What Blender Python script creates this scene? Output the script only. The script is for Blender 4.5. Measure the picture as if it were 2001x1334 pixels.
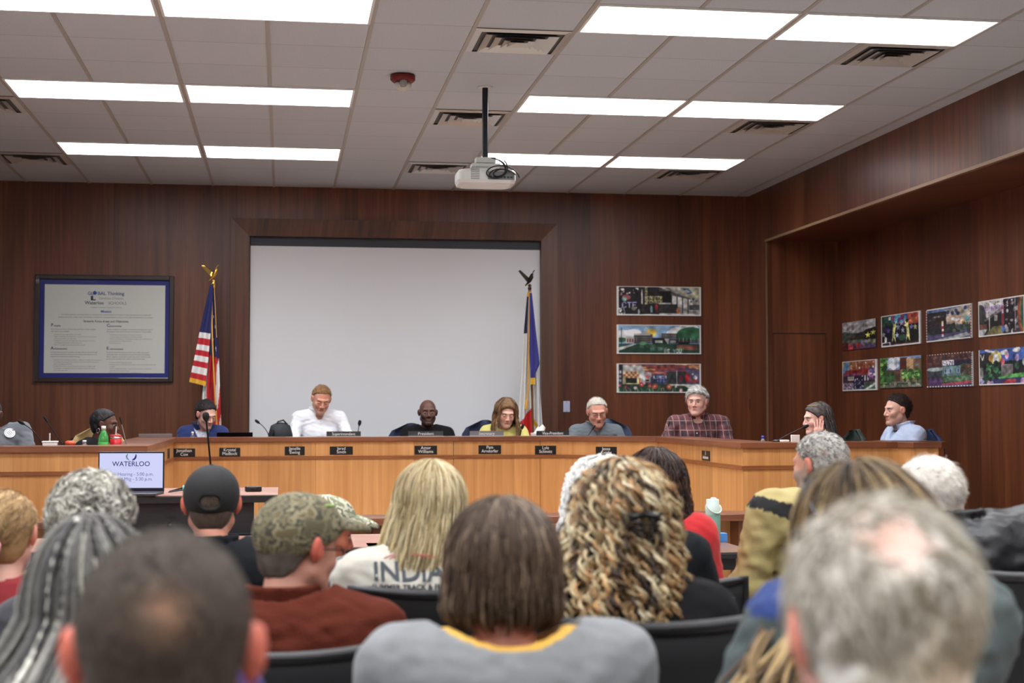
import bpy, bmesh, math, random
import numpy as np
from mathutils import Vector, Matrix
PI = math.pi
for o in list(bpy.data.objects): bpy.data.objects.remove(o)
SC = bpy.context.scene
COL = SC.collection

# ------------------------------------------------------------------ camera
CAM = np.array([2.5407, -15.3618, 1.42]); YAW, PIT, ROL, FPX = .1521, .0457, -.00097, 2919.9
def _axes():
    cy, sy, cp, sp, cr, sr = np.cos(YAW), np.sin(YAW), np.cos(PIT), np.sin(PIT), np.cos(ROL), np.sin(ROL)
    F = np.array([sy*cp, cy*cp, sp]); R = np.array([cy, -sy, 0]); U = np.cross(R, F)
    return cr*R+sr*U, -sr*R+cr*U, F
CR, CU, CF = _axes()
cam = bpy.data.cameras.new('camera'); co = bpy.data.objects.new('camera', cam); COL.objects.link(co)
M = Matrix(((CR[0], CU[0], -CF[0], CAM[0]), (CR[1], CU[1], -CF[1], CAM[1]), (CR[2], CU[2], -CF[2], CAM[2]), (0, 0, 0, 1)))
co.matrix_world = M
cam.sensor_width = 36; cam.lens = FPX/2001*36; cam.clip_start = .05
cam.dof.use_dof = True; cam.dof.focus_distance = 9.0; cam.dof.aperture_fstop = 3.6
SC.camera = co
def ray(u, v): return CF+CR*((u-1000.5)/FPX)-CU*((v-667)/FPX)
def atY(u, v, Y): d = ray(u, v); return CAM+d*(Y-CAM[1])/d[1]
def atX(u, v, X): d = ray(u, v); return CAM+d*(X-CAM[0])/d[0]
def atZ(u, v, Z): d = ray(u, v); return CAM+d*(Z-CAM[2])/d[2]
def atD(u, v, D): return CAM+ray(u, v)*D

# ------------------------------------------------------------------ world and exposure
w = bpy.data.worlds.new('world'); SC.world = w; w.use_nodes = True
w.node_tree.nodes['Background'].inputs[0].default_value = (.55, .68, 1, 1)
w.node_tree.nodes['Background'].inputs[1].default_value = 1.0
SC.view_settings.view_transform = 'Standard'; SC.view_settings.look = 'None'
SC.view_settings.exposure = 0.1; SC.view_settings.gamma = 1
SC.view_settings.use_curve_mapping = False
cy = SC.cycles
cy.max_bounces = 7; cy.diffuse_bounces = 4; cy.glossy_bounces = 3; cy.transmission_bounces = 6; cy.transparent_max_bounces = 8
cy.caustics_reflective = False; cy.caustics_refractive = False
cy.use_denoising = True; cy.sample_clamp_indirect = 6
LAMP = 20.5       # radiance of the ceiling light diffusers

# ------------------------------------------------------------------ materials
def lin(c):
    r = []
    for x in c:
        x = x/255
        r.append(x/12.92 if x <= .04045 else ((x+.055)/1.055)**2.4)
    return (r[0], r[1], r[2], 1)
def mat(name, rgb, rough=.6, metal=0, spec=.5, bump=0, bscale=200, var=0, vscale=6, emit=None, trans=0, coat=0, attr=None, sheen=0, alpha=1, stretch=(1, 1, 1)):
    m = bpy.data.materials.new(name); m.use_nodes = True; nt = m.node_tree; N = nt.nodes; L = nt.links
    b = N['Principled BSDF']; I = b.inputs
    I['Base Color'].default_value = lin(rgb); I['Roughness'].default_value = rough; I['Metallic'].default_value = metal
    I['Specular IOR Level'].default_value = spec; I['Transmission Weight'].default_value = trans
    I['Coat Weight'].default_value = coat; I['Sheen Weight'].default_value = sheen; I['Alpha'].default_value = alpha
    if emit: I['Emission Color'].default_value = lin(rgb); I['Emission Strength'].default_value = emit
    tc = N.new('ShaderNodeTexCoord'); mp = N.new('ShaderNodeMapping'); L.new(tc.outputs['Object'], mp.inputs[0]); mp.inputs['Scale'].default_value = stretch
    if attr:
        a = N.new('ShaderNodeAttribute'); a.attribute_name = attr; L.new(a.outputs['Color'], I['Base Color'])
    if var:
        n = N.new('ShaderNodeTexNoise'); n.inputs['Scale'].default_value = vscale; n.inputs['Detail'].default_value = 4; L.new(mp.outputs[0], n.inputs['Vector'])
        mr = N.new('ShaderNodeMapRange'); mr.inputs['From Min'].default_value = .3; mr.inputs['From Max'].default_value = .7
        mr.inputs['To Min'].default_value = 1-var; mr.inputs['To Max'].default_value = 1+var; L.new(n.outputs['Fac'], mr.inputs['Value'])
        mx = N.new('ShaderNodeMix'); mx.data_type = 'RGBA'; mx.blend_type = 'MULTIPLY'; mx.inputs[0].default_value = 1
        mx.inputs[6].default_value = lin(rgb)
        if attr: L.new(a.outputs['Color'], mx.inputs[6])
        cb = N.new('ShaderNodeCombineColor')
        for k in range(3): L.new(mr.outputs[0], cb.inputs[k])
        L.new(cb.outputs[0], mx.inputs[7]); L.new(mx.outputs[2], I['Base Color'])
    if bump:
        n2 = N.new('ShaderNodeTexNoise'); n2.inputs['Scale'].default_value = bscale; n2.inputs['Detail'].default_value = 3; L.new(mp.outputs[0], n2.inputs['Vector'])
        bp = N.new('ShaderNodeBump'); bp.inputs['Strength'].default_value = bump; bp.inputs['Distance'].default_value = .004
        L.new(n2.outputs['Fac'], bp.inputs['Height']); L.new(bp.outputs[0], I['Normal'])
    return m
def wood(name, c1, c2, c3, panel=1.2, off=0., tone=.18, rough=.38, coat=.25, horizontal=False, seam=.5, fine=1.):
    """veneer: grain stretched along the height, each sheet of veneer a little different, a thin dark joint between sheets"""
    m = bpy.data.materials.new(name); m.use_nodes = True; nt = m.node_tree; N = nt.nodes; L = nt.links
    b = N['Principled BSDF']; I = b.inputs; I['Roughness'].default_value = rough; I['Coat Weight'].default_value = coat; I['Coat Roughness'].default_value = .3
    I['Specular IOR Level'].default_value = .4
    tc = N.new('ShaderNodeTexCoord'); sp = N.new('ShaderNodeSeparateXYZ'); L.new(tc.outputs['Object'], sp.inputs[0])
    def math_(op, a, b_=None):
        n = N.new('ShaderNodeMath'); n.operation = op
        for k, q in enumerate((a, b_)):
            if q is None: continue
            if isinstance(q, (int, float)): n.inputs[k].default_value = q
            else: L.new(q, n.inputs[k])
        return n.outputs[0]
    s = math_('ADD', math_('ADD', sp.outputs[0], sp.outputs[1]), off)
    cell = math_('FLOOR', math_('DIVIDE', s, panel))
    wn = N.new('ShaderNodeTexWhiteNoise'); wn.noise_dimensions = '1D'; L.new(cell, wn.inputs['W'])
    cb = N.new('ShaderNodeCombineXYZ')
    if horizontal:
        L.new(math_('MULTIPLY', s, .8), cb.inputs[0]); L.new(math_('MULTIPLY', sp.outputs[2], 40*fine), cb.inputs[1])
    else:
        L.new(math_('MULTIPLY', s, 22*fine), cb.inputs[0]); L.new(math_('MULTIPLY', sp.outputs[2], .7), cb.inputs[1])
    L.new(math_('MULTIPLY', wn.outputs[0], 17.), cb.inputs[2])
    n1 = N.new('ShaderNodeTexNoise'); n1.inputs['Scale'].default_value = 1; n1.inputs['Detail'].default_value = 6; n1.inputs['Roughness'].default_value = .65; n1.inputs['Distortion'].default_value = .6
    L.new(cb.outputs[0], n1.inputs['Vector'])
    cb2 = N.new('ShaderNodeCombineXYZ'); L.new(math_('MULTIPLY', s, 2.6), cb2.inputs[0]); L.new(math_('MULTIPLY', sp.outputs[2], .35), cb2.inputs[1]); L.new(math_('MULTIPLY', wn.outputs[0], 9.), cb2.inputs[2])
    n2 = N.new('ShaderNodeTexNoise'); n2.inputs['Scale'].default_value = 1; n2.inputs['Detail'].default_value = 2; L.new(cb2.outputs[0], n2.inputs['Vector'])
    f = math_('ADD', math_('MULTIPLY', n1.outputs['Fac'], .55), math_('MULTIPLY', n2.outputs['Fac'], .45))
    rp = N.new('ShaderNodeValToRGB'); rp.color_ramp.elements[0].position = .36; rp.color_ramp.elements[1].position = .64
    rp.color_ramp.elements[0].color = lin(c1); rp.color_ramp.elements[1].color = lin(c3)
    e = rp.color_ramp.elements.new(.5); e.color = lin(c2); L.new(f, rp.inputs[0])
    # sheet tone and joint
    fr = math_('FRACT', math_('DIVIDE', s, panel)); d = math_('ABSOLUTE', math_('SUBTRACT', fr, .5))
    jn = N.new('ShaderNodeMapRange'); jn.inputs['From Min'].default_value = .5-.0035/panel*1.0; jn.inputs['From Max'].default_value = .5-.0012/panel; jn.inputs['To Min'].default_value = 1; jn.inputs['To Max'].default_value = 1-seam; L.new(d, jn.inputs['Value'])
    tn = math_('MULTIPLY', math_('ADD', math_('MULTIPLY', wn.outputs[0], tone*2), 1-tone), jn.outputs[0])
    cc = N.new('ShaderNodeCombineColor')
    for k in range(3): L.new(tn, cc.inputs[k])
    mx = N.new('ShaderNodeMix'); mx.data_type = 'RGBA'; mx.blend_type = 'MULTIPLY'; mx.inputs[0].default_value = 1
    L.new(rp.outputs[0], mx.inputs[6]); L.new(cc.outputs[0], mx.inputs[7]); L.new(mx.outputs[2], I['Base Color'])
    return m
WALNUT = wood('walnut_veneer', (68, 35, 19), (96, 51, 29), (120, 69, 40), 1.22, .37)
WALNUT_DARK = wood('walnut_trim', (60, 34, 20), (88, 51, 31), (108, 66, 42), 3.3, .1, .08)
GOLD = wood('oak_veneer', (190, 130, 72), (206, 147, 88), (222, 165, 104), .46, .12, .10, .42, .2, seam=.12)
DAISTOP = wood('dais_top_wood', (104, 58, 36), (128, 76, 50), (146, 90, 60), 2.2, .1, .06, .3, .4, horizontal=True, seam=.1)
BLACKP = mat('black_plastic', (18, 18, 20), .45)
BLACKM = mat('black_powder_coat', (14, 14, 16), .4)
CHROME = mat('chrome', (200, 200, 205), .15, 1)
GOLDM = mat('polished_brass', (220, 180, 90), .2, 1)
WHITEP = mat('white_plastic', (232, 232, 230), .45)
TBAR = mat('ceiling_bar_paint', (172, 168, 160), .5)
ART_MAT = mat('painted_print', (255, 255, 255), .45, attr='Col', spec=.3)
PAPER = mat('white_paper', (236, 236, 230), .7)

# ------------------------------------------------------------------ mesh helpers
def tag(o, label=None, cat=None, group=None, kind=None):
    if label: o['label'] = label
    if cat: o['category'] = cat
    if group: o['group'] = group
    if kind: o['kind'] = kind
    return o
def empty(name, loc, rz=0., label=None, cat=None, group=None):
    o = bpy.data.objects.new(name, None); COL.objects.link(o); o.location = loc; o.rotation_euler = (0, 0, rz); o.empty_display_size = .1
    return tag(o, label, cat, group)
class MB:
    def __init__(s): s.v = []; s.f = []; s.sm = []
    def add(s, v, f, smooth=False):
        b = len(s.v); s.v += [tuple(map(float, p)) for p in v]; s.f += [tuple(b+i for i in q) for q in f]; s.sm += [smooth]*len(f); return s
    def box(s, lo, hi, bev=0.):
        x0, y0, z0 = lo; x1, y1, z1 = hi
        if bev <= 0:
            v = [(x, y, z) for x in (x0, x1) for y in (y0, y1) for z in (z0, z1)]
            return s.add(v, [(0, 1, 3, 2), (4, 6, 7, 5), (0, 4, 5, 1), (2, 3, 7, 6), (0, 2, 6, 4), (1, 5, 7, 3)])
        bm = bmesh.new(); bmesh.ops.create_cube(bm, size=1)
        for q in bm.verts: q.co = Vector(((x0+x1)/2+q.co.x*(x1-x0), (y0+y1)/2+q.co.y*(y1-y0), (z0+z1)/2+q.co.z*(z1-z0)))
        bmesh.ops.bevel(bm, geom=bm.edges[:], offset=bev, segments=2, affect='EDGES', profile=.5)
        bm.verts.index_update(); s.add([q.co[:] for q in bm.verts], [[q.index for q in f.verts] for f in bm.faces]); bm.free(); return s
    def bar(s, a, b, w, h, up=(0, 0, 1)):
        a = Vector(a); b = Vector(b); d = (b-a).normalized(); u = Vector(up)
        if abs(d.dot(u)) > .98: u = Vector((1, 0, 0))
        r = d.cross(u).normalized(); u = r.cross(d)
        v = [p+r*(sx*w/2)+u*(sz*h/2) for p in (a, b) for sx, sz in ((-1, -1), (1, -1), (1, 1), (-1, 1))]
        return s.add(v, [(0, 3, 2, 1), (4, 5, 6, 7), (0, 1, 5, 4), (1, 2, 6, 5), (2, 3, 7, 6), (3, 0, 4, 7)])
    def tube(s, pts, r, n=8, cap=True):
        P = [Vector(p) for p in pts]; R = r if hasattr(r, '__len__') else [r]*len(P)
        u = None; rings = []
        for i, p in enumerate(P):
            d = (P[min(i+1, len(P)-1)]-P[max(i-1, 0)]).normalized()
            if u is None: u = d.orthogonal().normalized()
            u = (u-d*u.dot(d)).normalized(); w_ = d.cross(u)
            rings.append([p+(u*math.cos(2*PI*k/n)+w_*math.sin(2*PI*k/n))*R[i] for k in range(n)])
        v = [q for g in rings for q in g]
        f = [(i*n+k, i*n+(k+1) % n, (i+1)*n+(k+1) % n, (i+1)*n+k) for i in range(len(P)-1) for k in range(n)]
        s.add(v, f, True)
        if cap: s.add(rings[0], [tuple(reversed(range(n)))]); s.add(rings[-1], [tuple(range(n))])
        return s
    def lathe(s, prof, c=(0, 0, 0), n=24, axis='Z', sy=1.):
        v = []; c = Vector(c)
        for r, z in prof:
            for k in range(n):
                x, y = r*math.cos(2*PI*k/n), r*math.sin(2*PI*k/n)*sy
                q = {'Z': (x, y, z), 'Y': (x, z, y), 'X': (z, x, y)}[axis]; v.append(Vector(q)+c)
        f = [(i*n+k, i*n+(k+1) % n, (i+1)*n+(k+1) % n, (i+1)*n+k) for i in range(len(prof)-1) for k in range(n)]
        f += [tuple(reversed(range(n))), tuple((len(prof)-1)*n+k for k in range(n))]
        return s.add(v, f, n > 10)
    def prism(s, poly, z0, z1):
        n = len(poly); v = [(x, y, z) for z in (z0, z1) for x, y in poly]
        return s.add(v, [(i, (i+1) % n, n+(i+1) % n, n+i) for i in range(n)]+[tuple(reversed(range(n))), tuple(range(n, 2*n))])
    def mesh(s, name, m=None):
        me = bpy.data.meshes.new(name); me.from_pydata(s.v, [], s.f); me.update()
        me.polygons.foreach_set('use_smooth', s.sm)
        if m: me.materials.append(m)
        bm = bmesh.new(); bm.from_mesh(me); bmesh.ops.recalc_face_normals(bm, faces=bm.faces[:]); bm.to_mesh(me); bm.free()
        return me
    def obj(s, name, m, parent=None):
        o = bpy.data.objects.new(name, s.mesh(name, m)); COL.objects.link(o)
        if parent: o.parent = parent
        return o
def grid_mesh(name, V, Fq, m, parent=None, col=None, smooth=True, facecol=None):
    me = bpy.data.meshes.new(name); V = np.asarray(V, np.float32); Fq = np.asarray(Fq, np.int32); n = Fq.shape[1]
    me.vertices.add(len(V)); me.vertices.foreach_set('co', V.ravel())
    me.loops.add(Fq.size); me.loops.foreach_set('vertex_index', Fq.ravel())
    me.polygons.add(len(Fq)); me.polygons.foreach_set('loop_start', np.arange(0, Fq.size, n, dtype=np.int32))
    me.polygons.foreach_set('use_smooth', np.full(len(Fq), smooth))
    me.update(calc_edges=True)
    if col is not None:
        a = me.color_attributes.new('Col', 'FLOAT_COLOR', 'POINT'); c = np.ones((len(V), 4), np.float32); c[:, :3] = col; a.data.foreach_set('color', c.ravel())
    if facecol is not None:
        a = me.color_attributes.new('Col', 'FLOAT_COLOR', 'CORNER'); c = np.ones((Fq.size, 4), np.float32); c[:, :3] = np.repeat(facecol, n, axis=0); a.data.foreach_set('color', c.ravel())
    me.materials.append(m); me.validate()
    o = bpy.data.objects.new(name, me); COL.objects.link(o)
    if parent: o.parent = parent
    return o
def s2l(c):
    c = np.asarray(c, float)/255; return np.where(c <= .04045, c/12.92, ((c+.055)/1.055)**2.4)
def text(body, size, loc, m, parent=None, rot=(PI/2, 0, 0), align='CENTER', name='lettering', ext=.0006, sx=1., off=0., spacing=1., line=1.):
    cu = bpy.data.curves.new(name, 'FONT'); cu.body = body; cu.size = size; cu.align_x = align; cu.extrude = ext; cu.offset = off
    cu.space_character = spacing; cu.space_line = line; cu.resolution_u = 3
    tmp = bpy.data.objects.new(name, cu); COL.objects.link(tmp); dg = bpy.context.evaluated_depsgraph_get()
    me = bpy.data.meshes.new_from_object(tmp.evaluated_get(dg)); bpy.data.objects.remove(tmp); bpy.data.curves.remove(cu)
    if not me.materials: me.materials.append(m)
    else: me.materials[0] = m
    me.name = name; o = bpy.data.objects.new(name, me); COL.objects.link(o); o.location = loc; o.rotation_euler = rot; o.scale = (sx, 1, 1)
    if parent: o.parent = parent
    return o
# ------------------------------------------------------------------ room
H = 3.70; G = .6096; V0 = .8606
XW = 7.46; YN = -.57; XN = 8.24; XL = -3.2; YB = -19.5; SOF = 3.16; FLOORZ = 0.
def struct(o): o['kind'] = 'structure'; return o
TILE = mat('acoustic_tile', (200, 206, 211), .85, bump=.25, bscale=260, var=.05, vscale=90, spec=.2)
def ceiling():
    m = TILE; nt = m.node_tree; N = nt.nodes; L = nt.links; b = N['Principled BSDF']
    src = b.inputs['Base Color'].links[0].from_socket
    tc = N.new('ShaderNodeTexCoord'); sp = N.new('ShaderNodeSeparateXYZ'); L.new(tc.outputs['Object'], sp.inputs[0])
    def M_(op, a, b_=None):
        n = N.new('ShaderNodeMath'); n.operation = op
        for k, q in enumerate((a, b_)):
            if q is None: continue
            if isinstance(q, (int, float)): n.inputs[k].default_value = q
            else: L.new(q, n.inputs[k])
        return n.outputs[0]
    fy = M_('FRACT', M_('DIVIDE', M_('ADD', M_('MULTIPLY', sp.outputs[1], -1), -V0*G+20*G), G))
    d = M_('MINIMUM', fy, M_('SUBTRACT', 1, fy)); seam = M_('LESS_THAN', d, .0055)
    # tile to tile difference
    wn = N.new('ShaderNodeTexWhiteNoise'); cb = N.new('ShaderNodeCombineXYZ')
    L.new(M_('FLOOR', M_('DIVIDE', sp.outputs[0], G)), cb.inputs[0])
    L.new(M_('FLOOR', M_('DIVIDE', M_('ADD', M_('MULTIPLY', sp.outputs[1], -1), -V0*G+20*G), G)), cb.inputs[1]); L.new(cb.outputs[0], wn.inputs['Vector'])
    tone = M_('SUBTRACT', M_('ADD', .97, M_('MULTIPLY', wn.outputs[0], .05)), M_('MULTIPLY', seam, .42))
    cc = N.new('ShaderNodeCombineColor')
    for k in range(3): L.new(tone, cc.inputs[k])
    mx = N.new('ShaderNodeMix'); mx.data_type = 'RGBA'; mx.blend_type = 'MULTIPLY'; mx.inputs[0].default_value = 1
    L.new(src, mx.inputs[6]); L.new(cc.outputs[0], mx.inputs[7]); L.new(mx.outputs[2], b.inputs['Base Color'])
    o = MB().box((XL-.1, YB-.1, H), (XW+.1, .1, H+.1)).obj('ceiling', m); struct(o)
    bars = MB()
    for i in range(-5, 13):
        bars.box((i*G-.0125, YB, H-.006), (i*G+.0125, 0, H+.002))
    bars.obj('ceiling_bars', TBAR, o)
    return o
ceiling()
struct(MB().box((XL-.1, YB-.1, -.1), (XN+.1, .1, 0)).obj('floor', mat('floor_carpet', (170, 164, 158), .95, bump=.5, bscale=400, var=.12, vscale=60)))
# back wall with the screen opening
SX0, SX1, SZ0, SZ1 = 2.185, 5.215, .95, 3.20
wb = MB(); wb.box((XL-.1, 0, 0), (SX0, .16, H)); wb.box((SX1, 0, 0), (XN+.1, .16, H)); wb.box((SX0, 0, SZ1), (SX1, .16, H)); wb.box((SX0, 0, 0), (SX1, .16, SZ0)); wb.box((SX0-.1, .16, .3), (SX1+.1, .2, H))
struct(wb.obj('wall_back', WALNUT))
# mitred screen frame
fr = MB(); o_, t_ = .175, .035
def mitre(mb, a, b, c, d, y0, y1, yo):
    """a,b outer corners, c,d inner corners (x,z); slopes from y0 at the outside to y1 inside"""
    v = [(a[0], y0, a[1]), (b[0], y0, b[1]), (c[0], y1, c[1]), (d[0], y1, d[1]), (a[0], yo, a[1]), (b[0], yo, b[1]), (c[0], yo, c[1]), (d[0], yo, d[1])]
    mb.add(v, [(0, 1, 2, 3), (0, 4, 5, 1), (1, 5, 6, 2), (2, 6, 7, 3), (3, 7, 4, 0), (4, 7, 6, 5)])
OX0, OX1, OZ1 = 2.012, 5.372, 3.365
i0, i1, iz = SX0+.012, SX1-.012, SZ1-.012
for nm, pts in (('trim_1', ((OX0, .9), (OX0, OZ1), (i0, iz), (i0, .9))), ('trim_2', ((OX0, OZ1), (OX1, OZ1), (i1, iz), (i0, iz))), ('trim_3', ((OX1, OZ1), (OX1, .9), (i1, .9), (i1, iz)))):
    q = MB(); mitre(q, *pts, -.045, -.02, .05); struct(q.obj(nm, WALNUT_DARK))
# projection screen
scr = empty('projection_screen', ((SX0+SX1)/2, .05, SZ0), 0, 'large white projection screen pulled down inside the walnut frame behind the dais', 'screen')
q = MB().box((-1.495, 0, .1), (1.50, .004, 2.145)).obj('screen_fabric', mat('screen_fabric', (226, 228, 230), .8, spec=.2), scr)
MB().box((-1.495, -.002, 2.145), (1.50, .006, 2.245)).obj('black_header', mat('screen_header', (58, 60, 68), .6), scr)
# right side: fascia, niche, soffit
struct(MB().box((XW, YB, SOF), (XN+.1, 0, H)).obj('wall_right_upper', WALNUT))
struct(MB().box((XW, YN, 0), (XN+.1, 0, SOF)).obj('wall_niche', WALNUT))
struct(MB().box((XN, YB, 0), (XN+.12, YN, SOF)).obj('wall_right', WALNUT))
struct(MB().box((XW-.012, YB, SOF-.012), (XW+.02, YN, SOF+.012)).obj('trim_4', mat('pale_walnut_edge', (150, 120, 92), .4)))  # edge strip in a paler brown than the veneer, along the fascia bottom
struct(MB().box((XW-.006, YN-.008, 0), (XW+.012, YN+.006, SOF)).obj('trim_5', mat('pale_walnut_edge_post', (120, 92, 70), .4)))  # upright strip at the niche corner, paler than the veneer beside it
# door let flush in the niche wall
dr = MB(); dx0, dx1, dz = 7.53, 8.09, 2.2
dr.box((dx0, YN-.012, .0), (dx1, YN, dz-.004)); dd = struct(dr.obj('door_1', WALNUT))
MB().box((dx0-.006, YN-.006, dz), (dx1+.006, YN, dz+.008)).obj('door_gap', mat('door_gap', (22, 14, 10), .8), dd)
# left wall with a daylight window, rear wall (behind the camera)
wl = MB(); wl.box((XL-.12, YB, 0), (XL, 0, .9)); wl.box((XL-.12, YB, 2.9), (XL, 0, H)); wl.box((XL-.12, YB, .9), (XL, -6.2, 2.9)); wl.box((XL-.12, -1.2, .9), (XL, 0, 2.9))
struct(wl.obj('wall_left', mat('painted_wall_left', (196, 198, 204), .8)))
wf = MB()
for y in (-6.2, -4.55, -2.9, -1.24): wf.box((XL-.1, y, .9), (XL-.02, y+.05, 2.9))
wf.box((XL-.1, -6.2, .9), (XL-.02, -1.2, .95)); wf.box((XL-.1, -6.2, 2.85), (XL-.02, -1.2, 2.9))
win = struct(wf.obj('window_1', mat('window_frame_paint', (190, 190, 188), .4)))
MB().box((XL-.07, -6.2, .9), (XL-.062, -1.2, 2.9)).obj('pane', mat('window_glass', (235, 245, 250), .02, trans=1), win)
struct(MB().box((XL-.1, YB-.1, 0), (XN+.1, YB, H)).obj('wall_rear', mat('painted_wall', (200, 195, 185), .8)))
struct(MB().box((XL, -.02, 0), (SX0, 0, .1)).obj('baseboard_back', BLACKP))

# ------------------------------------------------------------------ ceiling lights, vents
DIFF = mat('light_diffuser', (250, 251, 255), .5, emit=LAMP)
_nt = DIFF.node_tree; _lw = _nt.nodes.new('ShaderNodeLayerWeight'); _lw.inputs[0].default_value = .5   # prismatic lens: throws most light downward
_a = _nt.nodes.new('ShaderNodeMath'); _a.operation = 'SUBTRACT'; _a.inputs[0].default_value = 1; _nt.links.new(_lw.outputs['Facing'], _a.inputs[1])
_b = _nt.nodes.new('ShaderNodeMath'); _b.operation = 'POWER'; _b.inputs[1].default_value = 1.6; _nt.links.new(_a.outputs[0], _b.inputs[0])
_c = _nt.nodes.new('ShaderNodeMath'); _c.operation = 'MULTIPLY_ADD'; _c.inputs[1].default_value = LAMP; _c.inputs[2].default_value = LAMP*.25; _nt.links.new(_b.outputs[0], _c.inputs[0])
_nt.links.new(_c.outputs[0], _nt.nodes['Principled BSDF'].inputs['Emission Strength'])
def _proto_light():
    t = empty('ceiling_light', (0, 0, 0))
    f = MB(); a, b, e = 2*G, G, .016
    f.box((.0125, -b, H-.012), (a-.0125, -b+e, H-.001)); f.box((.0125, -e, H-.012), (a-.0125, 0, H-.001))
    f.box((.0125, -b+e, H-.012), (.0125+e, -e, H-.001)); f.box((a-.0125-e, -b+e, H-.012), (a-.0125, -e, H-.001))
    f.obj('frame', mat('light_frame', (235, 232, 225), .4), t)
    d = MB(); d.box((.0125+e, -b+e, H-.010), (a-.0125-e, -e, H-.004)); d.obj('diffuser', DIFF, t)
    return t
def dup(o, parent=None):
    c = o.copy(); COL.objects.link(c)
    if parent: c.parent = parent
    for ch in list(o.children): dup(ch, c)
    return c
pl = _proto_light(); first = True
where = {10: 'third row out from the back wall', 6: 'second row out from the back wall', 2: 'row nearest the back wall'}
side = {1: 'outer light left of the projector', 3: 'inner light left of the projector', 7: 'inner light right of the projector', 9: 'outer light right of the projector'}
for k in (2, 6, 10, 14, 18, 22, 26):
    for i in (-3, 1, 3, 7, 9):
        if i == -3 and k < 12: continue
        o = pl if first else dup(pl); first = False
        o.location = (i*G, -(V0+k)*G, 0)
        tag(o, f'glowing rectangular troffer, {side.get(i, "far side")}, {where.get(k, "over the audience behind the camera")}' if k <= 10 else 'glowing rectangular troffer over the rear seats', 'ceiling light', 'recessed ceiling troffers' if k <= 10 else 'troffers over the rear seats')
VENTM = mat('vent_metal', (205, 203, 196), .35, .3)
VDARK = mat('vent_throat', (100, 98, 96), .8)
def _proto_vent():
    t = empty('ceiling_vent', (0, 0, 0)); g = G/2
    def ring(mb, r0, z0, r1, z1):
        c0 = [(-r0, -r0), (r0, -r0), (r0, r0), (-r0, r0)]; c1 = [(-r1, -r1), (r1, -r1), (r1, r1), (-r1, r1)]
        v = [(x, y, z0) for x, y in c0]+[(x, y, z1) for x, y in c1]
        mb.add(v, [(k, (k+1) % 4, 4+(k+1) % 4, 4+k) for k in range(4)])
        mb.add([(x, y, z+.003) for x, y, z in v], [(k, (k+1) % 4, 4+(k+1) % 4, 4+k) for k in range(4)])
    MB().box((-g+.014, -g+.014, H-.004), (g-.014, g-.014, H-.001)).obj('throat', VDARK, t)
    f = MB(); ring(f, g-.013, H-.006, g-.05, H-.016); f.obj('flange', VENTM, t)
    for r in (.225, .16, .095):
        b = MB(); ring(b, r-.052, H-.004, r, H-.024); b.obj('louver', VENTM, t)
    b = MB(); ring(b, .0, H-.012, .06, H-.026); b.obj('center_cone', VENTM, t)
    return t
pv = _proto_vent(); first = True
for i, k, lab in ((6, 9, 'square louvered vent above the smoke detector, beside the front right light'), (6, 5, 'square louvered vent just behind the projector pole'), (6, 1, 'square louvered vent low and left of the projector, nearest the back wall'),
                  (10, 9, 'square louvered vent under the outer light nearest the viewer on the fascia side'), (10, 5, 'square louvered vent beside the second light row on the fascia side'), (10, 1, 'dim square louvered vent nearest the back wall on the fascia side'),
                  (0, 5, 'square louvered vent cut off by the photo edge above the blue poster wall'), (0, 1, 'dark square louvered vent nearest the back wall above the blue poster')):
    o = pv if first else dup(pv); first = False
    o.location = ((i+.5)*G, -(V0+k+.5)*G, 0); tag(o, lab, 'vent', 'square ceiling diffusers')
# smoke detector
p = atZ(787, 146, H); t = empty('smoke_detector', (p[0], p[1], H-.007), 0, 'red based smoke detector on the ceiling beside the inner left lights', 'smoke detector')
MB().lathe([(.0, 0), (.085, 0), (.085, -.03), (.07, -.045), (0, -.045)], n=28).obj('base', mat('detector_red', (120, 22, 18), .45), t)
q = MB().lathe([(0, -.045), (.045, -.045), (.06, -.06), (.06, -.075), (.04, -.09), (.02, -.1), (0, -.1)], n=24).obj('sensor_head', mat('detector_white', (205, 200, 190), .4), t)
MB().lathe([(0, .03), (.02, .024), (.03, 0), (.02, -.024), (0, -.03)], (0, -.055, -.062), 14).obj('strobe_lens', mat('strobe_lens', (230, 230, 225), .1, trans=.6), t)
# ------------------------------------------------------------------ projector
p = atZ(948, 170, H); px_, py_ = p[0], p[1]; Dp = float(np.dot(p-CAM, CF))
pr = empty('projector', (px_, py_, 0), 0, 'white ceiling projector with a loop of black cable hanging on a dark pole', 'projector')
zb = atD(950, 318, Dp)[2]; zt_ = atD(950, 331, Dp)[2]; zl = atD(950, 366, Dp)[2]
MB().lathe([(0, H), (.055, H), (.055, H-.008), (0, H-.008)]).obj('ceiling_plate', WHITEP, pr)
MB().tube([(0, 0, H-.005), (0, 0, zb)], .021, 16).obj('pole', mat('pole_paint', (26, 30, 32), .35, .5), pr)
q = MB(); q.box((-.07, -.05, zb-.012), (.07, .05, zb+.028), .004)
q.box((-.1, -.06, zb-.04), (.1, .06, zb-.016), .004)
for sx in (-1, 1):
    for sy in (-1, 1): q.bar((sx*.08, sy*.05, zb-.03), (sx*.085, sy*.06, zt_-.03), .018, .006)
q.obj('mount_bracket', mat('bracket_paint', (206, 206, 200), .4), pr)
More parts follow.
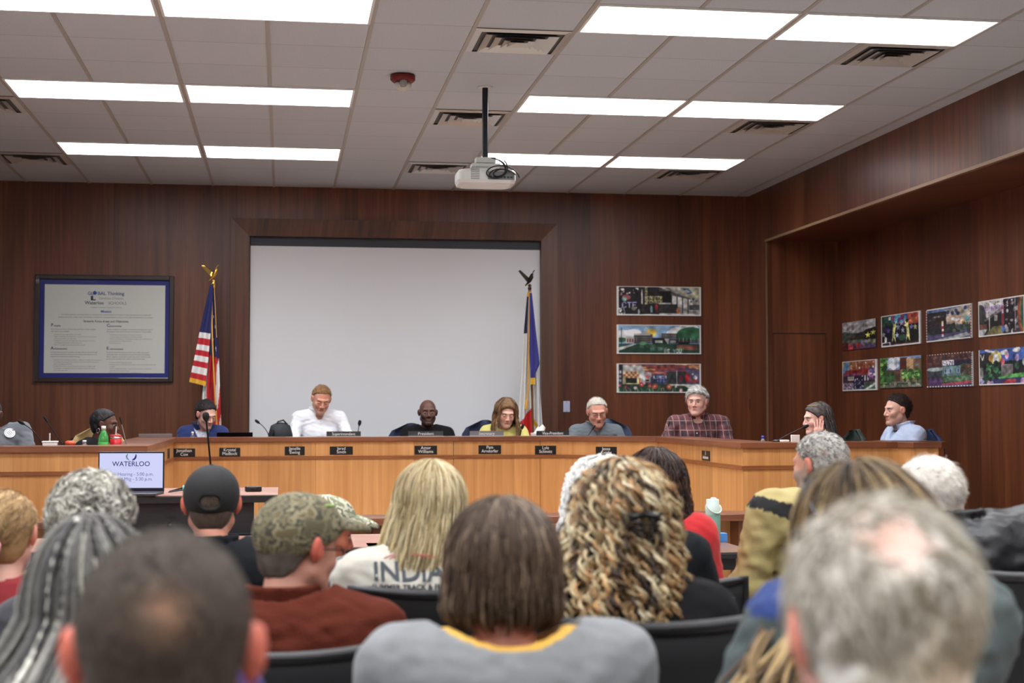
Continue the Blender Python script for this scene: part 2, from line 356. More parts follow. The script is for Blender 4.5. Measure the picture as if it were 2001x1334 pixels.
def rounded_slab(xs, ys, z0, z1, r=.05, n=5, taper=.9):
    pts = []
    for cx, cy_, a0 in ((xs-r, ys-r, 0), (-xs+r, ys-r, 90), (-xs+r, -ys+r, 180), (xs-r, -ys+r, 270)):
        for k in range(n+1):
            a = math.radians(a0+90*k/n); pts.append((cx+r*math.cos(a), cy_+r*math.sin(a)))
    m = MB(); N_ = len(pts); prof = [(.82, z0), (.95, z0+(z1-z0)*.08), (1, z0+(z1-z0)*.3), (1, z0+(z1-z0)*.8), (.96, z0+(z1-z0)*.95), (.86, z1)]
    v = [(x*s, y*s, z) for s, z in prof for x, y in pts]
    f = [(i*N_+k, i*N_+(k+1) % N_, (i+1)*N_+(k+1) % N_, (i+1)*N_+k) for i in range(len(prof)-1) for k in range(N_)]
    f += [tuple(reversed(range(N_))), tuple((len(prof)-1)*N_+k for k in range(N_))]
    return m.add(v, f, False)
bd = rounded_slab(.205, .15, zl, zt_-.02, .06).obj('body', mat('projector_shell', (222, 222, 218), .35), pr)
zc_ = (zl+zt_)/2
q = MB()
for k in range(7): q.box((-.12, -.1515-.001*k*0, zl+.03+k*.012), (-.06, -.147, zl+.036+k*.012))
q.obj('speaker_grille', mat('grille_grey', (150, 152, 150), .6), pr)
q = MB(); q.box((0., -.156, zl+.03), (.185, -.146, zl+.085), .003); q.obj('port_panel', mat('port_panel_grey', (120, 124, 122), .5), pr)
q = MB()
for k in range(7): q.box((.012+k*.024, -.1595, zl+.04), (.028+k*.024, -.155, zl+.052))
q.obj('connectors', BLACKP, pr)
q = MB()
for k, (rr, ph) in enumerate(((.05, 0), (.062, 1), (.042, .5))):
    q.tube([(.02+rr*1.5*math.sin(t*2.2+ph)+.012*k+.03*t, -.17-.01*math.sin(t*3), zt_+.0+rr*math.cos(t*2.2+ph)-.028*t) for t in np.linspace(0, 3.1, 26)], .0045, 6)
q.obj('cable', BLACKP, pr)
MB().lathe([(0, .02), (.04, .02), (.045, 0), (.03, -.01), (0, -.01)], (-.1, .14, zc_), 18, 'Y').obj('lens', mat('lens_glass', (20, 20, 40), .05), pr)

# ------------------------------------------------------------------ dais
def offs(path, d):
    out = []
    for i, p in enumerate(path):
        def nrm(a, b):
            v = Vector((b[0]-a[0], b[1]-a[1])).normalized(); return Vector((-v.y, v.x))
        n = []
        if i > 0: n.append(nrm(path[i-1], p))
        if i < len(path)-1: n.append(nrm(p, path[i+1]))
        if len(n) == 2:
            m = (n[0]+n[1]).normalized(); k = d/max(.35, m.dot(n[0])); out.append((p[0]+m.x*k, p[1]+m.y*k))
        else: out.append((p[0]+n[0].x*d, p[1]+n[0].y*d))
    return out
DP = [(XL+.02, -5.03), (1.62, -5.03), (1.60, -2.0), (5.02, -1.97), (5.83, -2.45), (5.84, -4.88), (7.05, -4.82), (7.12, -4.95), (7.30, -4.97), (7.42, -4.80), (7.43, -4.25)]
def ribbon(path, d0, d1, z0, z1):
    a, b = offs(path, d0), offs(path, d1); n = len(path); m = MB()
    v = [(x, y, z) for z in (z0, z1) for P_ in (a, b) for x, y in P_]
    A0, B0, A1, B1 = 0, n, 2*n, 3*n; f = []
    for i in range(n-1):
        f += [(A0+i, A0+i+1, A1+i+1, A1+i), (B0+i+1, B0+i, B1+i, B1+i+1), (A1+i, A1+i+1, B1+i+1, B1+i), (A0+i+1, A0+i, B0+i, B0+i+1)]
    f += [(A0, A1, B1, B0), (A0+n-1, B0+n-1, B1+n-1, A1+n-1)]
    return m.add(v, f)
TZ = 1.18
dt = empty('dais_worktop', (0, 0, 0), 0, 'continuous red-brown wooden top running along the whole U-shaped oak dais', 'countertop')
ribbon(DP, -.025, .34, TZ-.04, TZ).obj('counter_top', DAISTOP, dt)
ribbon(DP, .33, .35, 1.005, TZ-.04).obj('riser', DAISTOP, dt)
ribbon(DP, .335, .68, 1.0, 1.035).obj('desk_surface', DAISTOP, dt)
seg = []
for i in range(len(DP)-1):
    cuts = {0: [0, .38, .69, 1], 2: [0, (2.83-1.6)/3.42, (4.06-1.6)/3.42, (4.85-1.6)/3.42, 1]}.get(i, [0, 1])
    for a, b in zip(cuts, cuts[1:]): seg.append((i, a, b))
SECLAB = ['left wing section beyond the photo edge', 'left wing section below the man in the grey jacket', 'left wing section behind the open laptop', 'short receding section at the inner left corner of the dais',
 'centre section with the plates below the blue blazer and the backpack', 'centre section below the bald man in black', 'centre section below the woman in yellow', 'narrow centre section below the Vice-President sign', 'slightly turned section below the grey-shirted man with glasses',
 'receding section below the plaid shirt', 'right wing section below the cheek-resting woman and the man in light blue', 'narrow angled filler near the right wing end', 'short lit end section of the right wing', 'shaded corner section at the right end of the dais', 'side return at the far right end of the dais']
DGAP = mat('dais_gap', (40, 24, 14), .7); RAILM = wood('dais_rail_wood', (122, 68, 34), (140, 82, 44), (156, 96, 54), 2.2, .1, .05, horizontal=True, seam=.1)
offc = {d: offs(DP, d) for d in (-.012, 0, .02, .05)}
off_in = offc[.02]; off_out = offc[0]
def slab(i, a, b, d0, d1, z0, z1, nm, m, par, g=.0018):
    A = [Vector(offc[d0][i]), Vector(offc[d0][i+1])]; B = [Vector(offc[d1][i]), Vector(offc[d1][i+1])]
    q0, q1 = A[0].lerp(A[1], a), A[0].lerp(A[1], b); r0, r1 = B[0].lerp(B[1], a), B[0].lerp(B[1], b); d = (q1-q0).normalized()*g
    if a > 0: q0 += d; r0 += d
    if b < 1: q1 -= d; r1 -= d
    MB().prism([tuple(q0), tuple(q1), tuple(r1), tuple(r0)], z0, z1).obj(nm, m, par)
for n_, (i, a, b) in enumerate(seg):
    ds = empty('dais_section', (0, 0, 0), 0, 'oak-panelled '+SECLAB[n_], 'dais section', 'oak dais sections')
    slab(i, a, b, .02, .05, 0, TZ-.045, 'core_panel', DGAP, ds, 0); slab(i, a, b, 0, .02, 1.012, TZ-.042, 'upper_panel', GOLD, ds)
    slab(i, a, b, -.012, .02, .986, 1.011, 'rail', RAILM, ds, 0); slab(i, a, b, 0, .02, .10, .985, 'lower_panel', GOLD, ds)
# raised floor behind the dais
inner = offs(DP, .06)
pf = MB(); poly = inner[:-1]+[(XN, -4.6), (XN, YN), (XW, YN), (XW, -.002), (XL, -.002)]
struct(pf.prism(poly, 0, .18).obj('floor_platform', mat('platform_carpet', (110, 96, 84), .95, bump=.4, bscale=300)))

# ------------------------------------------------------------------ name plates on the dais face, signs on its top
PLATE = mat('plate_black', (14, 14, 15), .35); LETTER = mat('plate_letters', (235, 235, 232), .5)
def on_face(u, v, seg_i, d=0.):
    """the point of the dais face (a vertical plane) seen at u,v"""
    A, B = Vector(off_out[seg_i]), Vector(off_out[seg_i+1]); dr_ = (B-A).normalized(); n = np.array([-dr_.y, dr_.x, 0.])
    r = ray(u, v); a = np.array([A.x, A.y, 0.]); t = np.dot(a-CAM, n)/np.dot(r, n); return CAM+r*t, math.atan2(dr_.y, dr_.x)
def plate(u, v, wpx, hpx, body, lab, seg_i=2):
    p, ang = on_face(u, v, seg_i); a, _ = on_face(u-wpx/2, v, seg_i); b, _ = on_face(u+wpx/2, v, seg_i); w_ = float(np.linalg.norm(a-b)); h_ = hpx*np.dot(p-CAM, CF)/FPX
    t = empty('name_plate', tuple(p), ang, lab, 'name plate', 'black name plates along the dais')
    MB().box((-w_/2, -.006, -h_/2), (w_/2, .0, h_/2), .0012).obj('plate', PLATE, t)
    L2 = body.split('\n'); sz = h_*.50
    text(body, sz, (0, -.0062, h_*.10 if len(L2) > 1 else h_*.02), LETTER, t, sx=min(1., w_*.9/(.56*sz*max(len(x) for x in L2))), line=.86)
    return t
for a in ((360, 884.5, 43, 17, 'Jonathan\nCox', 'black name plate on the dais front in front of the closed silver laptop'),
          (449, 883, 41, 17, 'Krystal\nMadlock', 'black name plate below the woman in the blue blazer'),
          (576, 880.5, 39, 17, 'Janelle\nEwing', 'black name plate below the backpack on the dais front'),
          (667, 880, 45, 16, 'Jared\nSmith', 'black name plate below the Superintendent sign'),
          (832, 879, 44, 17, 'Astor\nWilliams', 'black name plate below the President sign'),
          (957, 878, 44, 17, 'Pam\nArndorfer', 'black name plate below the Secretary sign'),
          (1066, 879, 41, 17, 'Lyle\nSchmitt', 'black name plate below the Vice-President sign')): plate(*a)
plate(1185, 881, 41, 17, 'Jesse\nKnight', 'black name plate below the grey-shirted man with glasses, partly behind white curls', 3)
plate(1287, 881, 43, 17, 'Stacie\n', 'black name plate with its lower half hidden by dark hair', 3)
plate(1380, 890, 15, 19, 'E\nAnderson', 'narrow black name plate on the slanting side face below the plaid shirt', 4)
p, ang = on_face(329, 886, 1)
t = empty('name_plate', tuple(p), ang, 'chrome-edged name plate seen edge-on at the inner corner left of the silver laptop', 'name plate', 'black name plates along the dais')
MB().box((-.13, -.004, -.036), (.13, 0, .036), .001).obj('plate', PLATE, t); MB().box((-.136, -.003, -.042), (.136, .001, .042), .001).obj('backing', CHROME, t)
def title_sign(u0, u1, v, body, lab, rgb, it=True):
    D = 13.45; p = atD((u0+u1)/2, v, D); y = -1.83; p = atY((u0+u1)/2, v, y); a, b = atY(u0, v, y), atY(u1, v, y); w_ = b[0]-a[0]
    t = empty('title_sign', (p[0], y, TZ), 0, lab, 'desk sign', 'title signs on the dais top')
    h_ = .048
    MB().box((-w_/2, -.004, .004), (w_/2, .004, h_)).obj('face', mat('sign_face', rgb, .3, .3), t)
    MB().box((-w_/2-.004, -.02, .0), (w_/2+.004, .02, .005)).obj('foot', mat('sign_foot', (200, 202, 204), .2), t)
    text(body, .036, (0, -.0046, .014), LETTER, t, sx=min(1.05, w_*.86/(.56*.036*len(body))))
title_sign(638, 705, 847, 'Superintendent', 'dark title sign reading Superintendent beside the white-shirted man', (62, 68, 66))
title_sign(798, 866, 845, 'President', 'dark title sign reading President before the bald man in black', (70, 76, 74))
title_sign(918, 984, 845, 'Secretary', 'silvery title sign reading Secretary before the woman in yellow', (128, 130, 130))
title_sign(1048, 1112, 846, 'Vice-President', 'dark title sign reading Vice-President beside the tissue box', (52, 56, 58))

# ------------------------------------------------------------------ low counter in front of the dais
ct = empty('front_counter', (0, 0, 0), 0, 'low wooden counter with a thin red-brown top running before the oak dais', 'counter')
MB().box((XL+.02, -6.05, .705), (6.25, -5.72, .75), .004).obj('counter_top', DAISTOP, ct)
MB().box((XL+.02, -5.80, 0), (6.2, -5.77, .70)).obj('front_panel', GOLD, ct)
PW = wood('counter_post_wood', (98, 56, 34), (114, 66, 40), (128, 76, 48), 3, .2, .05)
for x in (-2.2, -.4, 1.35, 3.2, 5.56):
    MB().box((x-.10, -5.98, 0), (x+.10, -5.80, .705)).obj('post', PW, ct)
# small shelf at the right end of the dais
p = atD(1890, 943, 10.4)
sh = empty('end_shelf', (0, 0, 0), 0, 'small wooden shelf sticking out beyond the right end of the dais', 'shelf')
MB().box((7.40, -4.72, p[2]-.012), (7.60, -4.45, p[2]+.012), .003).obj('board', DAISTOP, sh); MB().box((7.42, -4.6, p[2]-.12), (7.45, -4.57, p[2]-.012)).obj('bracket', BLACKM, sh)

# ------------------------------------------------------------------ media desk with laptop
PINK = wood('laminate_rosewood', (150, 106, 92), (166, 122, 106), (178, 136, 120), 4, .3, .03, .4, .1, horizontal=True, seam=0)
LAMB = wood('laminate_walnut', (98, 68, 54), (116, 82, 64), (130, 94, 76), 4, .3, .03, .35, .2, horizontal=True, seam=0)
a = atD(543, 966, 8.2); md = empty('media_desk', (0, 0, 0), 0, 'tall black media desk with a pinkish laminate top in front of the dais', 'desk')
ZD = float(a[2]); x1 = float(a[0]); y0 = float(a[1]); x0 = x1-1.18; y1 = y0+.80; YDESK = y0
MB().box((x0, y0, ZD-.004), (x1, y1, ZD), .001).obj('desk_top', PINK, md)
MB().box((x0+.002, y0-.006, ZD-.042), (x1-.002, y1, ZD-.0045), .002).obj('edge_band', BLACKP, md)
MB().box((x0+.02, y0+.04, .05), (x1-.13, y0+.10, ZD-.045)).obj('modesty_panel', mat('desk_black', (20, 20, 24), .5), md)
for xx in (x0+.05, x1-.05):
    for yy in (y0+.06, y1-.06): MB().box((xx-.022, yy-.022, 0), (xx+.022, yy+.022, ZD-.04)).obj('leg', BLACKM, md)
q = MB(); q.box((x0+.58, y0+.034, ZD-.12), (x0+.63, y0+.04, ZD-.11)); q.lathe([(0, -.004), (.014, -.004), (.014, .004), (0, .004)], (x0+.6, y0+.036, ZD-.16), 16, 'Y'); q.obj('latch', mat('latch_grey', (60, 60, 64), .3, .8), md)
MB().box((x0+.02, y0+.032, ZD-.215), (x1-.13, y0+.04, ZD-.21)).obj('seam_strip', mat('strip_grey', (52, 52, 58), .4), md)
# laptop
la = atD(193, 880, 8.32); lb = atD(321, 878, 8.32); lc = atD(316, 948, 8.32)
wl_ = float(np.linalg.norm(lb-la)); xc = float((la[0]+lb[0])/2); yl = float((la[1]+lb[1])/2)
lt = empty('laptop', (xc, yl-.01, ZD), 0., 'open laptop showing a meeting notice on a pale lavender screen', 'laptop'); lt.rotation_euler = (0, 0, math.radians(-7))
hs = float(la[2]-ZD)-.005
MB().box((-wl_/2, -.23, .0), (wl_/2, 0.0, .014), .004).obj('base', mat('laptop_grey', (70, 72, 78), .35, .7), lt)
MB().box((-wl_/2+.02, -.17, .0142), (wl_/2-.02, -.03, .0152)).obj('keyboard', BLACKP, lt)
lid = MB().box((-wl_/2, .002, .01), (wl_/2, .010, hs), .003).obj('lid', mat('laptop_lid', (26, 28, 40), .35), lt)
_sm = mat('laptop_screen', (206, 210, 246), .35, emit=.92, spec=.15); _sm.node_tree.nodes['Principled BSDF'].inputs['Base Color'].default_value = (.02, .02, .03, 1)
scn = MB().box((-wl_/2+.008, -.0005, .032), (wl_/2-.008, .0015, hs-.010)).obj('screen', _sm, lt)
INK = mat('screen_ink_navy', (44, 44, 120), .5); INK2 = mat('screen_ink_grey', (110, 112, 160), .5)
u = wl_/128
text('WATERLOO', 13.2*u, (.0, -.0015, hs-28.5*u), INK, lt, ext=.0002, off=.0004)
text('Hearing - 5:00 p.m.', 9.2*u, (9*u, -.0015, hs-47*u), INK2, lt, ext=.0002, sx=.98)
text('Board Mtg - 5:30 p.m.', 9.2*u, (2*u, -.0015, hs-56.5*u), INK2, lt, ext=.0002, sx=.98)
text('____ ____', 3.5*u, (2*u, -.0015, hs-60*u), INK2, lt, ext=.0001)
text('COMMUNITY SCHOOLS', 3.6*u, (.0, -.0015, hs-33.5*u), mat('screen_ink_faint', (190, 194, 226), .5), lt, ext=.0001)
def crescent(cx, cz, a0, a1, r, wd, m):
    q = MB(); pts = []
    for t_ in np.linspace(0, 1, 13):
        aa = math.radians(a0+(a1-a0)*t_); pts.append((cx+r*math.cos(aa), cz+r*math.sin(aa)))
    for t_ in np.linspace(1, 0, 13):
        aa = math.radians(a0+(a1-a0)*t_); rr = r-wd*math.sin(PI*min(1, t_*1.0)*.55+.2) if t_ > 0 else r; pts.append((cx+rr*math.cos(aa), cz+rr*math.sin(aa)))
    n = len(pts)//2
    v = [(x, -.0017, z) for x, z in pts]; q.add(v, [(k, k+1, 2*n-2-k, 2*n-1-k) for k in range(n-1)]); return q.obj('emblem', m, lt)
for k, (a0, a1, r, c) in enumerate(((270, 385, 11, (40, 40, 130)), (262, 372, 9.5, (70, 74, 170)), (255, 360, 8, (60, 60, 150)), (268, 170, 11, (130, 170, 190)), (262, 160, 9.4, (160, 200, 200)), (255, 130, 8, (120, 180, 170)))):
    crescent((1.5+(k % 3)*.6)*u*(1 if k < 3 else -1), hs-9*u, a0, a1, r*u*.82, 2.2*u, mat('emblem_ink', c, .5))
# cables and gadget on the desk
q = MB()
for k in range(3):
    q.tube([(xc+wl_/2+.02+t*.36, y0+.25+.05*k+.05*math.sin(t*5+k*2), ZD+.006+.02*math.sin(t*PI)*(k+1)*.6) for t in np.linspace(0, 1, 20)], .0035, 6)
tag(q.obj('cable_bundle', BLACKP), 'thin black cables lying on the media desk right of the laptop', 'cable')
tt = MB().lathe([(.016, -.006), (.02, 0), (.016, .006), (.012, 0)], (xc+wl_/2+.10, y0+.3, ZD+.022), 18, 'X').obj('cable_tie', mat('teal_tie', (120, 200, 185), .5)); tag(tt, 'teal tie wrapped round the black cables on the media desk', 'cable tie')
c = atD(495, 947, 8.5)
ad = empty('power_adapter', (c[0], c[1], ZD), .2, 'black power adapter with wound cord on the right of the media desk', 'adapter')
MB().box((-.045, -.025, 0), (.045, .025, .03), .006).obj('brick', BLACKP, ad)
MB().tube([(.03*math.sin(t*3)*(1+.2*math.sin(t)), .03*math.cos(t*3), .02+.004*math.sin(t*7)) for t in np.linspace(0, 6.3, 60)], .003, 6).obj('cord', BLACKP, ad)

# ------------------------------------------------------------------ folding tables
def folding_table(x0, x1, y0, y1, z, m, lab, legs=True):
    t = empty('folding_table', (x0, y0, 0), 0, lab, 'table', 'folding tables before the audience'); w_, d_ = x1-x0, y1-y0
    MB().box((0, 0, z-.006), (w_, d_, z), .002).obj('table_top', m, t)
    MB().box((-.004, -.004, z-.032), (w_+.004, d_+.004, z-.0065), .004).obj('edge_band', BLACKP, t)
    MB().box((.07, .04, z-.09), (w_-.09, .06, z-.033)).obj('apron', BLACKM, t)
    for xx in (.16, w_-.16):
        for yy in (.08, d_-.08): MB().tube([(xx, yy, 0), (xx, yy, z-.03)], .014, 10).obj('leg', BLACKM, t)
        MB().tube([(xx, .08, .12), (xx, d_-.08, .12)], .01, 8).obj('crossbar', BLACKM, t)
        MB().bar((xx, .08, z-.25), (xx-(.12 if xx > w_/2 else -.12), .08, z-.04), .012, .004).obj('brace', BLACKM, t)
    return t
fr_ = atZ(1478, 1077, .74); bk_ = atZ(1425, 1056, .74)
folding_table(float(fr_[0])-1.83, float(fr_[0]), float(fr_[1]), float(fr_[1])+.76, .74, LAMB, 'brown laminate folding table carrying the green water bottle')
l0 = atZ(60, 1042, .74); YT = min(float(l0[1]), YDESK-.06); folding_table(float(l0[0])-1.0, float(l0[0])+.85, YT-.76, YT, .74, PINK, 'pinkish folding table behind the ponytail and the grey curls')
c0 = atZ(1000, 1056, .74)
folding_table(float(l0[0])+.9, float(l0[0])+2.4, YT-.76, YT, .74, PINK, 'pinkish folding table behind the black cap and the camouflage caps')
# water bottle
b0 = atZ(1393, 1065, .74); D_ = float(np.dot(b0-CAM, CF)); s_ = D_/FPX
wb_ = empty('water_bottle', tuple(b0), .3, 'tall sage green water bottle with a pale lid and carry loop', 'bottle'); h = 93*s_
MB().lathe([(0, 0), (14.2*s_, 0), (15*s_, .006), (15*s_, h*.62), (14.6*s_, h*.66)], n=32).obj('body', mat('sage_enamel', (120, 165, 150), .5), wb_)
MB().lathe([(14.4*s_, h*.655), (14.6*s_, h*.66), (14.2*s_, h*.84), (12.5*s_, h*.86), (12.5*s_, h*.95), (11.5*s_, h*.965), (0, h*.965)], n=32).obj('lid', mat('pale_sage_plastic', (205, 222, 212), .45), wb_)
MB().box((-.004, -.018, h*.955), (.016, .018, h*1.0), .006).obj('spout_cover', mat('pale_sage_plastic_2', (212, 228, 218), .45), wb_)
MB().tube([(-13.8*s_*math.cos(a)*1.08, -12*s_*math.sin(a)-.012, h*.82-h*.14*math.sin(a)) for a in np.linspace(-.1, PI+.1, 18)], .0035, 8).obj('carry_loop', mat('pale_sage_plastic_3', (198, 218, 208), .45), wb_)
c = atZ(1411, 1058, .74); tb = MB().box((-.02, -.03, 0), (.02, .03, .045), .002).obj('tissue_pack', mat('blue_carton', (70, 130, 200), .5)); tb.location = tuple(c); tag(tb, 'small blue carton beside the green water bottle', 'box')

# ------------------------------------------------------------------ things on the dais
def mic(tip, base, D, label, z=None, hd=.012, bend=.35, gr='gooseneck microphones on the dais', head=True, stem=(30, 30, 32), r=.0036):
    at = atD if D > 0 else atY
    b = at(base[0], base[1], D); t_ = at(tip[0], tip[1], D)
    if z is not None: b = b*1.; b[2] = z
    m = empty('microphone', tuple(b), 0, label, 'microphone', gr); v = Vector(t_-b)
    P_ = []
    for k in range(15):
        s = k/14; P_.append((v.x*(s**1.0), v.y*s, v.z*(s**(1-bend)) if bend else v.z*s))
    MB().lathe([(0, 0), (.035, 0), (.032, .012), (.012, .018), (0, .018)], n=20).obj('base', BLACKP, m)
    MB().tube(P_, r, 8).obj('gooseneck', mat('gooseneck_metal', stem, .35, .6), m)
    if head:
        d = (Vector(P_[-1])-Vector(P_[-3])).normalized(); e = Vector(P_[-1])
        MB().tube([e-d*.012, e, e+d*.01, e+d*.03, e+d*.042, e+d*.046], [r, hd*.7, hd, hd, hd*.7, .001], 12).obj('windscreen', mat('mic_foam', (14, 14, 15), .9), m)
    return m
mic((46, 828), (86, 858), -4.5, 'gooseneck microphone bending left before the man in the grey jacket', 1.036, .012, .7)
mic((92, 823), (150, 856), -4.45, 'long gooseneck microphone leaning left beside the woman in black', 1.036, .008, .0)
mic((237, 826), (257, 866), -4.5, 'thin gooseneck microphone before the face of the woman in black', 1.036, .006, .0, stem=(150, 150, 150))
mic((403, 820), (417, 905), 8.6, 'tall black gooseneck microphone rising behind the black cap', ZD, .020, .0, 'microphone on the media desk', r=.0055)
mic((506, 826), (528, 852), -1.48, 'gooseneck microphone with a hooked head left of the backpack', 1.036, .013, .72)
mic((702, 830), (693, 849), -1.48, 'gooseneck microphone standing behind the Superintendent sign', 1.036, .016, .0)
mic((1020, 837), (1004, 852), -1.5, 'gooseneck microphone reaching toward the woman in yellow', 1.036, .015, -.5)
mic((1158, 838), (1136, 853), -1.62, 'gooseneck microphone before the grey-shirted man with glasses', 1.036, .009, .3)
mic((1306, 832), (1292, 853), -2.15, 'thin gooseneck microphone left of the plaid shirt', 1.036, .006, .0, stem=(140, 140, 140))
mic((1570, 835), (1518, 863), -4.65, 'gooseneck microphone pointing at the woman resting her cheek on her hand', TZ, .013, .2)
def at_top(u, v, d_in, D=None): pass
GLASSG = mat('green_pet', (96, 214, 110), .08, trans=.6); CLEAR = mat('clear_pet', (225, 235, 240), .05, trans=.9)
def bottle(u, D, h, r, body, cap, lab, z=1.035, label_rgb=None, v=866):
    p = (atD if D > 0 else atY)(u, v, D); t = empty('drink_bottle', (p[0], p[1], z), 0, lab, 'bottle')
    MB().lathe([(0, 0), (r*.85, 0), (r, .012), (r*.96, h*.3), (r, h*.62), (r*.9, h*.72), (r*.5, h*.86), (r*.38, h*.9), (0, h*.9)], n=24).obj('body', body, t)
    MB().lathe([(0, h*.9), (r*.44, h*.9), (r*.44, h), (0, h)], n=20).obj('cap', cap, t)
    if label_rgb: MB().lathe([(r*1.0, h*.28), (r*1.02, h*.3), (r*1.03, h*.56), (r*1.0, h*.58)], n=24).obj('label', mat('bottle_label', label_rgb, .5), t)
    return t
bottle(202, -4.52, .275, .037, GLASSG, WHITEP, 'green plastic soda bottle with a white cap before the woman in black', label_rgb=(70, 190, 80))
bottle(165, -4.52, .175, .030, CLEAR, WHITEP, 'small clear water bottle left of the green soda bottle')
bottle(376, -1.5, .19, .024, CLEAR, WHITEP, 'clear bottle with a white cap before the blue blazer')
bottle(1491, -4.35, .185, .027, CLEAR, mat('blue_cap', (40, 70, 190), .4), 'clear water bottle with a blue cap on the right part of the dais', label_rgb=(200, 204, 210))
p = atY(226, 866, -4.5); t = empty('tumbler', (p[0], p[1], 1.035), 0, 'red insulated tumbler with a steel rim and straw beside the green bottle', 'tumbler')
MB().lathe([(0, 0), (.03, 0), (.034, .1), (.04, .11), (.041, .2), (0, .2)], n=28).obj('body', mat('tumbler_red', (190, 24, 34), .35), t)
MB().lathe([(.0412, .185), (.0418, .19), (.0412, .197)], n=28).obj('rim', CHROME, t); MB().lathe([(0, .2), (.04, .2), (.038, .212), (0, .214)], n=28).obj('lid', mat('tumbler_lid', (200, 50, 55), .4), t)
MB().tube([(.0, 0, .2), (.004, 0, .27)], .004, 8).obj('straw', WHITEP, t)
p = atY(98, 866, -4.86); t = empty('takeout_box', (p[0], p[1], TZ), .1, 'white takeout box with a straw standing up behind it', 'box')
MB().box((-.048, -.05, 0), (.048, .05, .022), .004).obj('base', WHITEP, t); MB().box((-.053, -.054, .022), (.053, .054, .032), .004).obj('lid', WHITEP, t)
p = atY(97, 866, -4.5); t = tag(MB().tube([(p[0], p[1], 1.035), (p[0], p[1], 1.26)], .005, 8).obj('drinking_straw', WHITEP), 'white straw rising behind the white takeout box', 'straw')
p = atY(137, 866, -4.5); t = empty('drink_cup', (p[0], p[1], 1.035), 0, 'grey cup with an orange lid left of the clear bottle', 'cup')
MB().lathe([(0, 0), (.026, 0), (.034, .14), (0, .14)], n=24).obj('cup', mat('cup_grey', (120, 128, 130), .3), t); MB().lathe([(0, .14), (.036, .14), (.034, .165), (.02, .172), (0, .172)], n=24).obj('lid', mat('cup_lid_orange', (225, 90, 60), .4), t)
# laptops on the desk
def laptop2(u0, u1, v, D, rgb, lab, tilt=.3):
    at = atD if D > 0 else atY; a, b = at(u0, v, D), at(u1, v, D); w_ = float(np.linalg.norm(b-a)); t = empty('laptop', ((a[0]+b[0])/2, (a[1]+b[1])/2, 1.037), math.atan2(b[1]-a[1], b[0]-a[0]), lab, 'laptop')
    hh = float(a[2])-1.036; m = mat('laptop_shell', rgb, .35, .5)
    MB().box((-w_/2, 0, 0), (w_/2, .22, .015), .003).obj('base', m, t)
    q = MB(); q.add([(-w_/2, 0, .012), (w_/2, 0, .012), (w_/2, -.05, hh), (-w_/2, -.05, hh), (-w_/2, .008, .012), (w_/2, .008, .012), (w_/2, -.042, hh+.002), (-w_/2, -.042, hh+.002)], [(0, 1, 2, 3), (4, 7, 6, 5), (0, 4, 5, 1), (2, 6, 7, 3), (1, 5, 6, 2), (0, 3, 7, 4)]); q.obj('lid', m, t)
laptop2(272, 337, 848, -1.9, (150, 152, 156), 'silver laptop seen from behind at the inner corner of the dais')
laptop2(424, 494, 845, -1.5, (22, 22, 26), 'dark laptop seen from behind before the blue blazer')
p = atY(1052, 852, -1.5); t = empty('tissue_box', (p[0], p[1], 1.035), .3, 'white tissue box with a tissue pulled up beside the Vice-President sign', 'tissue box')
MB().box((-.055, -.055, 0), (.055, .055, .17), .004).obj('carton', PAPER, t)
q = MB(); n = 9
V_ = [(.05*math.cos(a)*(1-.1*k)+.01*k, .02*math.sin(a*2)+.03*math.sin(a), .17+.02*k*(1+.3*math.sin(3*a))) for k in range(4) for a in np.linspace(0, 2*PI, n)]
q.add(V_, [(k*n+i, k*n+i+1, (k+1)*n+i+1, (k+1)*n+i) for k in range(3) for i in range(n-1)], True); q.obj('tissue', mat('tissue', (240, 236, 232), .9), t)
p = atY(1554, 860, -4.68); t = MB().box((-.032, -.01, 0), (.032, .01, .052), .002).obj('white_card', PAPER); t.location = (p[0], p[1], TZ); tag(t, 'small white card standing on the dais beside the cheek-resting woman', 'card')
p = atY(1532, 862, -4.68); t = MB().box((-.032, -.03, 0), (.032, .03, .016), .004).obj('white_box', WHITEP); t.location = (p[0], p[1], TZ); tag(t, 'low white box at the foot of the pointing microphone', 'box')
# backpack
p = atY(548, 852, -1.3); bp_ = empty('backpack', (p[0], p[1], 1.037), .2, 'dark backpack with a top handle resting on the desk left of the white shirt', 'backpack')
q = MB().lathe([(0, 0), (.11, 0), (.12, .04), (.115, .16), (.09, .24), (.04, .265), (0, .27)], n=20, sy=.7); q.obj('body', mat('backpack_nylon', (26, 30, 38), .7, bump=.3), bp_)
MB().tube([(-.05, -.02, .235), (-.03, -.03, .275), (.02, -.03, .29), (.06, -.02, .25)], .008, 8).obj('handle', BLACKP, bp_)
MB().tube([(-.1, -.06, .02), (-.11, -.08, .1), (-.08, -.07, .2)], .012, 8).obj('strap', BLACKP, bp_)
# wall switch and outlet
p = atY(1107, 794, 0); t = empty('wall_plate', tuple(p), 0, 'pale blank wall plate between the screen frame and the grey-shirted man', 'wall plate')
MB().box((-.035, -.008, -.057), (.035, 0, .057), .003).obj('plate', mat('pale_lilac_plate', (176, 180, 204), .3), t)
q = MB()
for z in (-.045, .045): q.lathe([(0, -.0095), (.004, -.0095), (.004, -.007), (0, -.007)], (0, 0, z), 8, 'Y')
q.obj('screw', CHROME, t)
p = atY(1470, 790, 0); t = empty('wall_outlet', tuple(p), 0, 'brown wall outlet with two metal buttons beside the niche corner', 'outlet')
MB().box((-.035, -.008, -.057), (.035, 0, .057), .003).obj('plate', mat('brown_plate', (62, 44, 36), .3), t)
for z in (-.02, .02): MB().lathe([(0, -.011), (.011, -.011), (.013, -.007), (0, -.007)], (-.01, 0, z), 12, 'Y').obj('button', CHROME, t)

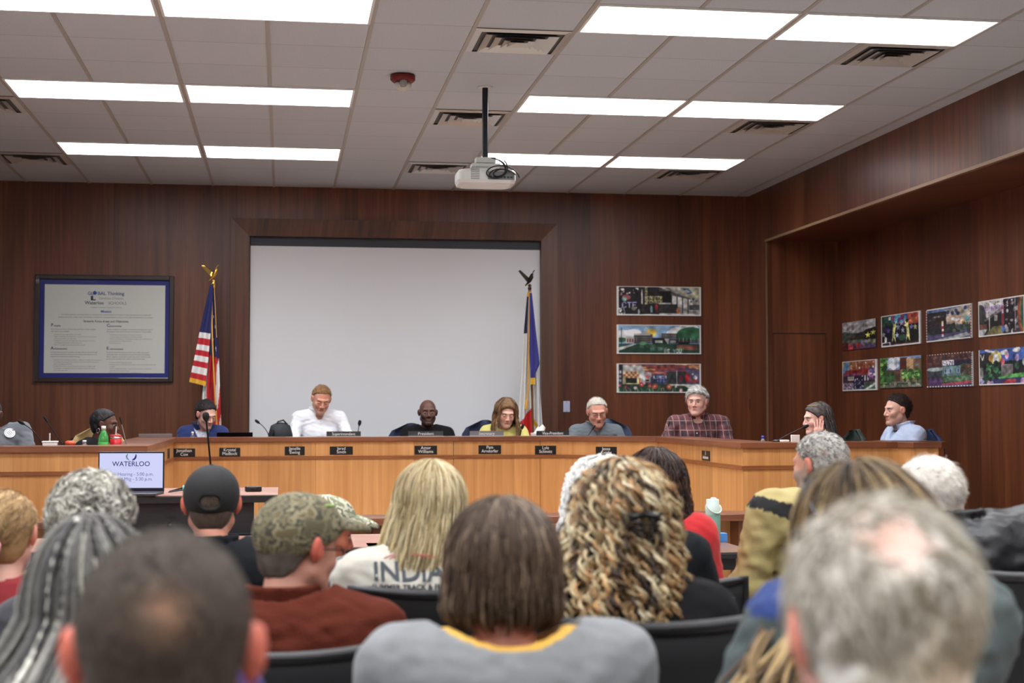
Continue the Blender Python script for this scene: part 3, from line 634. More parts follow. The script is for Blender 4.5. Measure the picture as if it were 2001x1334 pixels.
# ------------------------------------------------------------------ chairs
def office_chair(x, y, rz, rgb, lab, top=1.36, w_=.46, floor=.18, hi=.5):
    t = empty('office_chair', (x, y, floor), rz, lab, 'chair', None); m = mat('chair_fabric', rgb, .8, bump=.4, bscale=500)
    for k in range(5):
        a = k*2*PI/5; q = MB(); q.bar((0, 0, .09), (.27*math.cos(a), .27*math.sin(a), .065), .04, .025); q.obj('leg', BLACKP, t)
        MB().lathe([(0, -.02), (.026, -.02), (.026, .02), (0, .02)], (.28*math.cos(a), .28*math.sin(a), .026), 12, 'X').obj('caster', BLACKP, t)
    MB().tube([(0, 0, .08), (0, 0, .40)], .025, 12).obj('stem', BLACKM, t)
    rounded_slab(.25, .24, .40, .49, .08).obj('seat', m, t)
    zt = top-floor; zb2 = zt-hi; n = 9; q = MB(); V_ = []
    for k in range(n):
        s = k/(n-1); z = zb2+(zt-zb2)*s; ww = w_/2*math.sqrt(max(.05, 1-(abs(2*s-1))**3.2))*(.92+.08*s)
        for j in range(9):
            a = -1+j/4; V_.append((ww*a, -.26-.03*s+.05*a*a, z-.012*abs(a)**3))
    V2 = [(x_, y_-.045*(1-(abs(2*(i//9)/(n-1)-1))**4*.6), z_) for i, (x_, y_, z_) in enumerate(V_)]
    nn = len(V_); f = [(k*9+j, k*9+j+1, (k+1)*9+j+1, (k+1)*9+j) for k in range(n-1) for j in range(8)]
    f2 = [tuple(reversed([i+nn for i in a])) for a in f]
    edge = [j for j in range(9)]+[k*9+8 for k in range(1, n)]+[(n-1)*9+j for j in range(7, -1, -1)]+[k*9 for k in range(n-2, 0, -1)]
    f3 = [(edge[i], edge[(i+1) % len(edge)], edge[(i+1) % len(edge)]+nn, edge[i]+nn) for i in range(len(edge))]
    q.add(V_+V2, f+f2+f3, True); q.obj('backrest', m, t)
    MB().bar((0, -.1, .41), (0, -.3, .43), .06, .02).obj('back_bracket', BLACKM, t); MB().bar((0, -.31, .42), (0, -.33, zb2+.2), .06, .02).obj('back_upright', BLACKM, t)
    return t
CHAIR = mat('stack_chair_black', (20, 20, 22), .45); CHAIRMESH = mat('stack_chair_mesh', (16, 16, 19), .75, bump=.6, bscale=500)
def stack_chair(x, y, rz, top, lab, w_=.48):
    t = empty('stacking_chair', (x, y, 0), rz, lab, 'chair', 'black audience chairs')
    rounded_slab(w_/2, .23, .42, .46, .06).obj('seat', CHAIR, t)
    W2 = w_/2-.01
    for sx in (-1, 1):
        MB().tube([(sx*(W2-.02), .2, .42), (sx*(W2), .22, 0)], .012, 10).obj('leg', BLACKM, t)
        MB().tube([(sx*(W2-.02), -.2, .42), (sx*(W2), -.26, 0)], .012, 10).obj('leg', BLACKM, t)
        MB().tube([(sx*(W2-.01), -.2, .42), (sx*W2, -.25, .5), (sx*W2, -.29, top-.05)], .013, 10).obj('back_upright', BLACKM, t)
    n, mcol = 6, 11; q = MB(); V_ = []
    zb2 = .56
    for k in range(n+1):
        s = k/n; z = zb2+(top-zb2)*s
        for j in range(mcol):
            a = -1+2*j/(mcol-1); V_.append((W2*a*1.0, -.25-.045*s-.035*(1-a*a), z+.02*(s == 1)*a*a))
    V2 = [(a, b-.012, c) for a, b, c in V_]; nn = len(V_)
    f = [(k*mcol+j, k*mcol+j+1, (k+1)*mcol+j+1, (k+1)*mcol+j) for k in range(n) for j in range(mcol-1)]
    edge = [j for j in range(mcol)]+[k*mcol+mcol-1 for k in range(1, n+1)]+[n*mcol+j for j in range(mcol-2, -1, -1)]+[k*mcol for k in range(n-1, 0, -1)]
    q.add(V_+V2, f+[tuple(reversed([i+nn for i in a])) for a in f]+[(edge[i], edge[(i+1) % len(edge)], edge[(i+1) % len(edge)]+nn, edge[i]+nn) for i in range(len(edge))], True)
    q.obj('backrest', CHAIRMESH, t)
    e = [Vector(V_[i])+Vector((0, -.006, 0)) for i in edge]; MB().tube(e+[e[0]], .014, 8, False).obj('back_rim', CHAIR, t)
    return t
# ------------------------------------------------------------------ painted panels: colours per face of a fine flat grid
FONT57 = {'A': '0E11111F111111', 'B': '1E11111E11111E', 'C': '0E11101010110E', 'E': '1F10101E10101F', 'I': '0E04040404040E', 'K': '11121418141211', 'L': '1010101010101F', 'N': '11191915131311', 'O': '0E11111111110E', 'R': '1E11111E141211', 'T': '1F040404040404', 'U': '1111111111110E', 'Y': '11110A04040404', 'D': '1E11111111111E', 'S': '0F10100E01011E', 'H': '1111111F111111', 'W': '1111111515150A', 'G': '0E11101711110F', 'V': '111111110A0A04', 'M': '111B1515111111', 'P': '1E11111E101010', 'F': '1F10101E101010'}
class Canvas:
    def __init__(s, w, h, bg, seed=1):
        s.w, s.h = w, h; s.a = np.zeros((h, w, 3)); s.a[:] = bg; s.r = np.random.RandomState(seed); yy, xx = np.mgrid[0:h, 0:w]; s.x = (xx+.5)/w; s.y = (yy+.5)/h; s.asp = w/h
    def put(s, m, c, al=1): s.a[m] = s.a[m]*(1-al)+np.array(c)*al
    def rect(s, x0, y0, x1, y1, c, al=1): s.put((s.x >= x0) & (s.x < x1) & (s.y >= y0) & (s.y < y1), c, al)
    def ell(s, cx, cy, rx, ry, c, al=1): s.put(((s.x-cx)/rx)**2+((s.y-cy)/ry)**2 < 1, c, al)
    def poly(s, pts, c, al=1):
        ins = np.zeros(s.x.shape, bool); n = len(pts)
        for i in range(n):
            (xa, ya), (xb, yb) = pts[i], pts[(i+1) % n]
            if ya == yb: continue
            ins ^= ((ya > s.y) != (yb > s.y)) & (s.x < (xb-xa)*(s.y-ya)/(yb-ya)+xa)
        s.put(ins, c, al)
    def line(s, xa, ya, xb, yb, wd, c, al=1):
        ax, ay, bx, by = xa*s.asp, ya, xb*s.asp, yb; px, py = s.x*s.asp, s.y; dx, dy = bx-ax, by-ay
        t = np.clip(((px-ax)*dx+(py-ay)*dy)/(dx*dx+dy*dy+1e-9), 0, 1); s.put((px-ax-t*dx)**2+(py-ay-t*dy)**2 < wd*wd/4, c, al)
    def star(s, cx, cy, r, c, ry=1.):
        s.poly([(cx+(r if k % 2 == 0 else r*.4)*math.sin(k*PI/5)/s.asp, cy-(r if k % 2 == 0 else r*.4)*ry*math.cos(k*PI/5)) for k in range(10)], c)
    def blot(s, x0, y0, x1, y1, n, cols, r0=.01, r1=.03):
        for _ in range(n):
            rr = s.r.uniform(r0, r1); s.ell(s.r.uniform(x0, x1), s.r.uniform(y0, y1), rr/s.asp, rr*s.r.uniform(.6, 1.6), cols[s.r.randint(len(cols))])
    def grain(s, k=14):
        s.a = np.clip(s.a+s.r.normal(0, k, s.a.shape[:2])[:, :, None], 0, 255)
    def word(s, x, y, px, t, c, vert=False):
        for i, ch in enumerate(t):
            g = FONT57.get(ch)
            ox, oy = (x*s.w+(0 if vert else i*6*px), y*s.h+(i*8*px if vert else 0))
            if not g: continue
            for r in range(7):
                b = int(g[2*r:2*r+2], 16)
                for k in range(5):
                    if b >> (4-k) & 1:
                        s.a[int(oy+r*px):int(oy+(r+1)*px+.5), int(ox+k*px):int(ox+(k+1)*px+.5)] = c
    def border(s, l, t, r, b, c=(232, 230, 224)):
        s.rect(0, 0, l, 1, c); s.rect(1-r, 0, 1, 1, c); s.rect(0, 0, 1, t, c); s.rect(0, 1-b, 1, 1, c)
def paint_mesh(cv, P, name, m, parent, nrm, thick=.0):
    """P(u,v) -> point, u to the right and v down"""
    uu, vv = np.meshgrid(np.linspace(0, 1, cv.w+1), np.linspace(0, 1, cv.h+1)); V = P(uu.ravel(), vv.ravel())
    i = np.arange(cv.h)[:, None]*(cv.w+1)+np.arange(cv.w)[None, :]; i = i.ravel()
    F = np.stack([i, i+cv.w+1, i+cv.w+2, i+1], 1)
    return grid_mesh(name, V, F, m, parent, smooth=False, facecol=s2l(cv.a.reshape(-1, 3)))
def soften(cv):
    r = cv.r; yy, xx = np.mgrid[0:cv.h, 0:cv.w]; n = np.zeros((cv.h, cv.w))
    for k in range(14):
        fx, fy = r.normal(0, .28, 2); n += np.sin(xx*fx+yy*fy+r.rand()*6)
    a = cv.a; b = a.copy(); b[1:-1, 1:-1] = (a[1:-1, 1:-1]*2+a[:-2, 1:-1]+a[2:, 1:-1]+a[1:-1, :-2]+a[1:-1, 2:])/6
    lum = b.mean(2, keepdims=True); inner = ((cv.x > .03) & (cv.x < .97) & (cv.y > .04) & (cv.y < .96))[:, :, None]
    b = lum+(b-lum)*.70; b = np.where(inner, b*(1+.05*n[:, :, None])*.95+4, b); cv.a = np.clip(b, 0, 255)
def panel(A, B, C_, cv, name, label, cat='artwork', group=None, depth=.012, edge=(225, 222, 215)):
    """A upper left, B upper right, C lower left corner in the world (a plane on the wall)"""
    A, B, C_ = (np.array(q, float) for q in (A, B, C_)); ex, ez = B-A, C_-A; n = np.cross(ez, ex); n /= np.linalg.norm(n)
    if np.dot(CAM-A, n) < 0: n = -n
    t = empty(name, tuple(A), 0, label, cat, group)
    soften(cv)
    paint_mesh(cv, lambda u, v: n*depth+u[:, None]*ex+v[:, None]*ez, 'print', ART_MAT, t, n)
    m = MB(); q = [np.zeros(3), ex, ex+ez, ez]; v = [tuple(p) for p in q]+[tuple(p+n*(depth-.0006)) for p in q]
    m.add(v, [(0, 1, 2, 3), (7, 6, 5, 4), (0, 4, 5, 1), (1, 5, 6, 2), (2, 6, 7, 3), (3, 7, 4, 0)]); m.obj('backing_board', mat('board_edge', edge, .7), t)
    return t
K, Wt = (22, 20, 24), (228, 226, 220)
# --- three long panels right of the screen
c1 = Canvas(168, 58, (150, 148, 140), 3)
c1.rect(.5, 0, 1, .5, (176, 172, 150)); c1.rect(.8, .0, 1, .35, (186, 180, 140)); c1.rect(0, 0, .50, 1, (34, 30, 36)); c1.poly([(.5, 0), (.9, .42), (.9, .6), (.5, .62)], (206, 204, 200)); c1.poly([(.5, .02), (.88, .40), (.88, .46), (.5, .18)], (90, 88, 88))
c1.rect(.50, .15, .64, .55, K); c1.poly([(.64, .3), (.9, .45), (.9, .85), (.64, .6)], (214, 212, 208)); c1.rect(.5, .6, .72, .92, (48, 44, 48))
for k in range(4): c1.rect(.645+k*.065, .3+.08*k*.5, .655+k*.065, .95, (40, 40, 44))
c1.rect(.5, .92, 1, 1, (190, 188, 184)); c1.rect(.86, .62, 1, .8, (70, 74, 80)); c1.rect(.3, 0, .33, .9, (52, 48, 52)); c1.rect(.29, .1, .305, .6, Wt)
c1.blot(.02, .02, .1, .3, 10, [(240, 190, 200), (250, 240, 240), (230, 120, 140)], .015, .045); c1.blot(.01, .7, .1, .98, 22, [Wt], .01, .035); c1.blot(.1, .05, .25, .3, 8, [Wt], .01, .03)
c1.ell(.115, .38, .05, .09, (220, 90, 90)); c1.ell(.09, .44, .03, .08, (120, 180, 160)); c1.word(.065, .54, 1.7, 'CTE', (176, 170, 232))
c1.word(.355, .34, .9, 'CAREER', (210, 206, 120)); c1.word(.355, .48, .9, 'CENTER', (210, 206, 120)); c1.word(.338, .02, .75, 'CAREER', (200, 196, 120), True)
c1.ell(.47, .7, .02, .09, (200, 30, 36)); c1.line(.465, .76, .46, .92, .02, (180, 40, 40)); c1.line(.475, .76, .485, .92, .02, (180, 40, 40)); c1.ell(.41, .78, .015, .12, (120, 180, 180)); c1.ell(.26, .88, .012, .1, (190, 220, 215)); c1.ell(.2, .76, .03, .07, (110, 104, 84))
c1.ell(.725, .83, .02, .1, (222, 110, 50)); c1.poly([(.79, .08), (.85, .05), (.9, .2), (.84, .26)], (60, 90, 150)); c1.poly([(.80, .12), (.84, .10), (.87, .17), (.83, .22)], (190, 210, 230)); c1.ell(.735, .07, .022, .05, Wt); c1.blot(.88, .38, .96, .52, 8, [(40, 50, 90), (60, 60, 70)], .012, .03)
c1.grain(9); c1.border(.022, .02, .018, .05)
c2 = Canvas(168, 58, (120, 168, 214), 4)
for x, y, rx, ry in ((.08, .3, .08, .12), (.2, .26, .09, .1), (.13, .36, .14, .16), (.75, .2, .12, .14), (.66, .27, .07, .1), (.85, .1, .12, .12)): c2.ell(x, y, rx, ry, (232, 234, 236))
c2.ell(.88, .34, .17, .27, (44, 120, 74)); c2.ell(.8, .42, .09, .18, (38, 104, 64)); c2.ell(.05, .52, .07, .08, (46, 110, 66))
for k in range(9):
    a = PI*(k/8); c2.line(.41-.075*math.cos(a), .27-.2*math.sin(a), .41-.1*math.cos(a), .27-.27*math.sin(a), .02, (214, 190, 110))
c2.ell(.41, .27, .06, .14, (240, 190, 50)); c2.rect(.11, .42, .2, .64, (206, 200, 196)); c2.rect(.2, .33, .42, .64, (70, 66, 66)); c2.rect(.2, .30, .40, .36, (170, 168, 166))
for k in range(14): c2.rect(.205+k*.015, .43, .207+k*.015, .62, (150, 148, 146))
for k in range(3): c2.rect(.2, .43+.07*k, .42, .445+.07*k, (120, 118, 118))
for k in range(3): c2.rect(.12+.03*k, .48, .135+.03*k, .6, (140, 60, 56))
c2.rect(.42, .44, .6, .66, (38, 36, 38)); c2.rect(.45, .53, .54, .62, (180, 190, 180)); c2.rect(.53, .30, .72, .46, (40, 38, 40))
for k in range(10): c2.rect(.535+k*.018, .31, .543+k*.018, .45, (180, 176, 172))
c2.poly([(.56, .46), (.62, .46), (.6, .66)], (190, 184, 178)); c2.rect(.62, .48, .72, .64, (60, 56, 58)); c2.rect(.63, .54, .70, .62, (180, 188, 180)); c2.rect(.72, .5, 1, .62, (70, 76, 74))
for k in range(6): c2.rect(.74+k*.045, .45, .744+k*.045, .6, (210, 210, 206))
c2.rect(0, .66, 1, 1, (32, 74, 56)); c2.poly([(0, .8), (.19, .66), (.24, .66), (.02, .9), (0, .9)], (186, 196, 186)); c2.ell(.31, .64, .05, .05, (80, 170, 100)); c2.rect(.73, .58, .86, .66, K); c2.rect(.71, .69, .96, .86, (158, 84, 66)); c2.ell(.75, .84, .05, .04, (70, 160, 90))
for k in range(12): c2.rect(.79+k*.012, .76, .797+k*.012, .80, (226, 130, 90))
c2.rect(.055, .1, .06, .66, K); c2.word(.56, .84, 1., 'BE YOU', Wt); c2.word(.40, .78, .8, 'BE TRUE', (110, 146, 126)); c2.word(.27, .70, .8, 'BE KIND', (70, 104, 86))
c2.grain(5); c2.border(.022, .02, .018, .03)
c3 = Canvas(168, 58, (150, 60, 56), 5)
for k in range(26):
    x = c3.r.uniform(0, 1); y = c3.r.uniform(0, .32); c3.ell(x, y, c3.r.uniform(.06, .16), .03, [(190, 70, 60), (226, 150, 80), (120, 60, 100), (210, 110, 80), (90, 50, 90), (236, 190, 110)][k % 6])
c3.rect(0, .06, .07, .7, (60, 52, 66))
for k in range(3):
    for j in range(2): c3.rect(.012+j*.025, .25+k*.14, .028+j*.025, .34+k*.14, (200, 200, 206))
c3.poly([(.07, .05), (.29, .05), (.34, .3), (.34, .7), (.07, .7)], (192, 186, 180)); c3.rect(.08, .28, .26, .7, (212, 206, 120))
for i in range(7):
    for j in range(3):
        if (i+j) % 2: c3.rect(.08+i*.026, .28+j*.075, .106+i*.026, .355+j*.075, (200, 70, 60))
c3.rect(.11, .5, .24, .68, (40, 40, 44)); c3.rect(.26, .5, .29, .7, (210, 90, 70)); c3.poly([(.27, .1), (.31, .1), (.34, .7), (.28, .7)], (222, 220, 216)); c3.rect(.33, .3, .41, .64, (170, 160, 160)); c3.ell(.36, .45, .02, .06, (220, 70, 80)); c3.rect(.34, .55, .38, .6, K)
c3.ell(.50, .55, .1, .2, (56, 70, 110)); c3.rect(.40, .5, .62, .68, (50, 62, 96)); c3.word(.44, .42, .8, 'LINCOLN', (190, 200, 240)); c3.blot(.48, .52, .60, .64, 12, [(120, 130, 220), (90, 100, 190)], .01, .03)
c3.rect(.59, .28, .82, .7, (52, 56, 56)); c3.rect(.605, .28, .61, .7, Wt); c3.rect(.71, .24, .716, .7, Wt); c3.ell(.76, .52, .025, .12, (120, 40, 60)); c3.rect(.82, .2, .98, .7, (86, 80, 120)); c3.ell(.84, .48, .03, .16, (214, 30, 40)); c3.blot(.88, .34, .96, .58, 16, [Wt], .01, .03); c3.ell(.92, .6, .05, .06, (190, 60, 60)); c3.rect(.0, .7, 1, 1, (38, 70, 54)); c3.rect(.62, .7, 1, .76, (206, 202, 196)); c3.poly([(.8, .76), (1, .76), (1, .95), (.9, .92)], (180, 180, 176))
for x, y, r, c in ((.03, .75, .05, (200, 60, 80)), (.1, .8, .06, (130, 40, 70)), (.14, .84, .05, (110, 40, 66)), (.22, .84, .055, (236, 180, 180)), (.29, .72, .075, (206, 40, 44)), (.39, .77, .05, (226, 60, 60)), (.45, .78, .085, (212, 70, 40)), (.55, .84, .05, (130, 40, 60)), (.62, .8, .08, (222, 84, 40)), (.70, .8, .035, (226, 200, 210)), (.76, .92, .05, (236, 150, 150))):
    for k in range(6): c3.ell(x+r*.55*math.cos(k*PI/3)/c3.asp*1., y+r*.6*math.sin(k*PI/3), r*.5/c3.asp*1.3, r*.5, c)
    c3.ell(x, y, r*.25/c3.asp, r*.25, (240, 220, 190))
for k in range(16): x = .03+.045*k; c3.line(x, .98, x+.02*math.sin(k*2), .86, .02, [(90, 180, 70), (50, 140, 70), (170, 210, 90)][k % 3])
c3.grain(7); c3.border(.022, .02, .018, .03)
for cv, (v0, v1), lab in ((c1, (559, 616), 'long dark collage panel of a centre facade, topmost of three beside the screen'), (c2, (634, 691), 'long panel with a yellow sun over a school, middle of three beside the screen'), (c3, (710, 767), 'long panel with flowers under a red sky, lowest of three beside the screen')):
    A = atY(1204.5, v0, -.002); B = atY(1369, v0+1, -.002); C_ = atY(1204.5, v1, -.002); B[2] = A[2]; B[1] = A[1]; C_[0] = A[0]
    panel(A, B, C_, cv, 'mural_print', lab, group='long painted panels beside the screen')
# --- eight panels in the niche: on the right wall
def niche_art(pts, cv, lab, edge=(225, 222, 215)):
    A, B, C_ = (atX(u, v, XN-.002) for u, v in pts); C_[1] = A[1]; B[2] = (A[2]+B[2])/2; A[2] = B[2]
    panel(A, B, C_, cv, 'mural_print', lab, group='student paintings in the niche', edge=edge)
def mk(seed, bg): return Canvas(112, 84, bg, seed)
a1 = mk(1, (96, 96, 90)); a1.rect(0, 0, 1, .42, (160, 158, 160)); a1.blot(.0, .02, 1, .36, 40, [(176, 174, 176), (140, 138, 142), (190, 188, 188)], .03, .09); a1.ell(.08, .55, .14, .22, (60, 90, 74)); a1.poly([(.3, .48), (.65, .4), (.72, .34), (1, .28), (1, .7), (.2, .68)], (52, 52, 46)); a1.rect(.0, .66, 1, .8, (104, 108, 84)); a1.rect(.22, .3, .235, .7, (110, 120, 112)); a1.rect(.64, .1, .65, .42, K); a1.poly([(.68, .36), (1, .28), (1, .7), (.68, .7)], (26, 26, 28)); a1.star(.78, .54, .13, (226, 226, 70)); a1.star(.93, .47, .12, (226, 226, 70)); a1.rect(0, .78, 1, 1, (92, 60, 110)); a1.rect(0, .74, .18, 1, (110, 30, 40)); a1.rect(.18, .8, .33, 1, (224, 60, 70)); a1.rect(.42, .8, .56, .97, (200, 40, 40)); a1.blot(.6, .7, 1, .86, 14, [(130, 140, 90), (110, 110, 160)], .03, .06); a1.grain(10)
a2 = mk(2, (24, 22, 44)); a2.rect(.72, 0, 1, .36, (206, 56, 40)); a2.rect(.55, 0, .75, .2, (200, 60, 60)); a2.blot(.28, 0, .68, .3, 40, [(40, 60, 160), (130, 50, 130), (60, 160, 190), (200, 50, 70)], .03, .08); a2.blot(.7, .02, 1, .34, 30, [(222, 80, 40), (230, 120, 60), (180, 40, 40)], .02, .05); a2.blot(.0, .05, .26, .3, 10, [(30, 80, 60), (24, 40, 50)], .04, .1); a2.rect(.2, .06, .26, .15, Wt); a2.rect(0, .4, .98, .5, (34, 34, 56)); a2.rect(.62, .56, 1, .95, (28, 40, 40)); a2.ell(.55, .75, .1, .1, (50, 100, 70)); a2.rect(.26, .9, 1, 1, (90, 40, 50))
for x in (.33, .70):
    q = 1 if x < .5 else -1; a2.poly([(x-.02*q, .24), (x+.02*q, .32), (x+.10*q, .18), (x+.06*q, .34), (x+.11*q, .38), (x+.05*q, .43), (x+.03*q, .6), (x+.06*q, .92), (x+.01*q, .72), (x-.05*q, .9), (x-.03*q, .55), (x-.01*q, .38)], (232, 232, 120))
for x, y, c in ((.45, .42, (130, 150, 210)), (.54, .30, (150, 170, 220)), (.57, .52, (190, 200, 230)), (.42, .66, (160, 180, 220)), (.19, .5, (70, 60, 140)), (.79, .45, (110, 120, 210)), (.88, .47, (190, 190, 90)), (.06, .6, (150, 160, 140))): a2.star(x, y, .085, c, 1.3)
a2.ell(.12, .78, .035, .11, (210, 210, 190)); a2.grain(8); a2.border(.02, .02, .035, .05); a2.rect(.02, .86, .24, .98, Wt); a2.rect(.035, .88, .225, .95, (40, 40, 60))
a3 = mk(3, (70, 84, 120)); a3.rect(0, 0, 1, .3, (90, 120, 180)); a3.poly([(.42, .1), (1, .02), (1, .6), (.42, .5)], (196, 186, 160)); a3.rect(.0, .12, .46, .78, (50, 46, 58)); a3.blot(.02, .3, .42, .8, 40, [(60, 54, 64), (40, 60, 60), (80, 50, 50)], .02, .05); a3.blot(.46, .3, .9, .55, 12, [(230, 200, 170), (200, 160, 130)], .04, .09)
for x, y in ((.5, .17), (.6, .2), (.68, .15), (.72, .24), (.88, .1)): a3.ell(x, y, .035, .06, (50, 70, 140))
for k in range(8): a3.rect(.17+k*.03, .24, .18+k*.03, .28, (210, 196, 150))
a3.poly([(.56, .38), (.6, .32), (.7, .40), (.75, .37), (.76, .42), (.68, .48)], (226, 228, 232)); a3.ell(.92, .42, .05, .07, (80, 170, 180)); a3.ell(.83, .52, .035, .05, (214, 120, 50)); a3.rect(.42, .52, .62, .78, (56, 62, 62)); a3.blot(.62, .55, 1, .8, 26, [(50, 80, 50), (110, 110, 90), (40, 50, 50)], .03, .06); a3.poly([(0, .86), (.5, .78), (1, .78), (1, 1), (0, 1)], (84, 76, 130)); a3.poly([(.1, .98), (.9, .82), (1, .9), (.6, 1)], (170, 180, 176))
for k in range(6): a3.rect(.355, .40+.08*k, .40, .48+.08*k, [(230, 230, 120), (236, 232, 226), (190, 30, 40)][0 if k == 0 else (1 if k % 2 else 2)])
a3.grain(12); a3.border(.02, .03, .02, .03)
for k in range(12): a3.rect(0, k/12, .02, k/12+.04, (200, 50, 50)); a3.rect(.98, k/12+.04, 1, k/12+.08, (200, 60, 60))
a4 = mk(4, (60, 60, 66)); a4.poly([(0, 0), (.56, 0), (.56, .2), (.2, .5), (0, .35)], (206, 202, 206)); a4.ell(.05, .4, .12, .3, (70, 76, 78)); a4.poly([(.12, .55), (.55, .22), (.55, .34), (.2, .6)], (120, 112, 116)); a4.poly([(.14, .6), (.58, .3), (.58, .85), (.14, .8)], (44, 42, 46)); a4.rect(.24, .42, .255, .84, Wt); a4.rect(.36, .44, .43, .6, (170, 160, 160)); a4.rect(.52, .2, .57, .8, (170, 50, 60)); a4.rect(.53, .3, .56, .42, (190, 190, 220)); a4.rect(.58, .0, .8, 1, (38, 34, 40)); a4.blot(.58, .0, .9, .95, 60, [(150, 140, 150), (60, 50, 60), (190, 180, 190), (30, 28, 30)], .015, .05); a4.rect(.8, .0, .81, .9, Wt)
for k, c in enumerate(((190, 60, 40), (180, 120, 50), (70, 110, 60), (50, 70, 110))): a4.ell(1.0, .45, .14-.03*k, .6-.06*k, c)
a4.rect(0, .66, .2, .78, (150, 90, 70)); a4.poly([(0, .8), (.2, .8), (.1, 1), (0, 1)], (190, 196, 200)); a4.poly([(.12, 1), (.34, .74), (.52, .74), (.56, .96)], (140, 130, 70)); a4.ell(.55, .84, .04, .1, (70, 110, 190)); a4.word(.14, .18, 1.05, 'KINGSLEY', (140, 90, 190)); a4.blot(.16, .27, .48, .36, 14, [(140, 90, 190), (160, 120, 200)], .008, .02); a4.blot(.08, .03, .5, .14, 10, [(60, 60, 60), (140, 140, 60)], .01, .03); a4.grain(9); a4.border(.02, .03, .02, .03)
a5 = mk(5, (120, 60, 70)); a5.rect(0, 0, .22, .4, (90, 150, 210)); a5.ell(0, .1, .06, .14, (240, 220, 60)); a5.rect(.22, .02, .55, .3, (190, 110, 60)); a5.rect(.45, .0, 1, .3, (170, 80, 50)); a5.poly([(.1, .32), (.7, .28), (.95, .34), (.9, .46), (.05, .46)], (184, 40, 34)); a5.rect(0, .42, .55, .5, (150, 60, 110)); a5.rect(.0, .5, 1, .72, (70, 40, 60)); a5.rect(.16, .52, .36, .66, (190, 190, 176)); a5.rect(.58, .5, .78, .68, (206, 206, 214)); a5.rect(.62, .5, .65, .68, (50, 50, 80)); a5.rect(.7, .5, .73, .68, (50, 50, 80)); a5.rect(.78, .25, .98, .66, (90, 80, 150)); a5.blot(.78, .28, .96, .64, 14, [(200, 100, 160), (60, 60, 120), (220, 220, 230)], .02, .05); a5.rect(.35, .55, .64, 1, (40, 34, 74)); a5.blot(.36, .58, .63, .98, 26, [(150, 160, 220), (210, 210, 230)], .01, .025); a5.rect(0, .74, .35, .96, (150, 130, 160)); a5.blot(.0, .76, .34, .94, 20, [(210, 200, 220), (90, 50, 80)], .015, .03); a5.rect(.64, .74, 1, 1, (70, 120, 90)); a5.line(.68, .98, .95, .78, .07, (214, 218, 220)); a5.blot(.2, .02, .95, .28, 26, [(220, 130, 90), (236, 220, 200), (140, 60, 40)], .012, .035); a5.grain(10); a5.border(.015, .02, .045, .05)
a6 = mk(6, (110, 80, 60)); a6.rect(0, 0, 1, .42, (126, 166, 220)); a6.blot(.16, .06, .48, .34, 26, [(226, 232, 240), (200, 216, 236)], .05, .1); a6.rect(.17, .42, .55, .8, (104, 70, 56)); a6.rect(.5, .04, .68, .42, (92, 44, 30)); a6.rect(.66, .06, .84, .46, (196, 150, 94)); a6.rect(.82, .1, 1, .85, (132, 86, 62)); a6.star(.9, .3, .08, (90, 150, 150)); a6.rect(.5, .42, .84, .9, (170, 120, 84)); a6.rect(0, .8, 1, 1, (120, 124, 104)); a6.blot(.0, .0, .15, .9, 60, [(50, 120, 50), (90, 180, 60), (40, 90, 40), (150, 210, 90)], .03, .08); a6.blot(.12, .55, .34, .78, 24, [(44, 96, 44), (60, 120, 60)], .04, .08)
for x in (.62, .76, .92): a6.ell(x, .6, .08, .2, (52, 110, 48)); a6.blot(x-.06, .46, x+.06, .72, 12, [(90, 170, 60), (150, 210, 90), (40, 90, 40)], .02, .05); a6.rect(x-.01, .72, x+.01, .86, (60, 50, 30))
a6.rect(0, .86, 1, .9, (50, 84, 50)); a6.blot(0, .84, 1, 1, 30, [(150, 150, 130), (90, 100, 80)], .02, .05); a6.grain(9)
a7 = mk(7, (84, 62, 72)); a7.rect(0, 0, 1, .34, (100, 62, 58)); a7.blot(0, 0, 1, .34, 60, [(120, 70, 60), (80, 50, 60), (140, 90, 80)], .02, .04); a7.rect(.4, 0, .42, .3, (70, 100, 110)); a7.rect(.5, .22, 1, .4, (44, 48, 74)); a7.rect(0, .42, .38, .7, (70, 80, 86)); a7.ell(.2, .46, .2, .06, (160, 184, 180)); a7.rect(.36, .38, .8, .72, (96, 140, 140))
for x in (.4, .5, .67): a7.rect(x, .46, x+.07, .6, (150, 180, 210)); a7.rect(x+.02, .48, x+.05, .58, (70, 90, 130))
a7.rect(.76, .34, 1, .8, (110, 74, 60)); a7.blot(.76, .34, 1, .8, 24, [(150, 90, 70), (70, 50, 50), (60, 90, 70)], .02, .05); a7.rect(.36, .2, .62, .36, (222, 222, 230)); a7.blot(.38, .23, .6, .34, 18, [(80, 80, 120)], .01, .02); a7.rect(.05, .72, .34, .95, (110, 70, 140)); a7.rect(.34, .68, 1, .86, (80, 120, 84)); a7.blot(.34, .66, .9, .84, 24, [(100, 150, 96), (60, 96, 70)], .02, .05); a7.poly([(.34, .9), (1, .82), (1, .9), (.34, .98)], (190, 60, 80)); a7.rect(.34, .94, 1, 1, (90, 80, 140))
for k in range(5): a7.rect(.05, .74+k*.045, .34, .748+k*.045, (70, 40, 100))
a7.grain(10)
for k in range(16): a7.rect(k/16, 0, k/16+.03, .025, (236, 200, 190)); a7.rect(k/16, .965, k/16+.035, 1, (226, 220, 226)); a7.rect(0, k/16, .02, k/16+.03, (206, 50, 60)); a7.rect(.98, k/16+.02, 1, k/16+.05, (236, 226, 226))
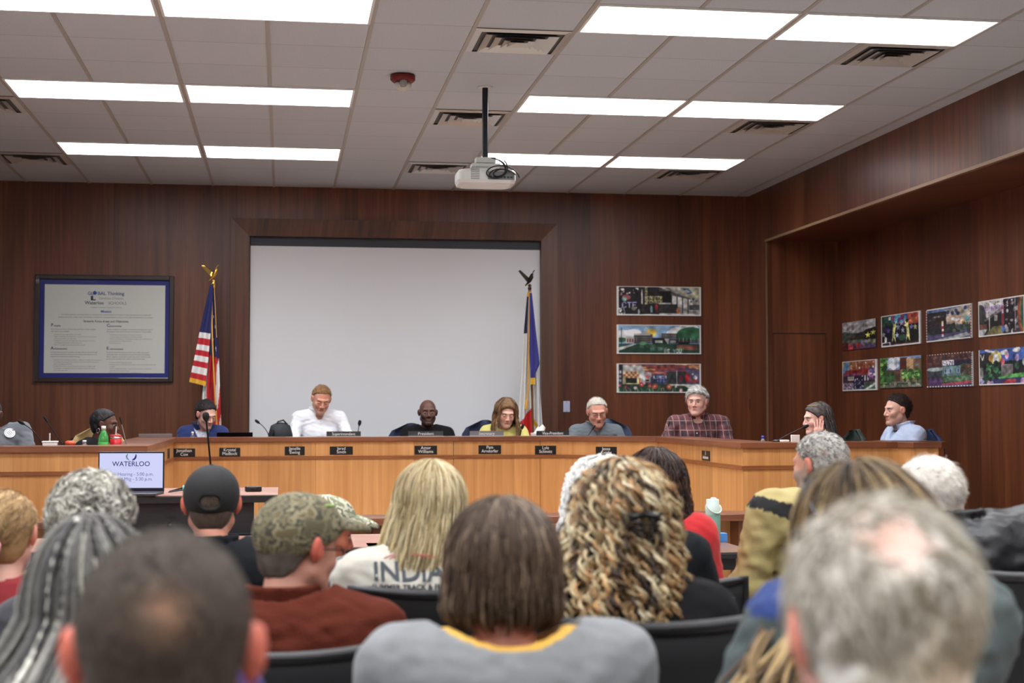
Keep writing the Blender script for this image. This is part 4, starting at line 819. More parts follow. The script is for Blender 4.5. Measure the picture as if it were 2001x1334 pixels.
a8 = mk(8, (40, 44, 50)); a8.rect(0, 0, 1, .34, (50, 90, 190)); a8.rect(0, .1, .3, .6, (50, 50, 54)); a8.ell(.38, .24, .12, .2, (232, 214, 90)); a8.ell(.38, .27, .07, .13, (236, 240, 240)); a8.ell(.27, .25, .05, .09, (230, 150, 50))
for x, y in ((.56, .12), (.82, .07)): a8.ell(x, y, .08, .06, Wt); a8.ell(x+.03, y-.03, .05, .05, Wt)
for x, y, c in ((.53, .36, (226, 80, 100)), (.62, .2, (236, 160, 190)), (.83, .28, (180, 150, 210)), (.83, .5, (60, 120, 90)), (.98, .4, (170, 200, 190))): a8.ell(x, y, .042, .1, c)
a8.blot(.2, .4, .48, .85, 40, [(40, 110, 70), (70, 150, 90), (30, 60, 50), (60, 50, 40)], .03, .07); a8.rect(.5, .44, .74, .75, (150, 144, 140))
for k in range(9): a8.rect(.505+k*.026, .46, .513+k*.026, .75, (40, 40, 44))
a8.poly([(.4, .8), (.7, .72), (1, .68), (1, .8), (.5, .86)], (90, 200, 80)); a8.poly([(.3, .84), (1, .8), (1, 1), (.2, 1)], (60, 60, 130)); a8.rect(.58, .86, .8, .9, (200, 60, 50)); a8.rect(.52, .9, .8, .97, (180, 40, 60)); a8.rect(0, .7, .22, 1, (40, 80, 60)); a8.blot(.02, .86, .3, .97, 8, [(220, 150, 190), (170, 150, 210)], .04, .06); a8.rect(.02, .5, .1, .8, (150, 146, 144)); a8.line(.16, .02, .36, .1, .06, Wt); a8.ell(.95, .92, .06, .1, (190, 130, 200)); a8.line(.04, .14, .08, .3, .03, (200, 200, 190)); a8.line(.12, .14, .08, .3, .03, (200, 200, 190)); a8.grain(9); a8.border(.015, .0, .02, .03)
niche_art(((1648, 631), (1713, 622), (1648, 685)), a1, 'grey painted schoolyard with two yellow stars, leftmost of the upper row in the niche', (60, 50, 60))
niche_art(((1724, 618), (1800, 607), (1724, 679)), a2, 'painting of two yellow leaping figures among blue stars in the niche upper row')
niche_art(((1812, 605), (1900, 593), (1812, 669)), a3, 'painting with a red and white striped tower in the niche upper row')
niche_art(((1914, 590), (2004, 575), (1914, 659)), a4, 'painting with purple lettering and a rainbow edge, rightmost of the niche upper row')
niche_art(((1648, 707), (1715, 701), (1648, 764)), a5, 'busy red-roofed school painting, leftmost of the lower row in the niche')
niche_art(((1722, 700), (1802, 694), (1722, 758)), a6, 'painting of a brick school behind green trees in the niche lower row', (90, 100, 70))
niche_art(((1813, 694), (1902, 686), (1813, 757)), a7, 'painting of a dark brick entrance with a purple path in the niche lower row')
niche_art(((1915, 684), (2006, 677), (1915, 753)), a8, 'daisy sun and balloons on blue sky, rightmost painting of the niche lower row')

# ------------------------------------------------------------------ framed mission poster
pa = atY(70, 536, 0); X0, X1, Z0, Z1 = .105, 1.452, 1.70, 2.768
po = empty('framed_poster', (0, -.001, 0), 0, 'large framed mission poster with a blue mat on the walnut wall', 'poster')
FRM = mat('poster_frame_wood', (42, 26, 20), .3, coat=.3)
for nm, lo, hi in (('a', (X0, -.035, Z0), (X0+.045, 0, Z1)), ('b', (X1-.045, -.035, Z0), (X1, 0, Z1)), ('c', (X0+.045, -.035, Z0), (X1-.045, 0, Z0+.045)), ('d', (X0+.045, -.035, Z1-.045), (X1-.045, 0, Z1))): MB().box(lo, hi, .006).obj('frame', FRM, po)
MB().box((X0+.045, -.012, Z0+.045), (X1-.045, -.001, Z1-.045)).obj('mat', mat('blue_mat', (34, 42, 124), .6), po)
sx0, sx1, sz0, sz1 = .195, 1.365, 1.79, 2.672
MB().box((sx0, -.0145, sz0), (sx1, -.0121, sz1)).obj('sheet', mat('poster_sheet', (212, 214, 206), .6), po)
NAVY = mat('ink_navy', (40, 58, 130), .6); BLU = mat('ink_blue', (40, 80, 160), .6); GRN = mat('ink_green', (110, 150, 120), .6); DK = mat('ink_dark', (50, 50, 62), .6); GRY = mat('ink_grey', (104, 104, 112), .6)
sw, sh_ = sx1-sx0, sz1-sz0; PYs = -.0149
def pt(s, size, fx, fy, m, al='CENTER', sx=1., off=0., line=1.): return text(s, size, (sx0+fx*sw, PYs, sz1-fy*sh_), m, po, align=al, sx=sx, ext=.0002, off=off, line=line)
pt('GL   BAL Thinking', .046, .505, .115, NAVY, off=.0007, sx=1.03); pt('Limitless Choices', .034, .55, .165, GRN, sx=1.0)
t = MB().lathe([(0, -.0006), (.019, -.0006), (.019, 0), (0, 0)], (sx0+.4135*sw, PYs, sz1-.092*sh_), 24, 'Y'); t.obj('globe_emblem', BLU, po)
q = MB().box((sx0+.380*sw, PYs-.0004, sz1-.165*sh_), (sx0+.40*sw, PYs, sz1-.125*sh_)); q.box((sx0+.38*sw, PYs-.0004, sz1-.178*sh_), (sx0+.42*sw, PYs, sz1-.165*sh_)); q.obj('figure_emblem', DK, po)
pt('Waterloo', .046, .41, .222, DK, off=.0008); pt('SCHOOLS', .040, .60, .222, GRY)
pt('Engaged in Learning * Prepared for Success', .017, .51, .262, GRY)
pt('Mission', .034, .508, .315, BLU, off=.0009)
pt('The Waterloo Schools community commits to a comprehensive system of education and support to assure that each and every student will\ngraduate prepared for college, career and citizenship as evidenced by continuing education, pursuing a career path and contributing to a community.', .0165, .508, .345, DK, line=1.55, sx=.93)
pt('Strategic Focus Areas and Objectives', .029, .508, .425, DK, off=.0006)
def block(fx, fy, cap, rest, body, bul, n):
    pt(cap, .042, fx, fy, NAVY, 'LEFT', off=.001); pt(rest, .022, fx+.024, fy, DK, 'LEFT', off=.0006, sx=1.3)
    pt(body, .0158, fx, fy+.036, DK, 'LEFT', line=1.38, sx=.98); pt(bul, .0150, fx+.02, fy+.036+n*.027+.006, GRY, 'LEFT', line=1.38, sx=.98)
block(.055, .475, 'P', 'eople', 'Recruit, hire and retain a diverse, high performing workforce aligned\nwith district core strategies.', '* Attract and retain high quality, diverse staff.\n* Align and develop responsibility for a safe environment for personal\n  and career growth in the right place.\n* Implement and monitor the high quality partnership with the area\n  professional development and sharing process.\n* Improve our high standard for leadership success.', 2)
block(.515, .475, 'C', 'ommunity', 'Create, strengthen and engage in community partnerships that result in\nthe academic, social and behavioral success of each and every student.', '* Collaborate to build strong and trusted community.\n* Improve image and confidence in Waterloo Schools.\n* Review and implement comprehensive programs for the families and\n  community wide social connections.\n* Diversify options.', 2)
block(.055, .735, 'A', 'chievement', 'Increase achievement for all students through rigorous curriculum, high\nexpectations and effective delivery of instruction, with emphasis on the\nimportance in reading and sustained learning.', '* Accelerate the percentage of students proficient in reading, math and science.\n* Accelerate the learning for all students while narrowing the achievement\n  gap for all subgroups by 2017.\n* Enable CTE to have a means with increased graduate college ready\n  and program components in order to prepare students for college,\n  career and citizenship.', 3)
block(.515, .735, 'E', 'nvironment', 'Provide an optimal learning environment that is safe, inspiring and\nwelcoming, where all individuals are respected, valued and engaged.\nIdentify, organize and optimize financial resources for students, goals,\nprograms and operations that support student achievement.', '* Provide a safe learning environment.\n* Provide programs that allow kids to report, initiate, and prevent assist with\n  activities.\n* Plan for needs of the results - plans and culture, and of a conditional\n  system for future physical needs.\n* Align financial resources to the accountability goals.', 4)
MB().box((X0+.04, -.0285, Z0+.04), (X1-.04, -.0265, Z1-.04)).obj('glass', mat('poster_glass', (8, 8, 8), .03, alpha=.03, spec=.5), po)

# ------------------------------------------------------------------ flags
CLOTH = mat('flag_cloth', (255, 255, 255), .8, attr='Col', bump=.2, bscale=600)
def cloth(cv, outline, y0, pleats, amp, parent, name='flag_cloth', Y=-.45):
    """outline: list of (v_px, left_px, right_px) down the flag, in photo pixels, turned into real metres on the plane Y"""
    vs = np.array([o[0] for o in outline], float); ls = np.array([o[1] for o in outline], float); rs = np.array([o[2] for o in outline], float); dv = np.array([o[3] if len(o) > 3 else 0 for o in outline], float)
    def P(u, v):
        vp = vs[0]+(vs[-1]-vs[0])*v; l = np.interp(vp, vs, ls); r = np.interp(vp, vs, rs); d = np.interp(vp, vs, dv)
        out = np.zeros((len(u), 3))
        for i in range(len(u)):
            p = atY(l[i]+(r[i]-l[i])*u[i], vp[i]+d[i]*u[i], Y); out[i] = p
        k = np.clip(v*3, .25, 1); out[:, 1] += y0+amp*k*np.sin(u*pleats*2*PI+v*1.3)
        return out
    return paint_mesh(cv, P, name, CLOTH, parent, None)
YF = -.40
def pole_flag(base, top, label, eagle_rgb, metal, facing=1):
    b, t_ = atY(base[0], base[1], YF), atY(top[0], top[1], YF); d = (t_-b)/(t_[2]-b[2]); foot = b+d*(.18-b[2])
    t = empty('flag', (0, 0, 0), 0, label, 'flag')
    MB().tube([foot, t_], .0155, 14).obj('pole', mat('pole_wood', (112, 74, 42), .35, coat=.4), t)
    MB().lathe([(0, 0), (.14, 0), (.14, .02), (.05, .045), (.03, .12), (0, .12)], tuple(foot), 28).obj('stand', mat('stand_metal', (150, 120, 60), .3, 1), t)
    return t, t_
# US flag
t, top = pole_flag((393, 800), (417, 557), 'American flag with a gilded eagle on its pole between poster and screen', None, None)
NB, RD, WH, YL = (34, 38, 92), (184, 34, 42), (224, 222, 218), (222, 170, 50)
cv = Canvas(40, 90, NB, 1)
for k in range(8): cv.rect(0, .49+k*.058, 1, .49+(k+1)*.058, WH if k % 2 == 0 else RD)
cv.rect(0, .955, 1, 1, YL); cloth(cv, [(556, 411, 417, 0), (600, 401, 415, 2), (645, 391, 412, 3), (700, 380, 407, 5), (746, 370, 402, 8)], -.045, 1.2, .018, t, 'canton_fold')
cv = Canvas(40, 120, (36, 40, 90), 2)
cv.poly([(0, .43), (1, .46), (1, 1), (0, 1)], RD)
cv.poly([(0, .47), (.14, .44), (.35, 1), (.12, 1), (0, .7)], WH); cv.poly([(.80, .5), (1, .46), (1, .62), (.82, .78), (.74, .7)], WH); cv.poly([(.9, .86), (1, .8), (1, .93), (.86, 1), (.8, 1)], WH); cv.poly([(.42, .6), (.6, .62), (.62, .8), (.5, .82)], (150, 30, 36)); cv.poly([(0, .74), (.2, .8), (.1, .9), (0, .86)], RD); cv.poly([(0, .86), (.25, .92), (.3, 1), (0, 1)], WH)
for x, y in ((.55, .20), (.72, .26), (.52, .34), (.76, .40)): cv.star(x, y, .018, Wt, 1.)
cv.rect(0, 0, 1, .02, YL); cloth(cv, [(556, 413, 420), (640, 408, 425), (700, 405, 428), (760, 396, 430), (870, 392, 434)], .0, 2.3, .022, t, 'main_fold')
q = MB(); q.tube([tuple(atY(u, v, YF)+np.array([0, -.07, 0])) for u, v in ((414, 556), (415, 640), (417, 700), (420, 760), (424, 830))], .008, 8); q.tube([tuple(atY(u, v, YF)+np.array([0, -.068, 0])) for u, v in ((419, 556), (422, 620), (424, 660))], .004, 6); q.obj('gold_cord', mat('gold_cord', (214, 158, 60), .6), t)
def eagle(parent, p, m, sp=1., dirx=1, blade=.0):
    q = MB(); q.lathe([(0, 0), (.016, 0), (.02, .02), (.012, .03), (.02, .045), (.006, .06), (0, .06)], tuple(p), 16)
    c = Vector(p)+Vector((0, 0, .06))
    q.tube([c+Vector((dirx*-.02*sp, 0, .0)), c+Vector((0, 0, .03)), c+Vector((dirx*.02*sp, 0, .07)), c+Vector((dirx*.028*sp, 0, .10)), c+Vector((dirx*.045*sp, 0, .10))], [.005, .018, .022, .012, .003], 10)
    q.tube([c+Vector((dirx*-.01, 0, .02)), c+Vector((dirx*-.045, 0, -.02))], [.012, .006], 8)
    for sy in (-1, 1):
        rows = []
        for k in range(6):
            s = k/5; base = c+Vector((0, sy*.012, .06)); tipd = Vector((-.10*sp*s*dirx*(1 if sy > 0 else -.55), sy*.03*s, .085*s*(1 if sy > 0 else .95))); chord = Vector((-.02*dirx, 0, -.045*(1-.75*s))); rows += [base+tipd, base+tipd+chord+Vector((0, .004*sy, 0))]
        n = len(rows); v2 = [r+Vector((0, .005*sy, .0)) for r in rows]
        f = [(2*k, 2*k+1, 2*k+3, 2*k+2) for k in range(5)]; q.add(rows+v2, f+[tuple(reversed([i+n for i in a])) for a in f]+[(0, 2*5, 2*5+n, n)], True)
    return q.obj('eagle_finial', m, parent)
eagle(t, top, GOLDM, 1.0, 1)
# state flag
t, top = pole_flag((1041, 850), (1035, 566), 'blue, white and red flag with a dark eagle before the screen', None, None)
cv = Canvas(24, 70, (44, 44, 116), 3); cv.rect(0, .93, 1, 1, YL); cloth(cv, [(573, 1034, 1038), (650, 1034, 1046), (690, 1034, 1051), (712, 1035, 1053), (730, 1036, 1045), (751, 1036, 1045)], -.04, .8, .014, t, 'blue_fold')
cv = Canvas(30, 100, (222, 220, 216), 4); cv.poly([(0, .86), (1, .76), (1, 1), (0, 1)], (196, 36, 34)); cv.rect(0, 0, 1, .03, YL); cv.rect(0, .03, .5, .27, (40, 42, 70)); cloth(cv, [(570, 1031, 1037), (640, 1025, 1036), (740, 1019, 1036), (870, 1011, 1040)], .02, 1.6, .03, t, 'red_and_white_fold')
cv = Canvas(24, 60, (214, 214, 212), 5); cv.poly([(0, .66), (.5, .78), (1, .90), (1, .97), (.5, .84), (0, .74)], YL); cloth(cv, [(700, 1042, 1050), (760, 1043, 1057), (870, 1044, 1065)], .03, 1.1, .03, t, 'white_fold')
q = MB(); q.tube([tuple(atY(u, v, YF)+np.array([0, -.06, 0])) for u, v in ((1034, 570), (1032, 660), (1030, 760), (1028, 778))], .008, 8); e = atY(1028, 778, YF)+np.array([0, -.06, 0]); q.tube([tuple(e), tuple(e+np.array([-.005, 0, -.04])), tuple(e+np.array([-.01, 0, -.11]))], [.006, .016, .013], 10); q.obj('gold_cord', mat('gold_cord_2', (210, 156, 62), .6), t)
eagle(t, top, mat('dark_bronze', (50, 44, 36), .35, .9), .9, 1)
# ------------------------------------------------------------------ people: one continuous surface drawn out of smooth blended volumes
def snets(F, xs, ys, zs):
    """surface nets on a rectilinear grid; F<0 inside"""
    S = F < 0; nx, ny, nz = S.shape
    c = np.zeros((nx-1, ny-1, nz-1), np.int8)
    for dx in (0, 1):
        for dy in (0, 1):
            for dz in (0, 1): c += S[dx:nx-1+dx, dy:ny-1+dy, dz:nz-1+dz]
    act = (c > 0) & (c < 8); idx = np.argwhere(act)
    if len(idx) == 0: return np.zeros((0, 3)), np.zeros((0, 4), int)
    vid = np.full(act.shape, -1, np.int32); vid[act] = np.arange(len(idx))
    i, j, k = idx.T; P = np.zeros((len(idx), 3)); W = np.zeros(len(idx)); ax = (xs, ys, zs)
    for a in range(3):
        b, d = [q for q in range(3) if q != a]
        for ob in (0, 1):
            for od in (0, 1):
                o0 = [0, 0, 0]; o0[b] = ob; o0[d] = od; o1 = list(o0); o1[a] = 1
                f0 = F[i+o0[0], j+o0[1], k+o0[2]]; f1 = F[i+o1[0], j+o1[1], k+o1[2]]; m = (f0 < 0) != (f1 < 0)
                t = np.where(m, f0/np.where(m, f0-f1, 1), 0)
                pt_ = [xs[i+o0[0]], ys[j+o0[1]], zs[k+o0[2]]]; q0 = ax[a][idx[:, a]]; q1 = ax[a][idx[:, a]+1]; pt_[a] = q0+(q1-q0)*t
                P += np.stack(pt_, 1)*m[:, None]; W += m
    P /= W[:, None]
    Q = []
    for a in range(3):
        b, d = (a+1) % 3, (a+2) % 3
        s0 = [slice(None)]*3; s1 = [slice(None)]*3; s0[a] = slice(0, -1); s1[a] = slice(1, None)
        s0[b] = s1[b] = slice(1, -1); s0[d] = s1[d] = slice(1, -1)
        A, B = S[tuple(s0)], S[tuple(s1)]; e = np.argwhere(A != B)
        if len(e) == 0: continue
        flip = A[tuple(e.T)]; e = e.copy(); e[:, b] += 1; e[:, d] += 1
        def cell(ob, od):
            q = e.copy(); q[:, b] -= ob; q[:, d] -= od; return vid[tuple(q.T)]
        q = np.stack([cell(1, 1), cell(0, 1), cell(0, 0), cell(1, 0)], 1); q[~flip] = q[~flip][:, ::-1]; Q.append(q)
    return P, np.concatenate(Q)
def smin(a, b, k): h = np.clip(.5+.5*(b-a)/k, 0, 1); return b+(a-b)*h-k*h*(1-h)
def smax(a, b, k): return -smin(-a, -b, k)
def ell(P, c, r):
    q = [(P[i]-c[i])/r[i] for i in range(3)]; n = np.sqrt(q[0]**2+q[1]**2+q[2]**2)+1e-6
    g = np.sqrt((q[0]/r[0])**2+(q[1]/r[1])**2+(q[2]/r[2])**2)+1e-6; return n*(n-1)/g
def cap(P, a, b, ra, rb=None, sc=(1, 1, 1)):
    rb = ra if rb is None else rb
    a = np.array(a, float)/sc; b = np.array(b, float)/sc; d = b-a; L = (d*d).sum()+1e-9; q = [P[i]/sc[i] for i in range(3)]
    t = np.clip(sum((q[i]-a[i])*d[i] for i in range(3))/L, 0, 1)
    return (np.sqrt(sum((q[i]-a[i]-t*d[i])**2 for i in range(3)))-(ra+(rb-ra)*t))*min(sc)
def noise3(P, f, seed=0):
    r = np.random.RandomState(seed); o = 0
    for k in range(5):
        d = r.normal(size=3); d /= np.linalg.norm(d); d *= f*(.7+.6*r.rand()); ph = r.rand()*6.28; o = o+np.sin(sum(P[i]*d[i] for i in range(3))*6.28+ph+1.5*np.sin(sum(P[i]*d[(i+1) % 3] for i in range(3))*3.1+ph*2))
    return o/5
def rotm(yaw=0, pitch=0, roll=0):
    """yaw about z (left positive), pitch: head down positive, roll: tilt to the right positive"""
    return Matrix.Rotation(yaw, 3, 'Z') @ Matrix.Rotation(-pitch, 3, 'X') @ Matrix.Rotation(roll, 3, 'Y')
def tolocal(P, H, R):
    R = np.array(R); d = [P[i]-H[i] for i in range(3)]; return [sum(R[i][k]*d[i] for i in range(3)) for k in range(3)]
def head_sdf(q, o):
    """q: head-local coordinates; o: options (face shape)"""
    x, y, z = q; ax = np.abs(x); A = [ax, y, z]; w = o.get('fw', 1.); j = o.get('jaw', 1.); nz = o.get('nose', 1.)
    f = ell(q, (0, -.014, .034), (.077*w, .097, .086))
    f = smin(f, ell(q, (0, .026, -.03), (.061*w, .064, .088)), .03)
    f = smin(f, cap(A, (.050*w*j, .0, -.052), (.014*j, .066, -.099), .021*j, .019), .028)
    f = smin(f, ell(q, (0, .070, -.1), (.024*j, .022, .02)), .02)
    f = smin(f, ell(A, (.042*w, .056, -.026), (.022, .024, .024)), .02)
    f = smin(f, cap(A, (.008, .087, .026), (.042*w, .072, .026), .0105, .0095), .014)
    f = smax(f, -ell(A, (.031*w, .1, .003), (.019, .017, .012)), .012)
    f = smin(f, ell(A, (.031*w, .0755, .001), (.0145, .0125, .0115)), .003)
    f = smin(f, cap(q, (0, .089, .012), (0, .107*nz+.0, -.030), .0065, .0105), .012)
    f = smin(f, ell(A, (.0125, .094, -.036), (.009, .010, .0075)), .007)
    f = smin(f, cap(q, (-.019, .0835, -.0595), (.019, .0835, -.0595), .006, .006), .006)
    f = smin(f, cap(q, (-.016, .083, -.070), (.016, .083, -.070), .0072, .0072), .005)
    f = smax(f, -cap(q, (-.021, .094, -.0648), (.021, .094, -.0648), .0028+o.get('mouth', 0)), .004)
    e = ell([ax-.0795*w-(.0)*z+.10*0, y+.006, z-.002], (0, 0, 0), (.0095, .019, .032)); e = smin(e, ell([ax-.088*w, y+.014, z-.008], (0, 0, 0), (.007, .012, .024)), .008)
    e = smax(e, -ell([ax-.093*w, y-.002, z-.004], (0, 0, 0), (.007, .009, .017)), .006)
    return smin(f, e, .006)
def skin_colors(q, o, tone):
    x, y, z = q; ax = np.abs(x); n = len(x); t = s2l(tone); c = np.tile(t, (n, 1))
    def mixm(m, col, al=1.):
        nonlocal c
        m = (np.clip(m, 0, 1)*al)[:, None]; c = c*(1-m)+s2l(col)*m
    red = o.get('flush', .25); rd = (min(255, tone[0]*1.06), tone[1]*.72, tone[2]*.68)
    mixm(1-((ax-.043)**2+(z+.028)**2)/.0007, rd, red*(1)); mixm((1-((x)**2+(z+.034)**2)/.0003)*(y > .09), rd, red*1.2); mixm((ax > .077)*1., rd, red*1.8)
    if o.get('forehead'): mixm((1-((x)**2/.003+(z-.06)**2/.0009))*(y > .05), rd, .25)
    lips = o.get('lips', (min(255, tone[0]*.86), tone[1]*.56, tone[2]*.56)); mixm(1.4*(1-((ax/.026)**2+((z+.0648)/.0095)**2))*(y > .075), lips, .8)
    if o.get('mouth', 0): mixm(3*(1-((ax/.016)**2+((z+.0648)/.004)**2))*(y > .07), (50, 22, 22))
    br = o.get('brow', (70, 50, 40)); mixm(3*(1-(((ax-.031)/.0185)**2+((z-.021-.12*(.031-ax)*0)/.0048)**2))*(y > .05), br, .85)
    # eyes
    ex, ez = ax-.031, z-.0015
    if o.get('closed'): mixm(3*(1-((ex/.0165)**2+((z+.0035)/.0028)**2))*(y > .05), (max(0, tone[0]-120), max(0, tone[1]-110), max(0, tone[2]-100)), .85)
    else:
        m = 4*(1-((ex/.0150)**2+(ez/.0062)**2))*(y > .05); mixm(m, (176, 168, 162)); gz = o.get('gaze', 0.)
        mixm(4*(1-(((x-np.sign(x)*.031-gz*.004)**2+(ez)**2)/.00004))*(np.abs(ez) < .0062)*(y > .05), o.get('iris', (40, 28, 22)))
        mixm(3*(1-((ex/.0175)**2+((z-.0085)/.0026)**2))*(y > .05), (40, 26, 22), .8)
    mixm(3*(1-((ex/.016)**2+((z+.014)/.003)**2))*(y > .05), rd, .25)
    b = o.get('beard')
    if b:
        col, al, kind = b; m = np.clip((-.045-z-.25*(ax-.03)*0)/.015, 0, 1)*np.clip((y+.02)/.02, 0, 1)
        if kind == 'full': m = np.clip((-.040-z+(ax-.035)*1.2*(ax > .035))/.012, 0, 1)*np.clip((y+.03)/.03, 0, 1)*(1-np.clip(1.4*(1-((ax/.024)**2+((z+.0648)/.009)**2)), 0, 1)*(y > .075))
        if kind == 'goatee': m = np.clip((.036-ax)/.01, 0, 1)*np.clip((-.046-z)/.008, 0, 1)*(y > .03)*(1-np.clip(1.6*(1-((ax/.022)**2+((z+.0648)/.008)**2)), 0, 1))
        mixm(m, col, al)
    s = o.get('scalp')
    if s:
        col, al = s; hl = .060-.9*np.clip(.07-y, 0, .07)-.55*np.clip(-y, 0, .1)
        mixm(np.clip((z-hl)/.02, 0, 1), col, al)
    return c*(1+.05*noise3([x, y, z], 14, 3))[:, None]
SKIN = {}
def skin_mat(tag_, rough=.5):
    m = mat('skin_'+tag_, (200, 150, 130), rough, attr='Col', bump=.08, bscale=900, spec=.4)
    b = m.node_tree.nodes['Principled BSDF']; b.inputs['Subsurface Weight'].default_value = .06; b.inputs['Subsurface Radius'].default_value = (.012, .005, .003); b.inputs['Subsurface Scale'].default_value = .6
    return m
SKINM = skin_mat('surface')
# a hand: palm toward -z, fingers along +y, thumb on +x; the relaxed curl bends toward -z
def hand_mesh(curl=.5, h=.0042):
    xs = np.arange(-.06, .085, h); ys = np.arange(-.05, .22, h); zs = np.arange(-.12, .05, h)
    X, Y, Z = np.meshgrid(xs, ys, zs, indexing='ij'); P = [X, Y, Z]
    f = cap(P, (0, -.04, 0), (0, .012, 0), .026, .028, (1.1, 1, .75))
    f = smin(f, cap(P, (.015, .03, 0), (-.022, .03, 0), .024, .023, (1, 1.3, .62)), .02)
    f = smin(f, cap(P, (.024, .07, .0), (-.028, .066, 0), .0135, .0115, (1, 1.1, .85)), .016)
    for k, (x0, y0_, L, sp) in enumerate(((.028, .082, .074, .10), (.0095, .087, .082, .03), (-.0095, .083, .077, -.04), (-.027, .075, .060, -.14))):
        a = np.array([x0, y0_-.006, 0.]); ang = curl*(.35+.08*k); rr = (.0095, .0098, .0092, .008)[k]; seg_ = (.45, .32, .25)
        g = None
        for n in range(3):
            d = np.array([math.sin(sp)*math.cos(ang), math.cos(sp)*math.cos(ang), -math.sin(ang)]); b = a+d*L*seg_[n]
            c_ = cap(P, a, b, rr*(1-.09*n), rr*(1-.09*(n+1))); g = c_ if g is None else smin(g, c_, .003); a = b; ang += curl*(.75-.1*n)
        f = smin(f, g, .004)
    a, b, c_ = (.024, .004, -.004), (.052, .036, -.012-.01*curl), (.060-.012*curl, .066, -.022-.02*curl)
    g = smin(cap(P, a, b, .0155, .0115), cap(P, b, c_, .0112, .0088), .004); f = smin(f, g, .014)
    return snets(f.astype(np.float32), xs, ys, zs)
HAND = {c: hand_mesh(c) for c in (.25, .7)}
def place_hand(V, w, d, n, mirror):
    """w wrist, d finger direction, n back-of-hand normal"""
    d = Vector(d).normalized(); n = Vector(n); n = (n-d*n.dot(d)).normalized(); x = d.cross(n)
    R = np.array([list(x), list(d), list(n)]); V = V.copy()
    if mirror: V[:, 0] *= -1
    return V @ R+np.array(w)
def mesh_join(parts):
    V, F, C = [], [], []; b = 0
    for v, f, c in parts: V.append(v); F.append(f+b); C.append(c); b += len(v)
    return np.concatenate(V), np.concatenate(F), np.concatenate(C)
def axis(lo, hi, h, fine=None, hf=None):
    if not fine: return np.arange(lo, hi+h, h)
    a = np.arange(lo, fine[0], h); b = np.arange(fine[0], fine[1], hf); c = np.arange(fine[1], hi+h, h); return np.unique(np.round(np.concatenate([a, b, c]), 5))
